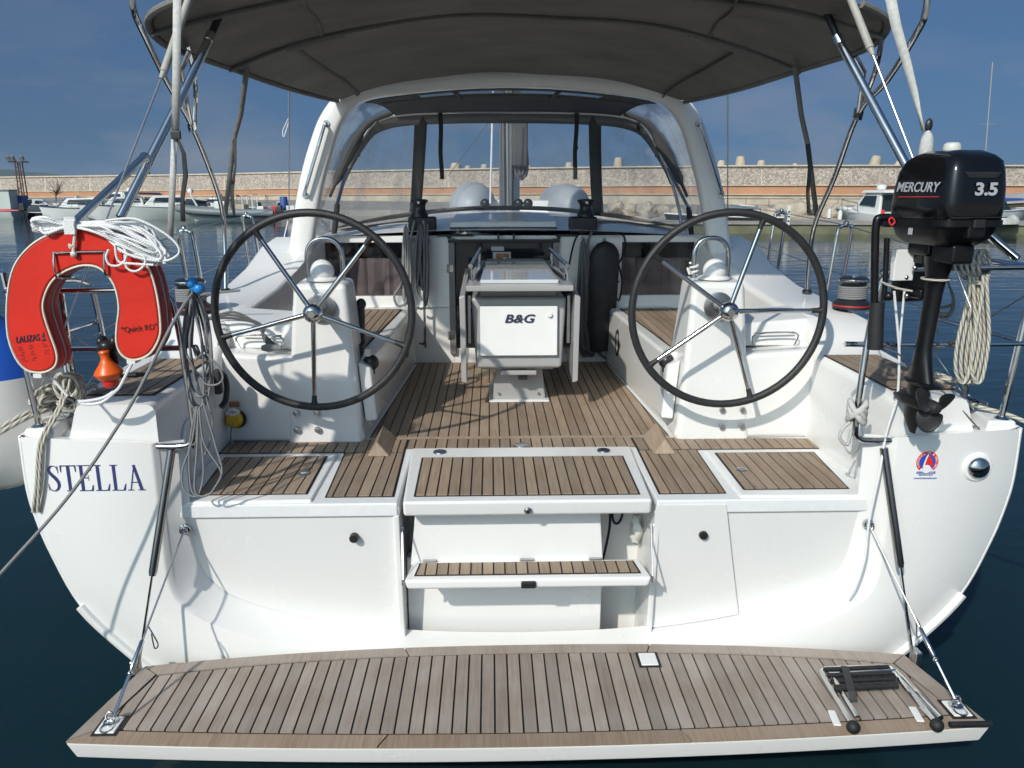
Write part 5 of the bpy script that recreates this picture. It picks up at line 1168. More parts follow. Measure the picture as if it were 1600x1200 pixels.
# thin hank hanging by the motor
g = G()
for k in range(10):
    w0 = rnd.uniform(4, 14); l0 = rnd.uniform(478, 497); g.tube(YA([(1478, 415), (1474 - w0 * .4, 440), (1471 - w0, 475), (1473 - w0 * .3, l0), (1481 + w0 * .5, l0 - 4), (1485 + w0 * .4, 465), (1481, 440)], 3.14 + .03 * rnd.random()), .0035, 6, 4, True)
tag(g.build('cord_hank', 'rope_g', ang=80), 'small hank of thin pale cord hanging from the rail behind the motor leg', 'rope')
# white line down the starboard gate to the transom
tag(G().tube(YA([(1397, 455), (1403, 520), (1405, 560), (1402, 620), (1390, 660), (1382, 690)], 3.06) + YA([(1374, 740), (1358, 815), (1352, 870), (1338, 915), (1326, 934)], 3.02), .0052, 8, 5).tube(YA([(1413, 455), (1407, 520), (1405, 545)], 3.07), .0045, 8, 3).build('white_line', 'rope_w'), 'thin white line hanging from the motor down the starboard transom edge', 'rope')
tag(G().tube([V((1.33, 3.0, 1.70)), V((1.45, 3.0, 1.66)), V((1.6, 3.1, 1.50)), V((1.78, 3.12, 1.36)), V((1.9, 3.11, 1.325)), V((1.86, 3.08, 1.33)), V((1.7, 3.1, 1.485)), V((1.55, 3.12, 1.55))], .0035, 6, 6).build('thin_cord', 'rope_d'), 'thin dark cord looping over the starboard quarter seat below the motor', 'cord')
# cloth tied on the starboard gate tube
g = G()
for k in range(5):
    g.tube([V((1.335 + .03 * math.cos(t + k), 3.07 + .03 * math.sin(t + k), 1.39 + .012 * k + .02 * math.sin(t * 2 + k))) for t in [j * .7 for j in range(9)]], .012, 8, 3, True)
g.tube(YA([(1328, 660), (1318, 668), (1312, 684), (1324, 695), (1330, 672)], 3.03), .007, 8, 4)
tag(g.build('tied_strap', 'tape', ang=80), 'grey webbing strap knotted round the starboard gate tube', 'strap')

# ---------------------------------------------------------------- outboard motor on the starboard rail
mc = AY(1476, 345, 2.96); PH = R(9)
rear = V((math.sin(PH), -math.cos(PH), 0)); lat = V((math.cos(PH), math.sin(PH), 0))      # lat points away to starboard
motor = thing('outboard_motor', 'small black outboard motor clamped to the starboard stern rail', 'outboard motor', mc - V((0, 0, 1)))
def sec(z, rl_, fl_, wl, p=.34, dx=0):
    out = []
    for k in range(28):
        a = 2 * math.pi * k / 28; c, s_ = math.cos(a), math.sin(a); u = abs(c) ** p * (1 if c > 0 else -1); v = abs(s_) ** p * (1 if s_ > 0 else -1)
        out.append(mc + rear * ((rl_ if u > 0 else fl_) * abs(u) * (1 if u > 0 else -1) + dx) + lat * v * wl + V((0, 0, z)))
    return out
cw = G().loft([sec(-.01, .155, .17, .115), sec(.01, .165, .18, .124), sec(.06, .168, .18, .126), sec(.12, .165, .176, .124), sec(.175, .158, .165, .118), sec(.212, .148, .14, .110), sec(.232, .125, .115, .092), sec(.248, .09, .08, .06)]).build('cowl', 'cowl', motor, ang=45)
G().loft([sec(-.085, .10, .14, .08), sec(-.06, .135, .16, .105), sec(-.03, .152, .168, .115), sec(-.012, .156, .172, .117)]).build('cowl_tray', 'leg', motor, ang=40)
G().loft([sec(-.014, .170, .184, .128), sec(.008, .170, .184, .128)]).build('cowl_seam', 'leg', motor, ang=40)
G().lathe([(.03, -.012), (.032, .0), (.028, .014), (.02, .02), (.001, .021)], mc + V((0, 0, .258)) - rear * .01, n=18).build('fuel_cap', 'cream', motor)
G().hexa([mc + rear * .163 + lat * a + V((0, 0, .150)) for a in (-.055, .055)] + [mc + rear * .10 + lat * a + V((0, 0, .150)) for a in (.055, -.055)], [mc + rear * .1635 + lat * a + V((0, 0, .172)) for a in (-.075, .075)] + [mc + rear * .10 + lat * a + V((0, 0, .172)) for a in (.075, -.075)]).build('air_intake', 'rubber', motor, bevel=.004)
G().box(mc + rear * .172 + lat * .0 + V((0, 0, -.004)), (.012, .045, .03), RM_ := Matrix((rear, lat, V((0, 0, 1)))).transposed()).build('cowl_latch', 'rubber', motor, bevel=.004)
G().tube([mc + rear * .1695 + lat * a + V((0, 0, .018)) for a in (-.11, .11)], .002, 6).build('seam_line', 'rubber', motor)
rp_ = mc + rear * .1705
text('lettering', '3.5', .058, rp_ - lat * -.0 + rear * .0005 + V((0, 0, .095)) + lat * .012, lat, (0, 0, 1), 'silver', cw, bold=.002, center=True, sx=1.3)
sp_ = mc - lat * .1275 - rear * .005
text('lettering', 'MERCURY', .048, sp_ + V((0, 0, .105)) - rear * .115, rear, (-.05, -.05, 1), 'silver', cw, shear=.3, bold=.0008, sx=1.05)
G().tube([sp_ + V((0, 0, .085)) - rear * .1, sp_ + V((0, 0, .088)) + rear * .12], .0016, 6).build('red_stripe', 's_red', cw)
G().box(sp_ + lat * .009 - rear * .02 + V((0, 0, -.038)), (.02, .004, .024), Matrix((rear, lat, V((0, 0, 1)))).transposed()).build('maker_tag', 'silver', motor)
RM = Matrix((rear, lat, V((0, 0, 1)))).transposed()
G().box(mc + rear * .155 + V((0, 0, -.03)), (.03, .07, .05), RM).build('rear_handle', 'leg', motor, bevel=.008)
G().box(mc + rear * .06 + V((0, 0, -.115)), (.12, .09, .07), RM).box(mc - rear * .06 + V((0, 0, -.10)), (.12, .11, .06), RM).build('power_head_base', 'leg', motor, bevel=.012)
top = mc + V((0, 0, -.13)); tl = V((-.035, .03, -1)).normalized()     # leg leans a little
def LP(t, a=0, b=0): return top + tl * t + rear * a + lat * b
KS = .88
G().loft([[LP(t * KS, r1 * math.cos(q) + c, r2 * math.sin(q)) for q in [2 * math.pi * k / 20 for k in range(20)]] for t, r1, r2, c in ((0, .065, .05, .0), (.05, .055, .042, 0), (.10, .040, .034, 0), (.16, .036, .030, 0), (.40, .034, .028, 0), (.45, .042, .030, .005), (.52, .060, .032, .01), (.545, .068, .03, .012))]).build('leg_column', 'leg', motor, ang=50)
G().loft([[LP(t * KS, r1 * math.cos(q) + c, r2 * math.sin(q)) for q in [2 * math.pi * k / 20 for k in range(20)]] for t, r1, r2, c in ((.543, .10, .042, .03), (.550, .115, .046, .035), (.557, .10, .042, .03))]).build('cavitation_plate', 'leg', motor)
G().loft([[LP(t * KS, r1 * math.cos(q) + c, r2 * math.sin(q)) for q in [2 * math.pi * k / 16 for k in range(16)]] for t, r1, r2, c in ((.55, .05, .020, 0), (.66, .045, .018, 0), (.72, .045, .012, 0), (.76, .03, .006, .01), (.785, .016, .004, .02))]).build('gearcase_fin', 'leg', motor)
gc = LP(.64 * KS); G().loft([[gc + rear * a + (lat * math.cos(q) + tl * math.sin(q)) * r_ for q in [2 * math.pi * k / 18 for k in range(18)]] for a, r_ in ((-.12, .008), (-.09, .022), (-.03, .029), (.04, .029), (.07, .026), (.08, .023), (.115, .02), (.13, .01))]).build('gearcase', 'leg', motor, ang=50)
prop = G().lathe([(.026, .07), (.028, .085), (.026, .12), (.016, .135), (.001, .138)], gc, rear, 20).build('propeller', 'rubber', motor)
for a0 in (20, 140, 262):
    rr_ = []
    for i in range(7):
        t = i / 6; rad = .022 + .080 * t; wd = .016 + .040 * math.sin(math.pi * min(1, .12 + .80 * t)) ; row = []
        for k in range(7):
            u = k / 3 - 1; ang = R(a0) + u * wd / max(rad, .04) * .95 ; row.append(gc + rear * (.10 + .028 * u * (1 - .3 * t)) + (lat * math.cos(ang) + V((0, 0, 1)) * math.sin(ang)) * (rad - .012 * u * u * t))
        rr_.append(row)
    G().grid(rr_).build('blade', 'rubber', prop, solid=.006, sub=1)
# clamp bracket, swivel, tiller folded down
ck = mc - rear * .16 + V((0, 0, -.22))
G().box(ck, (.05, .12, .20), RM).box(ck + rear * .06 + V((0, 0, .08)), (.10, .06, .05), RM).box(ck + rear * .06 + V((0, 0, -.06)), (.10, .05, .04), RM).build('clamp_bracket', 'leg', motor, bevel=.01)
for b_ in (-.04, .04): G().tube([ck - lat * b_, ck - lat * b_ - rear * .10], .010, 10).ball(ck - lat * b_ - rear * .10, (.02, .02, .02), 10, 8).build('clamp_screw', 'steel_b', motor)
for a_, b_, z_ in ((.05, -.05, .0), (.06, -.045, -.07), (.03, -.06, .07), (.08, -.04, .04)): G().ball(ck + rear * a_ + lat * b_ + V((0, 0, z_)), .010, 10, 8).build('bolt_head', 'steel_b', motor)
th_ = YA([(1400, 340), (1376, 340), (1369, 350), (1367, 400), (1366, 475)], 2.93)
G().tube(th_, .014, 12, 4).tube(YA([(1386, 372), (1384, 420), (1381, 470)], 2.95), .010, 10).build('tiller_arm', 'leg', motor)
G().tube(YA([(1371, 472), (1369, 500), (1367, 545)], 2.93), [.026, .027, .029], 14).build('tiller_grip', 'rubber', motor)
G().box(AY(1386, 348, 2.95), (.05, .05, .03)).build('tiller_pivot', 'leg', motor, bevel=.006); G().ball(AY(1388, 463, 2.94), .018, 10, 8).build('tiller_knob', 'leg', motor)
G().tube(YA([(1393, 352), (1389, 345), (1393, 340), (1398, 346)], 2.9), .003, 6, 4, True).build('kill_cord', 's_red', motor)
tag(G().tube([LP(.085, .052 * math.cos(q), .048 * math.sin(q)) for q in [2 * math.pi * k / 18 for k in range(18)]], .0045, 8, 0, True).tube(YA([(1375, 440), (1400, 450), (1425, 455)], 2.93), .0045, 8, 4).build('lashing_cord', 'rope_t'), 'pale cord lashed round the outboard motor leg', 'cord')
bd = tag(G().box(AY(1410, 414, 3.07), (.085, .03, .12), Matrix.Rotation(R(8), 3, 'Z')).build('motor_board', 'white', None, bevel=.004), 'white mounting board on the starboard rail behind the motor clamp', 'board')
# furled ensign staff behind the motor
es = AY(1447, 232, 3.15)
fs = thing('ensign_staff', 'pale furled flag roll standing on the starboard rail behind the motor', 'flag', V((es.x, 3.15, 1.95)))
G().tube([V((es.x + .005, 3.15, 1.95)), es + V((0, 0, .08))], .008, 8).build('staff', 'cream', fs)
G().lathe([(.012, .06), (.022, .04), (.026, 0), (.03, -.10), (.02, -.14)], es, n=12).build('rolled_flag', 'tape', fs); G().ball(es + V((0, 0, .085)), (.014, .012, .026), 10, 8).build('halyard_block', 'black', fs)
pts = [AY(1388, -20, 3.3), AY(1400, 40, 3.28), AY(1416, 95, 3.26), AY(1429, 145, 3.24), AY(1437, 180, 3.22), AY(1443, 205, 3.2)]
g = G(); wv = [.034, .032, .027, .018, .004, .002]; g.grid([[p + V((-w_ / 2, .01, 0)) for p, w_ in zip(pts, wv)], [p + V((w_ / 2, -.01, 0)) for p, w_ in zip(pts, wv)]])
tag(g.build('flag_strap', 'tape', None, solid=.003), 'pale twisted webbing strap hanging above the outboard motor', 'strap')

# ---------------------------------------------------------------- mast, halyards, coils by the companionway
mx_ = AY(796, 300, 8.7); mast = G().lathe([(.11, 1.95), (.11, 14)], (mx_.x, 8.7, 0), n=24).build('mast', 'alu', boat, ang=60)
for dx, m_ in ((-.085, 'rope_d'), (-.06, 'rope_d'), (.03, 'rope_b'), (-.02, 'rope_g')):
    G().tube([(mx_.x + dx, 8.565, 2.06), (mx_.x + dx * 1.1, 8.57, 3.3)], .011, 6).build('halyard', m_, mast)
G().tube([AY(766, 318, 7.9), AY(771, 120, 7.9)], .010, 8).build('halyard', 'rope_w', mast)
G().tube([AY(700, 275, 8.5), AY(768, 185, 8.6), AY(775, 174, 8.6)], .004, 6).build('halyard', 'rope_d', mast)
for px in (758, 810, 825): G().ball(AY(px, 318, 8.3), (.05, .05, .05), 10, 8).build('mast_block', 'black', mast)
g = G()
for k in range(12):
    x = 808 + rnd.random() * 14; g.tube(YA([(810, 170), (x, 220), (x + 3, 262), (x - 2, 272 + 10 * rnd.random()), (x - 6, 250), (x - 5, 210)], 8.45 + .1 * rnd.random()), .012, 6, 4, True)
tag(g.build('halyard_coil', 'rope_d', ang=80), 'dark halyard coil hanging on the mast seen through the sprayhood window', 'rope')
G().box((mx_.x + .10, 8.5, 2.75), (.16, .22, .5)).build('mast_bag', 'canvas2', mast, bevel=.03)
# coils on the companionway bulkhead
def hank(name, label, mat, cx, top_y, bot_y, width, n, y, r, extra=()):
    g = G()
    for k in range(n):
        o = rnd.uniform(-.5, .5) * width; b = bot_y + rnd.uniform(-14, 6)
        g.tube(YA([(cx, top_y), (cx + o * .5 - 3, top_y + (b - top_y) * .3), (cx + o - width * .2, b - 18), (cx + o, b), (cx + o + width * .2, b - 16), (cx + o * .5 + 4, top_y + (b - top_y) * .35)], y - .05 * rnd.random()), r, 6, 4, True)
    for e in extra: g.tube(YA(e, y - .04), r, 6, 5)
    return tag(g.build(name, mat, ang=80), label, 'rope')
hank('rope_coil', 'grey rope coil draped from the port cabin winch beside the companionway', 'rope_g', 634, 352, 472, 13, 5, 5.76, .009, ([(648, 345), (640, 380), (628, 440), (616, 462), (622, 478), (636, 470), (632, 440)], [(662, 345), (655, 400), (650, 450), (660, 470)]))
hank('rope_coil', 'dark grey rope bundle hanging lower from the port cabin winch', 'rope_d', 657, 350, 455, 11, 5, 5.74, .009, ([(664, 345), (664, 420), (663, 480), (664, 530), (660, 538)], [(668, 350), (669, 420), (667, 470), (660, 482), (652, 480)], [(660, 538), (655, 536)], [(664, 532), (665, 543)]))
hank('rope_coil', 'thick grey rope coil hung on the starboard side of the companionway', 'rope_d', 911, 374, 552, 26, 16, 5.76, .011, ([(925, 362), (918, 385), (922, 440), (905, 425)], [(908, 470), (916, 520), (935, 550), (950, 562)], [(912, 470), (922, 525), (940, 555), (953, 560)]))
bg_ = AY(944, 380, 5.74); bag = G(); rws = []
for k in range(13):
    t = (k / 12) ** 1.5; cxx = 946 - 10 * t if t < .8 else 938 + 4 * (t - .8); hw = 2 + 21 * math.sqrt(1 - (1 - min(1, t / .16)) ** 2) if t < .75 else 23 - 40 * (t - .75) ** 1.2
    c = AY(cxx, 378 + 170 * t, 5.72); w_ = hw * 5.85 / 1244
    rws.append([c + V((w_ * math.cos(q), .06 * math.sin(q) * min(1, hw / 20), .006 * math.sin(3 * q + 5 * t))) for q in [2 * math.pi * i / 16 for i in range(16)]])
tag(bag.loft(rws).build('black_bag', 'rubber', ang=60), 'long black cloth bag hanging beside the companionway on the starboard side', 'bag')
g = G(); g.tube(YA([(888, 420), (900, 372), (920, 362), (955, 366), (974, 368), (976, 390), (966, 412), (960, 400), (957, 388)], 5.74), .007, 6, 6).tube(YA([(966, 412), (972, 440), (966, 470), (955, 440)], 5.74), .007, 6, 6).tube(YA([(955, 440), (968, 440)], 5.74), .006, 6).tube(YA([(956, 484), (968, 486), (966, 520), (955, 535), (945, 540)], 5.73), .007, 6, 5).tube(YA([(957, 455), (962, 475), (958, 500), (955, 515)], 5.73), .006, 6, 5)
tag(g.build('loose_cord', 'rope_b', ang=80), 'loose black cord looped around the starboard companionway panel', 'cord')
for px, py in ((646, 376), (670, 377), (911, 372), (944, 374)): G().ball(AY(px, py, 5.78), .013, 10, 8).build('hook', 'steel_b', bulk)

# inflatable dinghy lashed upside down on the foredeck
dg = thing('inflatable_dinghy', 'grey inflatable dinghy lashed on the foredeck ahead of the mast', 'dinghy', (.25, 11, 1.7))
for s, px, py, r0 in ((-1, 738, 322, .30), (1, 890, 322, .27)):
    c = AY(px, py, 10.6); G().loft([[c + V((r_ * math.cos(q), a, r_ * math.sin(q))) for q in [2 * math.pi * k / 22 for k in range(22)]] for a, r_ in ((-.42, .05), (-.38, .12), (-.22, .22), (0, r0), (.6, r0 + .01), (2.2, r0))]).build('tube', 'dinghy', dg, ang=60)
a, b = AY(745, 318, 10.8), AY(880, 318, 10.8)
G().hexa([V((a.x, 10.8, 1.7)), V((b.x, 10.8, 1.7)), V((b.x, 13, 1.75)), V((a.x, 13, 1.75))], [V((a.x, 10.8, 2.14)), V((b.x, 10.8, 2.12)), V((b.x, 13, 2.1)), V((a.x, 13, 2.1))]).build('hull_bottom', 'fender', dg, bevel=.03)
# ================================================================ the harbour
def water_mat():
    m, t, b, l = nodes('sea_water')
    b.inputs['Base Color'].default_value = (.006, .028, .032, 1); b.inputs['Roughness'].default_value = .045; b.inputs['IOR'].default_value = 1.33
    tcn = t.nodes.new('ShaderNodeTexCoord')
    def nz_(scale, st, det=3, rough=.5):
        mp_ = t.nodes.new('ShaderNodeMapping'); mp_.inputs['Scale'].default_value = st; mp_.inputs['Rotation'].default_value = (0, 0, R(12)); l(tcn.outputs['Object'], mp_.inputs[0])
        n = t.nodes.new('ShaderNodeTexNoise'); n.inputs['Scale'].default_value = scale; n.inputs['Detail'].default_value = det; n.inputs['Roughness'].default_value = rough; l(mp_.outputs[0], n.inputs['Vector']); return n
    a = nz_(1.1, (.7, 1.5, 1), 4, .55); c = nz_(.22, (.6, 1.2, 1), 3)
    ad = t.nodes.new('ShaderNodeMath'); ad.operation = 'MULTIPLY_ADD'; ad.inputs[1].default_value = .5; l(a.outputs['Fac'], ad.inputs[0]); l(c.outputs['Fac'], ad.inputs[2])
    bp = t.nodes.new('ShaderNodeBump'); bp.inputs['Strength'].default_value = .35; bp.inputs['Distance'].default_value = .11
    l(ad.outputs[0], bp.inputs['Height']); l(bp.outputs[0], b.inputs['Normal'])
    # patches of greener and bluer water
    p = nz_(.12, (1, 1, 1), 3); r = t.nodes.new('ShaderNodeValToRGB'); e = r.color_ramp.elements
    e[0].position = .35; e[0].color = (.006, .020, .026, 1); e[1].position = .7; e[1].color = (.008, .027, .030, 1); l(p.outputs['Fac'], r.inputs[0]); l(r.outputs[0], b.inputs['Base Color'])
    return m
M['water'] = water_mat()
wt = G().add([V((-9000, -60, 0)), V((9000, -60, 0)), V((9000, 16000, 0)), V((-9000, 16000, 0))], [(0, 1, 2, 3)]).build('water', 'water'); tag(wt, 'dark blue-green rippled harbour water', None, None, 'structure')

def stone_mat(name, c0, c1, scale, joint, bump=.6):
    m, t, b, l = nodes(name); tcn = t.nodes.new('ShaderNodeTexCoord')
    v = t.nodes.new('ShaderNodeTexVoronoi'); v.inputs['Scale'].default_value = scale; l(tcn.outputs['Object'], v.inputs['Vector'])
    v2 = t.nodes.new('ShaderNodeTexVoronoi'); v2.feature = 'DISTANCE_TO_EDGE'; v2.inputs['Scale'].default_value = scale; l(tcn.outputs['Object'], v2.inputs['Vector'])
    sh = t.nodes.new('ShaderNodeSeparateColor'); l(v.outputs['Color'], sh.inputs[0])
    r = t.nodes.new('ShaderNodeValToRGB'); r.color_ramp.elements[0].color = (*c0, 1); r.color_ramp.elements[1].color = (*c1, 1); l(sh.outputs[0], r.inputs[0])
    q = t.nodes.new('ShaderNodeMapRange'); q.inputs[2].default_value = .06; l(v2.outputs['Distance'], q.inputs[0])
    mx_ = t.nodes.new('ShaderNodeMix'); mx_.data_type = 'RGBA'; mx_.inputs[6].default_value = (*joint, 1); l(q.outputs[0], mx_.inputs[0]); l(r.outputs[0], mx_.inputs[7])
    st = t.nodes.new('ShaderNodeTexNoise'); st.inputs['Scale'].default_value = .25; st.inputs['Detail'].default_value = 6; l(tcn.outputs['Object'], st.inputs['Vector'])
    hs = t.nodes.new('ShaderNodeHueSaturation'); mv = t.nodes.new('ShaderNodeMapRange'); mv.inputs[3].default_value = .8; mv.inputs[4].default_value = 1.2; l(st.outputs['Fac'], mv.inputs[0]); l(mv.outputs[0], hs.inputs['Value']); l(mx_.outputs[2], hs.inputs['Color'])
    l(hs.outputs[0], b.inputs['Base Color']); b.inputs['Roughness'].default_value = .9
    bp = t.nodes.new('ShaderNodeBump'); bp.inputs['Strength'].default_value = bump; bp.inputs['Distance'].default_value = .15; l(q.outputs[0], bp.inputs['Height']); l(bp.outputs[0], b.inputs['Normal'])
    return m
M['rubble'] = stone_mat('rubble_stone', (.29, .245, .205), (.58, .50, .425), 5.5, (.38, .33, .28))
def band_mat():
    m, t, b, l = nodes('brick_band'); tcn = t.nodes.new('ShaderNodeTexCoord'); mp_ = t.nodes.new('ShaderNodeMapping'); l(tcn.outputs['Object'], mp_.inputs[0]); mp_.inputs['Rotation'].default_value = (R(90), 0, 0)
    br = t.nodes.new('ShaderNodeTexBrick'); br.inputs['Scale'].default_value = 2.2; br.inputs['Color1'].default_value = (.46, .18, .08, 1); br.inputs['Color2'].default_value = (.42, .24, .14, 1); br.inputs['Mortar'].default_value = (.38, .28, .2, 1)
    l(mp_.outputs[0], br.inputs['Vector']); n = t.nodes.new('ShaderNodeTexNoise'); n.inputs['Scale'].default_value = .5; n.inputs['Detail'].default_value = 6; l(tcn.outputs['Object'], n.inputs['Vector'])
    hs = t.nodes.new('ShaderNodeHueSaturation'); mv = t.nodes.new('ShaderNodeMapRange'); mv.inputs[3].default_value = .7; mv.inputs[4].default_value = 1.3; l(n.outputs['Fac'], mv.inputs[0]); l(mv.outputs[0], hs.inputs['Value']); l(br.outputs['Color'], hs.inputs['Color'])
    l(hs.outputs[0], b.inputs['Base Color']); b.inputs['Roughness'].default_value = .9; return m
M['band'] = band_mat()
M['concrete'] = pbr('concrete', (.46, .40, .31), .9, var=.22, scale=.6, bump=.3, bscale=3)
M['coping'] = pbr('coping_concrete', (.52, .45, .35), .9, var=.15, scale=1)
M['tetra'] = pbr('tetrapod_concrete', (.46, .39, .30), .9, var=.15, scale=1.5, bump=.3, bscale=5)
M['quay'] = pbr('quay_concrete', (.30, .28, .25), .85, var=.25, scale=.8, bump=.3, bscale=4)
M['weed'] = pbr('weedy_quay_face', (.15, .15, .09), .8, var=.3, scale=1.2)
M['rock'] = pbr('boulder', (.40, .345, .265), .9, var=.25, scale=1.5, bump=.6, bscale=4)
M['bwhite'] = pbr('boat_white', (.68, .69, .67), .35, var=.06, scale=1)
M['bpale'] = pbr('boat_pale', (.50, .55, .52), .4, var=.06, scale=1)
M['bnavy'] = pbr('boat_navy', (.03, .035, .07), .4, var=.1)
M['bdark'] = pbr('boat_dark', (.02, .02, .022), .3, var=.1)
M['bgrey'] = pbr('boat_grey', (.17, .20, .21), .5, var=.1, scale=2)
M['bglass'] = pbr('boat_glass', (.02, .03, .035), .1, var=.1)
M['bwood'] = pbr('boat_tan', (.42, .34, .22), .6, var=.15)
M['rust'] = pbr('rusty_steel', (.11, .065, .045), .7, var=.3, scale=3)
M['tarp'] = pbr('blue_tarp', (.03, .08, .28), .6, var=.2, scale=3)
M['roof'] = pbr('sheet_roof', (.40, .39, .37), .7, var=.15, scale=2)
M['net'] = pbr('net_heap', (.42, .43, .41), .9, var=.35, scale=12, bump=1, bscale=14)
M['hill'] = pbr('far_hills', (.055, .075, .05), .95, var=.3, scale=.002)

# breakwater wall: [px, distance, coping y, brick top y, brick bottom y]
WL = [(-420, 158, 287, 305, 312), (0, 140, 277, 299.4, 308.4), (300, 126, 273, 297, 306), (475, 115, 268.8, 294, 303.8), (800, 99, 263, 291.5, 303), (1130, 86, 259.3, 289.6, 303.6), (1400, 82, 258.4, 289.4, 304.5), (1650, 80, 259, 290, 305), (2100, 80, 262, 291, 306)]
def wl(px):
    for a, b in zip(WL, WL[1:]):
        if a[0] <= px <= b[0]:
            t = (px - a[0]) / (b[0] - a[0]); return [u + (v - u) * t for u, v in zip(a, b)]
    return WL[-1]
wall = thing('breakwater_wall', 'long rubble-stone breakwater wall with an orange brick band behind the harbour', 'wall', (0, 90, 0))
xs_ = list(range(-420, 2101, 70))
for x0, x1 in zip(xs_, xs_[1:]):
    a, b = wl(x0 + 1.2), wl(x1 - 1.2)
    def quad(ya, yb, dy, nm, mat, th):
        p = [AY(a[0], a[ya], a[1] + dy), AY(b[0], b[ya], b[1] + dy), AY(b[0], b[yb], b[1] + dy), AY(a[0], a[yb], a[1] + dy)]
        return G().prism(p, V((0, th, 0))).build(nm, mat, wall)
    quad(2, 3, 0, 'stone_panel', 'rubble', 2.5)
a0_, a1_ = WL[0], WL[-1]
def strip(iy0, iy1, dy, th, nm, mat, o0=0, o1=0):
    g = G(); W2 = [wl(x) for x in xs_]
    for a, b in zip(W2, W2[1:]):
        g.prism([AY(a[0], a[iy0] + o0, a[1] + dy), AY(b[0], b[iy0] + o0, b[1] + dy), AY(b[0], b[iy1] + o1, b[1] + dy), AY(a[0], a[iy1] + o1, a[1] + dy)], V((0, th, 0)))
    return g.build(nm, mat, wall)
strip(2, 3, .05, 2.6, 'joint_core', 'coping', .4, 0)
strip(2, 2, -.25, 3, 'coping', 'coping', -1.2, .8)
strip(3, 4, -.02, 2.5, 'brick_band', 'band', 0, 0)
strip(3, 3, -.2, 2, 'ledge', 'coping', -.5, .7); strip(4, 4, -.3, 2, 'ledge', 'coping', -.3, .9)
g = G(); W2 = [wl(x) for x in xs_]
for a, b in zip(W2, W2[1:]):
    p, q = AY(a[0], a[4] + .5, a[1] - .1), AY(b[0], b[4] + .5, b[1] - .1); g.prism([p, q, V((q.x, q.y, -.5)), V((p.x, p.y, -.5))], V((0, 2, 0)))
g.build('plinth', 'concrete', wall)
# quay land in front of the wall
land = [AZ(-420, 336, .0)]
pl = [(-90, 96), (-46, 72), (-10, 66), (2, 64), (12, 60), (20, 58), (60, 56), (80, 56)]
g = G(); far = [(80, 84), (20, 86), (-10, 104), (-46, 128), (-90, 150)]
g.prism([V((x, y, -.5)) for x, y in pl + far], V((0, 0, 1.0))); tag(g.build('quay', 'quay'), 'concrete quay below the breakwater wall', None, None, 'structure')
# railing posts along the quay foot of the wall, starboard side
fence = thing('quay_railing', 'thin dark railing along the foot of the breakwater wall', 'railing', (20, 80, .5))
pts = [AY(px, y, 78) for px, y in ((1128, 310.5), (1420, 311), (1700, 312))]
G().tube(pts, .035, 6).build('rail', 'rust', fence)
for k in range(16):
    p = AY(1130 + 36 * k, 310.6, 78); G().tube([p, V((p.x, p.y, .4))], .03, 5).build('post', 'rust', fence)
# tetrapod heads behind the wall
tp = [(230, 273, 5, 7, 0), (712, 263, 9, 8, 0), (731, 264, 6, 5, 8), (757, 263, 6, 6, -5), (826, 263, 5, 4, 0), (889, 262, 7, 8, 5), (966, 261, 8, 14, 0), (1127, 259, 7, 8, 0), (1157, 259, 8.5, 14, -3), (1189, 259, 7, 8, 0), (1242, 258.5, 5, 3, 0), (1366, 258, 9, 14, 10), (1403, 258, 6, 6, 12), (1541, 258.5, 8, 6, 10)]
for i, (px, py, hw, hh, tilt) in enumerate(tp):
    d = wl(px)[1] + 6; sc_ = d / FPX; c = AY(px, py + 2, d); ax = V((math.sin(R(tilt)), 0, math.cos(R(tilt))))
    g = G().lathe([(hw * 1.15 * sc_, -3), (hw * sc_, 0), (hw * .82 * sc_, hh * .8 * sc_), (hw * .7 * sc_, (hh + 1) * sc_), (hw * .4 * sc_, (hh + 2) * sc_)], c, ax, 14)
    tag(g.build('tetrapod', 'tetra', ang=50), 'concrete tetrapod leg rising above the breakwater wall, number %s from the left' % ('one two three four five six seven eight nine ten eleven twelve thirteen fourteen'.split()[i]), 'tetrapod', 'tetrapods behind the breakwater')
# boulders at the foot of the wall
rb = random.Random(11); n_r = 0
spots = [(1172, 338, 12), (1196, 336, 17), (1214, 341, 10), (1240, 332, 24), (1262, 342, 13), (1283, 338, 12), (1304, 334, 18), (1330, 338, 16), (1352, 342, 12), (1150, 343, 9), (962, 325, 12), (985, 330, 13), (1010, 328, 14), (1035, 331, 12), (1060, 334, 11), (1226, 345, 8), (1318, 345, 9), (1186, 347, 7)]
spots.sort(); words = 'first second third fourth fifth sixth seventh eighth ninth tenth eleventh twelfth thirteenth fourteenth fifteenth sixteenth seventeenth eighteenth nineteenth twentieth twenty-first twenty-second twenty-third twenty-fourth twenty-fifth'.split()
for i, (px, py, r_) in enumerate(spots):
    d = 52 + rb.random() * 2; c = AY(px, py, d); sc_ = d / FPX; bm = bmesh.new(); bmesh.ops.create_icosphere(bm, subdivisions=3, radius=1)
    sd = V((rb.random() * 9, rb.random() * 9, i))
    for v in bm.verts:
        k = 1 + .35 * mnoise.noise(v.co * 1.3 + sd) + .12 * mnoise.noise(v.co * 3.5 + sd); v.co = V((v.co.x * r_ * 1.15 * sc_ * k, v.co.y * r_ * sc_ * k, v.co.z * r_ * .82 * sc_ * k))
    for f in bm.faces: f.smooth = False
    me = bpy.data.meshes.new('boulder'); bm.to_mesh(me); bm.free(); me.materials.append(M['rock']); o = obj('boulder', me); o.location = c
    tag(o, 'pale boulder in the shore riprap below the breakwater, %s from the left' % words[i], 'boulder', 'boulders below the breakwater')
g = G(); rows = []
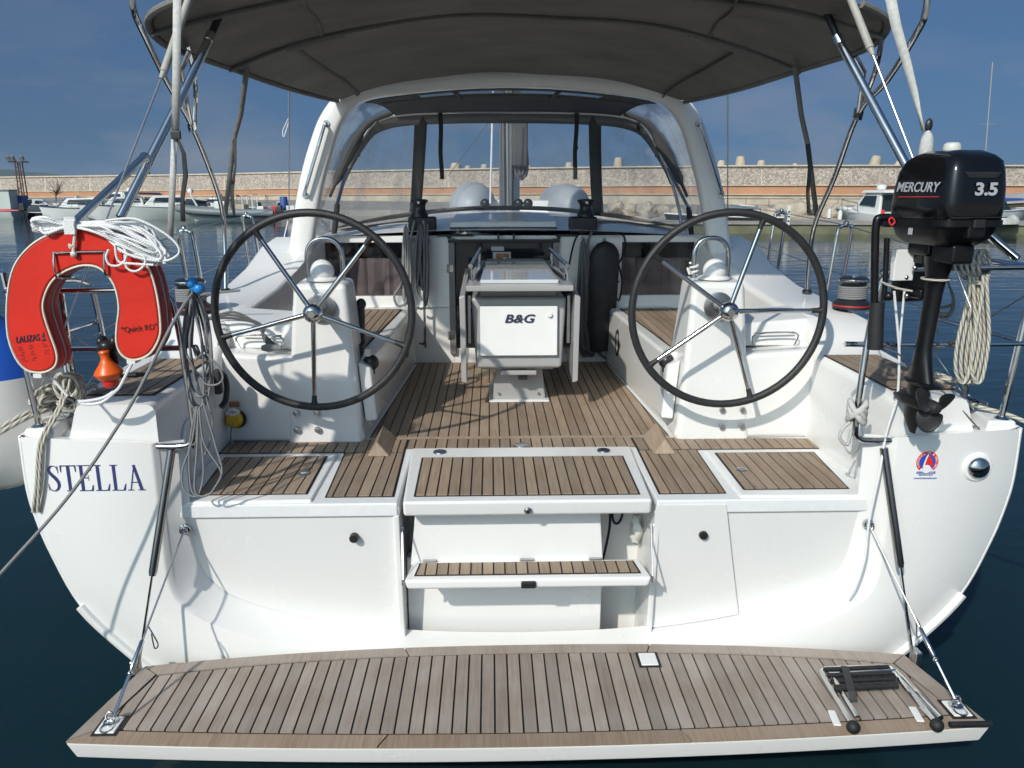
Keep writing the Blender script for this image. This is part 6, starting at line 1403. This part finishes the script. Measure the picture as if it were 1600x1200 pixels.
for k in range(60):
    px = 940 + 10 * k; q = []
    for j in range(5):
        p = AZ(min(px, 1480), 349 - 6 * j, 0); d = 47 + 3.2 * j; p = V((AY(px, 330, d).x, d, [-.3, .15, .5, .8, .6][j] + .35 * mnoise.noise(V((k * .7, j * 1.1, 0))))); q.append(p)
    rows.append(q)
G().grid(rows).build('shore', 'rock'); tag(bpy.data.objects['shore'], 'low rubble shore in front of the breakwater', None, None, 'structure')
# starboard pontoon
pa, pb = AZ(1138, 366, 0), AZ(1720, 370, 0)
pon = thing('stone_pontoon', 'low stone landing stage across the water to starboard', 'pontoon', pa)
G().prism([V((pa.x - 8, pa.y + 1.5, .46)), V((pb.x + 10, pb.y, .46)), V((pb.x + 10, pb.y + 4, .46)), V((pa.x - 8, pa.y + 5.5, .46))], V((0, 0, .09))).build('deck', 'quay', pon)
G().prism([V((pa.x - 7.95, pa.y + 1.6, -.5)), V((pb.x + 10, pb.y + .1, -.5)), V((pb.x + 10, pb.y + 4, -.5)), V((pa.x - 7.95, pa.y + 5.4, -.5))], V((0, 0, .959))).build('side', 'weed', pon)
mk = AY(1230, 352, 39); mp_ = thing('marker_post', 'white depth marker post with dark bands on the landing stage', 'post', mk)
G().box(mk + V((0, 0, .45)), (.18, .12, .9)).build('post', 'bwhite', mp_)
for z in (.2, .42, .64): G().box(mk + V((.02, -.063, z)), (.1, .01, .07)).build('mark', 'bdark', mp_)

# ---------------------------------------------------------------- moored craft
def motorboat(name, label, px, py, length, beam, fb, ang, hull='bwhite', cabin=None, stripe=None, arch=False, screen=True, radar=False, fenders=0, fcol='bwhite', cover=None, outb=False, rail=True, group='motor boats moored along the quay', sheer_=.25, dist=None):
    base = AZ(px, py, 0) if dist is None else AY(px, py, dist); base.z = 0
    t = thing(name, label, 'motor boat', base, group); ca, sa = math.cos(R(ang)), math.sin(R(ang))
    def W(x, y, z): return base + V((x * ca - y * sa, x * sa + y * ca, z))
    fb *= .76; cabin = (cabin[0], cabin[1], cabin[2] * 1.5) if cabin else None
    L_ = length; rows = []; dk = []
    for k in range(13):
        u = k / 12; x = (u - .5) * L_; bw = beam / 2 * (1 if u < .5 else max(.02, 1 - ((u - .5) / .5) ** 2.3)); sh = fb * (1 + sheer_ * u * u); kz = -.15 + (.55 * fb) * max(0, (u - .75) / .25) ** 2
        rows.append([W(x + (.25 * fb * u), s_ * bw, sh) for s_ in (-1,)] + [W(x, -bw * .93, sh * .45), W(x, -bw * .7, .02 + kz), W(x, 0, kz - .1), W(x, bw * .7, .02 + kz), W(x, bw * .93, sh * .45), W(x + (.25 * fb * u), bw, sh)]); dk.append((x, bw, sh))
    G().grid(rows).add(rows[0], [range(7)]).build('hull', hull, t, ang=50)
    G().grid([[W(x + .25 * fb * (i / 12), s_ * bw * .97, sh - .02 + .04 * (1 - abs(s_))) for s_ in (-1, -.5, 0, .5, 1)] for i, (x, bw, sh) in enumerate(dk)]).build('deck', 'bwhite', t)
    G().tube([W(x + .25 * fb * (i / 12), -bw - .01, sh) for i, (x, bw, sh) in enumerate(dk)] + [W(x + .25 * fb * (i / 12), bw + .01, sh) for i, (x, bw, sh) in reversed(list(enumerate(dk)))], .04, 6).build('rubbing_strake', stripe or 'bwhite', t)
    if stripe: G().grid([[W(x + .2 * fb * (i / 12), -bw * .985 - .012, sh * .78), W(x + .24 * fb * (i / 12), -bw * .998 - .012, sh * .97)] for i, (x, bw, sh) in enumerate(dk)]).build('stripe', stripe, t)
    if cabin:
        x0, x1, h = cabin; w0 = beam * .36; z0 = fb * 1.0
        def fr(x, w_, z): return [W(x, -w_, z), W(x, w_, z)]
        G().hexa([W(x0 * L_, -w0, z0), W(x1 * L_, -w0 * .75, z0), W(x1 * L_, w0 * .75, z0), W(x0 * L_, w0, z0)], [W(x0 * L_ + .1, -w0 * .85, z0 + h), W(x1 * L_ - h * .9, -w0 * .7, z0 + h * .92), W(x1 * L_ - h * .9, w0 * .7, z0 + h * .92), W(x0 * L_ + .1, w0 * .85, z0 + h)]).build('cabin', 'bwhite', t, bevel=.05)
        for s_ in (-1, 1): G().hexa([W(x0 * L_ + .25, s_ * w0 * .955, z0 + h * .42), W(x1 * L_ - h * .9, s_ * w0 * .82, z0 + h * .42), W(x1 * L_ - h * .9, s_ * w0 * .78, z0 + h * .42), W(x0 * L_ + .25, s_ * w0 * .9, z0 + h * .42)], [W(x0 * L_ + .3, s_ * w0 * .915, z0 + h * .8), W(x1 * L_ - h * 1.1, s_ * w0 * .80, z0 + h * .78), W(x1 * L_ - h * 1.1, s_ * w0 * .76, z0 + h * .78), W(x0 * L_ + .3, s_ * w0 * .86, z0 + h * .8)]).build('window', 'bglass', t)
    if screen:
        xs2 = (cabin[0] if cabin else .0) * L_; z0 = fb * 1.02 + (cabin[2] * .0 if cabin else 0)
        G().hexa([W(xs2 - .9, -beam * .36, z0), W(xs2 + .5, -beam * .3, z0), W(xs2 + .5, beam * .3, z0), W(xs2 - .9, beam * .36, z0)], [W(xs2 - .8, -beam * .33, z0 + .55), W(xs2 - .15, -beam * .27, z0 + .6), W(xs2 - .15, beam * .27, z0 + .6), W(xs2 - .8, beam * .33, z0 + .55)]).build('windscreen', 'bglass', t)
        G().tube([W(xs2 - .9, -beam * .37, z0 + .56), W(xs2 - .15, -beam * .29, z0 + .62), W(xs2 - .15, beam * .29, z0 + .62), W(xs2 - .9, beam * .37, z0 + .56)], .03, 6).build('screen_frame', 'bwhite', t)
    if arch:
        xa = -.28 * L_; G().tube([W(xa - .3, -beam * .42, fb), W(xa + .1, -beam * .38, fb + .9), W(xa + .1, -beam * .3, fb + 1.0), W(xa + .1, beam * .3, fb + 1.0), W(xa + .1, beam * .38, fb + .9), W(xa - .3, beam * .42, fb)], .07, 6).build('radar_arch', 'bwhite', t)
        if radar: G().lathe([(.2, 0), (.22, .1), (.15, .28), (.001, .32)], W(xa + .1, 0, fb + 1.05), n=14).build('radome', 'bwhite', t)
    if cover:
        c0, c1, hh = cover[:3]; G().hexa([W(c0 * L_, -beam * .42, fb + hh - .12), W(c1 * L_, -beam * .4, fb + hh - .05), W(c1 * L_, beam * .4, fb + hh - .05), W(c0 * L_, beam * .42, fb + hh - .12)], [W(c0 * L_ + .1, -beam * .3, fb + hh + .05), W(c1 * L_ - .1, -beam * .3, fb + hh + .1), W(c1 * L_ - .1, beam * .3, fb + hh + .1), W(c0 * L_ + .1, beam * .3, fb + hh + .05)]).build('canopy', cover[3], t, bevel=.04)
        for xx in (c0, c1):
            for s_ in (-1, 1): G().tube([W(xx * L_, s_ * beam * .4, fb), W(xx * L_, s_ * beam * .4, fb + hh)], .025, 5).build('canopy_pole', 'steel_b', t)
    if rail:
        pts_ = [W(x + .3 * fb, -bw * .9, sh + .38) for x, bw, sh in dk[6:]] + [W(x + .3 * fb, bw * .9, sh + .38) for x, bw, sh in reversed(dk[6:])]
        G().tube(pts_, .018, 5).build('bow_rail', 'steel_b', t)
        for i in (7, 9, 11):
            x, bw, sh = dk[i]
            for s_ in (-1, 1): G().tube([W(x + .25 * fb, s_ * bw * .93, sh), W(x + .3 * fb, s_ * bw * .9, sh + .38)], .015, 5).build('rail_post', 'steel_b', t)
    for k in range(fenders):
        x, bw, sh = dk[3 + 3 * k]; G().lathe([(.03, .3), (.10, .22), (.11, 0), (.10, -.22), (.03, -.28)], W(x, -bw - .1, sh * .55), n=10).build('fender', fcol, t)
    if outb:
        G().hexa([W(-L_ / 2 - .55, -.2, .55), W(-L_ / 2 - .05, -.2, .55), W(-L_ / 2 - .05, .2, .55), W(-L_ / 2 - .55, .2, .55)], [W(-L_ / 2 - .5, -.17, 1.15), W(-L_ / 2 - .1, -.17, 1.1), W(-L_ / 2 - .1, .17, 1.1), W(-L_ / 2 - .5, .17, 1.15)]).build('outboard_cowl', 'bdark', t, bevel=.06)
        G().box(W(-L_ / 2 - .25, 0, .25), (.16, .12, .7)).build('outboard_leg', 'bdark', t)
    return t, W
motorboat('motor_boat', 'white runabout with dark outboard at the far left edge of the harbour', -8, 341, 4.2, 1.9, .75, 172, 'bpale', outb=True, screen=False, stripe='s_red', rail=False)
tl_, W_ = motorboat('motor_boat', 'low navy-hulled speedboat with white deck left of the white cruisers', 55, 339.5, 4.6, 1.8, .5, 178, 'bnavy', screen=True, rail=False)
motorboat('motor_boat', 'small white speedboat with dark roll bar beside the navy speedboat', 98, 338, 4.8, 1.9, .7, 195, 'bwhite', arch=True, stripe='bnavy', rail=False, screen=True)
motorboat('motor_boat', 'white cabin cruiser with dark window strip behind the bright diagonal tube', 140, 341, 6.6, 2.4, .95, 186, 'bwhite', cabin=(-.2, .3, .55), stripe='bnavy', rail=True)
motorboat('motor_boat', 'white cruiser with red fender and navy sun canopy', 205, 341.5, 6.4, 2.6, 1.15, 205, 'bwhite', cabin=(-.15, .28, .5), fenders=1, fcol='s_red', cover=(-.35, .0, .95, 'bnavy'), stripe='bdark')
motorboat('motor_boat', 'white cruiser with radar arch and white fender right of the canopied cruiser', 262, 342, 6.6, 2.6, 1.1, 200, 'bpale', cabin=(-.2, .25, .6), arch=True, radar=True, fenders=2)
motorboat('motor_boat', 'white boat with navy cockpit cover behind the grey inflatable', 310, 339, 6.6, 2.4, .95, 190, 'bwhite', cabin=(.0, .3, .4), cover=(-.4, .05, .55, 'bnavy'), arch=True, rail=True)
motorboat('motor_boat', 'white open fishing boat with tan canopy moored beyond the inflatable stern', 402, 333, 4.6, 1.9, .65, 10, 'bwhite', cover=(-.1, .2, 1.0, 'bwood'), screen=False)
G2 = 'boats of the back row along the quay'
motorboat('motor_boat', 'little white dinghy cruiser just right of the light tower', 62, 334, 4.2, 1.8, .8, 20, 'bwhite', cabin=(-.1, .25, .45), rail=True, group=G2)
motorboat('motor_boat', 'white sports boat with blue cover behind the dark window cruiser', 118, 334, 4.6, 1.9, .9, 160, 'bwhite', cover=(-.4, .1, .6, 'tarp'), screen=True, rail=False, group=G2)
motorboat('motor_boat', 'white flybridge boat with radar arch behind the canopied cruiser', 178, 334.5, 6.4, 2.3, 1.15, 170, 'bwhite', cabin=(-.25, .2, .7), arch=True, radar=True, group=G2)
motorboat('motor_boat', 'pale boat with tan awning behind the grey inflatable bow', 338, 335, 5.0, 2.0, .9, 185, 'bwhite', cabin=(-.1, .2, .5), cover=(-.4, .0, .9, 'bwood'), group=G2)
motorboat('motor_boat', 'small white boat with outboard at the end of the jetty', 452, 338, 4.0, 1.7, .7, 15, 'bwhite', outb=True, screen=True, rail=False, group=G2)
# large inflatable, two grey tubes
rb_ = AZ(358, 344, 0); rib = thing('inflatable_boat', 'long grey rigid inflatable with white console moored to port', 'inflatable boat', rb_)
def RW(x, y, z): return rb_ + V((-x, y, z))
G().tube([RW(-3.4, -.85, .50), RW(-2, -.9, .52), RW(0, -.9, .56), RW(2, -.8, .66), RW(3.1, -.4, .8), RW(3.5, 0, .86), RW(3.1, .4, .8), RW(2, .8, .66), RW(0, .9, .56), RW(-2, .9, .52), RW(-3.4, .85, .5)], .27, 12, 4).build('tube', 'bgrey', rib)
G().hexa([RW(-3, -.5, -.1), RW(2.2, -.3, -.05), RW(2.2, .3, -.05), RW(-3, .5, -.1)], [RW(-3.2, -.85, .4), RW(3.1, -.4, .65), RW(3.1, .4, .65), RW(-3.2, .85, .4)]).build('hull', 'bpale', rib)
G().box(RW(.3, 0, .95), (1.1, .8, .75)).build('console', 'bwhite', rib, bevel=.08)
G().hexa([RW(.0, -.35, 1.3), RW(.7, -.35, 1.3), RW(.7, .35, 1.3), RW(0, .35, 1.3)], [RW(-.1, -.3, 1.62), RW(.35, -.3, 1.66), RW(.35, .3, 1.66), RW(-.1, .3, 1.62)]).build('windscreen', 'bglass', rib)
G().box(RW(-1.0, 0, .85), (.7, .9, .5)).build('seat', 'bwood', rib, bevel=.06); G().box(RW(-2.4, 0, .8), (.5, 1.1, .35)).build('seat', 'bwhite', rib, bevel=.06)
G().tube([RW(-1.9, -.6, .7), RW(-1.9, -.6, 1.75), RW(-1.9, .6, 1.75), RW(-1.9, .6, .7)], .04, 6).tube([RW(-1.2, -.6, .7), RW(-1.2, -.6, 1.7), RW(-1.2, .6, 1.7), RW(-1.2, .6, .7)], .04, 6).build('roll_bar', 'bwhite', rib)
G().hexa([RW(-3.9, -.25, .5), RW(-3.3, -.25, .5), RW(-3.3, .25, .5), RW(-3.9, .25, .5)], [RW(-3.8, -.2, 1.05), RW(-3.4, -.2, 1.0), RW(-3.4, .2, 1.0), RW(-3.8, .2, 1.05)]).build('engine_cover', 'bdark', rib, bevel=.08)
# jetty and clutter behind the inflatable
jt = AY(440, 332, 58); tag(G().box(V((jt.x, 59, .30)), (6, 2, .25)).build('jetty', 'quay'), 'short low jetty right of the grey inflatable', 'jetty')
for i, (px, py, h, m_, lab) in enumerate(((444, 324, .9, 'tarp', 'blue oil drum on the jetty'), (455, 326, .55, 'bwhite', 'small white crate on the jetty'), (432, 325, .5, 's_red', 'small red crate on the jetty'))):
    p = AY(px, py, 59); tag(G().lathe([(.25, -.2), (.27, -.18), (.27, h - .2), (.24, h - .15), (.001, h - .15)], p, n=12).build('drum' if i == 0 else 'crate', m_) if i == 0 else G().box(V((p.x, 59, .45 + h / 2)), (.6, .5, h)).build('crate', m_, bevel=.03), lab + ' beside the inflatable', 'drum' if i == 0 else 'crate')
# tower, tank and box on the left quay
tw_ = AY(38, 318, 74); tower = thing('light_tower', 'rusty lattice floodlight tower on the quay at the left edge', 'tower', V((tw_.x, 74, .5)))
th2 = AY(38, 253, 74).z
for dx, dy in ((-.25, -.25), (.25, -.25), (.25, .25), (-.25, .25)): G().tube([V((tw_.x + dx, 74 + dy, .5)), V((tw_.x + dx * .8, 74 + dy * .8, th2))], .06, 5).build('leg', 'rust', tower)
g = G()
for k in range(9):
    z = .7 + (th2 - .9) * k / 8; z2 = .7 + (th2 - .9) * (k + 1) / 8
    s_ = 1 if k % 2 else -1; g.tube([V((tw_.x - .24 * s_, 73.75, z)), V((tw_.x + .24 * s_, 73.75, z2))], .035, 4)
g.build('lattice', 'rust', tower)
G().box(V((tw_.x, 74, th2)), (1.5, .6, .1)).build('platform', 'rust', tower)
for dx in (-.6, -.25, .55): G().box(V((tw_.x + dx, 73.6, th2 + .3)), (.3, .25, .4), Matrix.Rotation(R(25), 3, 'X')).build('floodlight', 'bgrey', tower)
p = AY(30, 322, 70); tag(G().box(V((p.x, 70, 1.0)), (1.1, 1, 1.2)).build('tank', 'tarp', bevel=.06), 'blue water tank on the quay beside the light tower', 'tank')
p = AY(10, 325, 69); kb = thing('kiosk', 'pale teal kiosk box on the quay at the left edge', 'kiosk', V((p.x, 69, .5))); G().box(V((p.x, 69, 1.25)), (1.5, 1.3, 1.5)).build('body', 'bpale', kb, bevel=.03); G().box(V((p.x, 69, 2.04)), (1.7, 1.5, .1)).build('roof', 'bgrey', kb, bevel=.02)
# bare shrub by the wall
p = AY(87, 310, 100); sb = thing('bare_shrub', 'small bare shrub in front of the brick band at left', 'shrub', V((p.x, 100, .5))); g = G()
G().tube([V((p.x, 100, .5)), V((p.x + .1, 100, 1.6))], .07, 6).build('trunk', 'rust', sb)
for k in range(26):
    a = rb.uniform(0, 6.28); e = rb.uniform(.3, 1.0); d = V((math.cos(a) * e, math.sin(a) * e, 1.2 * rb.random() + .2)); b_ = V((p.x + .1, 100, 1.2 + .4 * rb.random())); g.tube([b_, b_ + d * .6 + V((.1, 0, .1)), b_ + d * 1.2], .03, 4)
g.build('crown', 'rust', sb)

# starboard: pilot-house cruiser lying stern-on behind the landing stage
base = AY(1372, 358, 43.5); base.z = 0; cr = thing('pilothouse_cruiser', 'white pilothouse cruiser with radar dome behind the landing stage', 'motor boat', base, None)
cA, sA = math.cos(R(8)), math.sin(R(8))
def CW(x, y, z): return base + V((x * cA - y * sA, x * sA + y * cA, z))   # y runs forward
hr = []
for y, bw, sh in ((-3, 1.15, .85), (-1, 1.22, .9), (1.0, 1.15, 1.0), (2.4, .7, 1.12), (3.2, .05, 1.2)): hr.append([CW(-bw - (.5 if y > 2 else 0), y, sh), CW(-bw * .9, y, .4), CW(-bw * .6, y, 0), CW(bw * .6, y, 0), CW(bw * .9, y, .4), CW(bw - (.5 if y > 2 else 0), y, sh)])
G().grid(hr).add(hr[0], [range(6)]).build('hull', 'bwhite', cr, ang=50)
G().add([CW(-1.15, -3, .83), CW(1.15, -3, .83), CW(1.15, 1, .95), CW(.2, 3.1, 1.1), CW(-.6, 3.1, 1.1), CW(-1.2, 1, .95)], [range(6)]).build('deck', 'bwhite', cr)
G().hexa([CW(-.95, -1.3, .85), CW(.95, -1.3, .85), CW(.75, 1.6, .95), CW(-.85, 1.6, .95)], [CW(-.85, -1.2, 2.02), CW(.85, -1.2, 2.02), CW(.6, .4, 1.98), CW(-.7, .4, 1.98)]).build('pilothouse', 'bwhite', cr, bevel=.06)
G().hexa([CW(-1.02, -1.75, 2.0), CW(1.02, -1.75, 2.0), CW(.75, .7, 1.98), CW(-.85, .7, 1.98)], [CW(-.92, -1.6, 2.14), CW(.92, -1.6, 2.14), CW(.65, .5, 2.12), CW(-.75, .5, 2.12)]).build('roof', 'bwhite', cr, bevel=.04)
for s_ in (-1, 1): G().box(CW(s_ * .41 - .0, -1.32, 1.48), (.78, .04, .86), Matrix.Rotation(R(8), 3, 'Z')).build('door_glass', 'bglass', cr)
G().box(CW(-.75, -1.36, 1.0), (.18, .06, .28)).build('life_ring', 's_red', cr, bevel=.04)
for s_ in (-1, 1): G().hexa([CW(s_ * .97, -.9, 1.3), CW(s_ * .90, .6, 1.35), CW(s_ * .86, .6, 1.35), CW(s_ * .93, -.9, 1.3)], [CW(s_ * .91, -.9, 1.85), CW(s_ * .80, .3, 1.83), CW(s_ * .76, .3, 1.83), CW(s_ * .87, -.9, 1.85)]).build('side_window', 'bglass', cr)
G().lathe([(.25, 0), (.27, .12), (.2, .25), (.001, .28)], CW(-.45, -.6, 2.16), n=16).build('radome', 'bwhite', cr)
G().box(CW(.2, -.8, 2.24), (1.5, .25, .08)).build('roof_bar', 'bdark', cr, bevel=.02)
for k in range(3): G().lathe([(.03, .3), (.11, .22), (.12, 0), (.11, -.22), (.03, -.28)], CW(-1.35 - .12 * k, 1.6 - .9 * k * -1, .75 + .05 * k), n=10).build('fender', 'fender', cr)
G().tube([CW(-1.2, .2, 1.0), CW(-1.25, .2, 1.45), CW(-.95, 2.2, 1.6), CW(-.3, 3.1, 1.65)], .025, 5).tube([CW(-1.2, 1.2, 1.0), CW(-1.18, 1.2, 1.5)], .02, 5).tube([CW(-.9, 2.2, 1.05), CW(-.95, 2.2, 1.6)], .02, 5).build('bow_rail', 'steel_b', cr)
motorboat('motor_boat', 'dark-hulled boat with grey cover seen through the starboard wheel', 1128, 353, 6.0, 2.2, .95, 176, 'bdark', cabin=(-.1, .2, .3), cover=(-.3, .2, .55, 'bgrey'), dist=44, rail=False, group='motor boats beyond the landing stage')
motorboat('motor_boat', 'small white boat with blue tarpaulin right of the outboard motor', 1560, 336, 5, 2.0, .9, 20, 'bwhite', cover=(-.3, .3, .75, 'tarp'), dist=56, rail=False, group='motor boats beyond the landing stage')
# net heap and shed
p = AY(1562, 350, 38.5); rows = []
for k in range(14):
    u = k / 13; w_ = math.sin(math.pi * u) ** .5 * .6 + .02; rows.append([V((p.x - 1.2 + 2.5 * u, 39 + w_ * math.cos(a), .54 + max(0, (.42 * math.sin(math.pi * u) ** .6 + .14 * math.sin(9 * u) + .1 * math.sin(23 * u)) * math.sin(a)))) for a in [math.pi * j / 10 for j in range(11)]])
nh = G().grid(rows).build('net_heap', 'net'); tag(nh, 'heap of pale fishing nets on the landing stage right of the motor', 'nets')
p = AY(1590, 330, 60); hut = thing('quay_shed', 'low tan shed with pale sloping sheet roof at the right edge', 'shed', V((p.x, 60, .5)))
G().hexa([V((p.x - 2.2, 60, .3)), V((p.x + 5, 60, .3)), V((p.x + 5, 64, .3)), V((p.x - 2.2, 64, .3))], [V((p.x - 2.2, 60, .95)), V((p.x + 5, 60, 1.2)), V((p.x + 5, 64, 1.6)), V((p.x - 2.2, 64, 1.2))]).build('wall', 'bwood', hut)
G().hexa([V((p.x - 3.0, 59.2, 1.02)), V((p.x + 5.5, 59.2, 1.42)), V((p.x + 5.5, 64.5, 1.9)), V((p.x - 3.0, 64.5, 1.4))], [V((p.x - 3.0, 59.2, 1.10)), V((p.x + 5.5, 59.2, 1.50)), V((p.x + 5.5, 64.5, 1.98)), V((p.x - 3.0, 64.5, 1.48))]).build('roof', 'roof', hut)
a, b = AY(1538, 262, 100), AY(1551, 97, 100)
sm = thing('distant_mast', 'thin pale mast of a distant yacht behind the wall at right', 'mast', V((a.x, 100, 0))); G().tube([V((a.x - .3, 100, 0)), a, b], .06, 8).build('mast_tube', 'sleeve', sm); mdl = a.lerp(b, .42); G().tube([mdl + V((-1.0, 0, 0)), mdl + V((1.0, 0, 0))], .025, 5).build('spreader', 'sleeve', sm)
# far hills
g = G(); rows = []
for k in range(60):
    px = -700 + 14 * k; d = 5200; yy = 265 + 9 * max(0, (px - 20) / 80) ** 1 + 1.5 * mnoise.noise(V((k * .35, 1, 0))) + .8 * mnoise.noise(V((k * 1.1, 5, 0))); tp_ = AY(px, min(yy, 291), d)
    rows.append([V((tp_.x, d - 400, -5)), V((tp_.x, d - 150, tp_.z * .6)), tp_, V((tp_.x, d + 900, -5))])
tag(G().grid(rows).build('hills', 'hill'), 'low hills far across the bay', None, None, 'structure')

# the dock the boat lies stern-to, on which the photographer stands
tag(G().prism([V((-60, -60, -.6)), V((60, -60, -.6)), V((60, .75, -.6)), V((-60, .75, -.6))], V((0, 0, 1.45))).build('dock', 'quay', bevel=.04), 'concrete dock behind the photographer', None, None, 'structure')

# sea air
m, t, b, l = nodes('sea_air'); t.nodes.remove(b); pv = t.nodes.new('ShaderNodeVolumePrincipled'); pv.inputs['Color'].default_value = (.66, .82, 1.0, 1); pv.inputs['Density'].default_value = .00007; pv.inputs['Anisotropy'].default_value = .2
l(pv.outputs[0], [n for n in t.nodes if n.type == 'OUTPUT_MATERIAL'][0].inputs['Volume']); M['air'] = m
tag(G().box((0, 4000, 79), (14000, 9000, 160)).build('haze', 'air'), 'thin sea haze over the harbour', None, None, 'stuff')
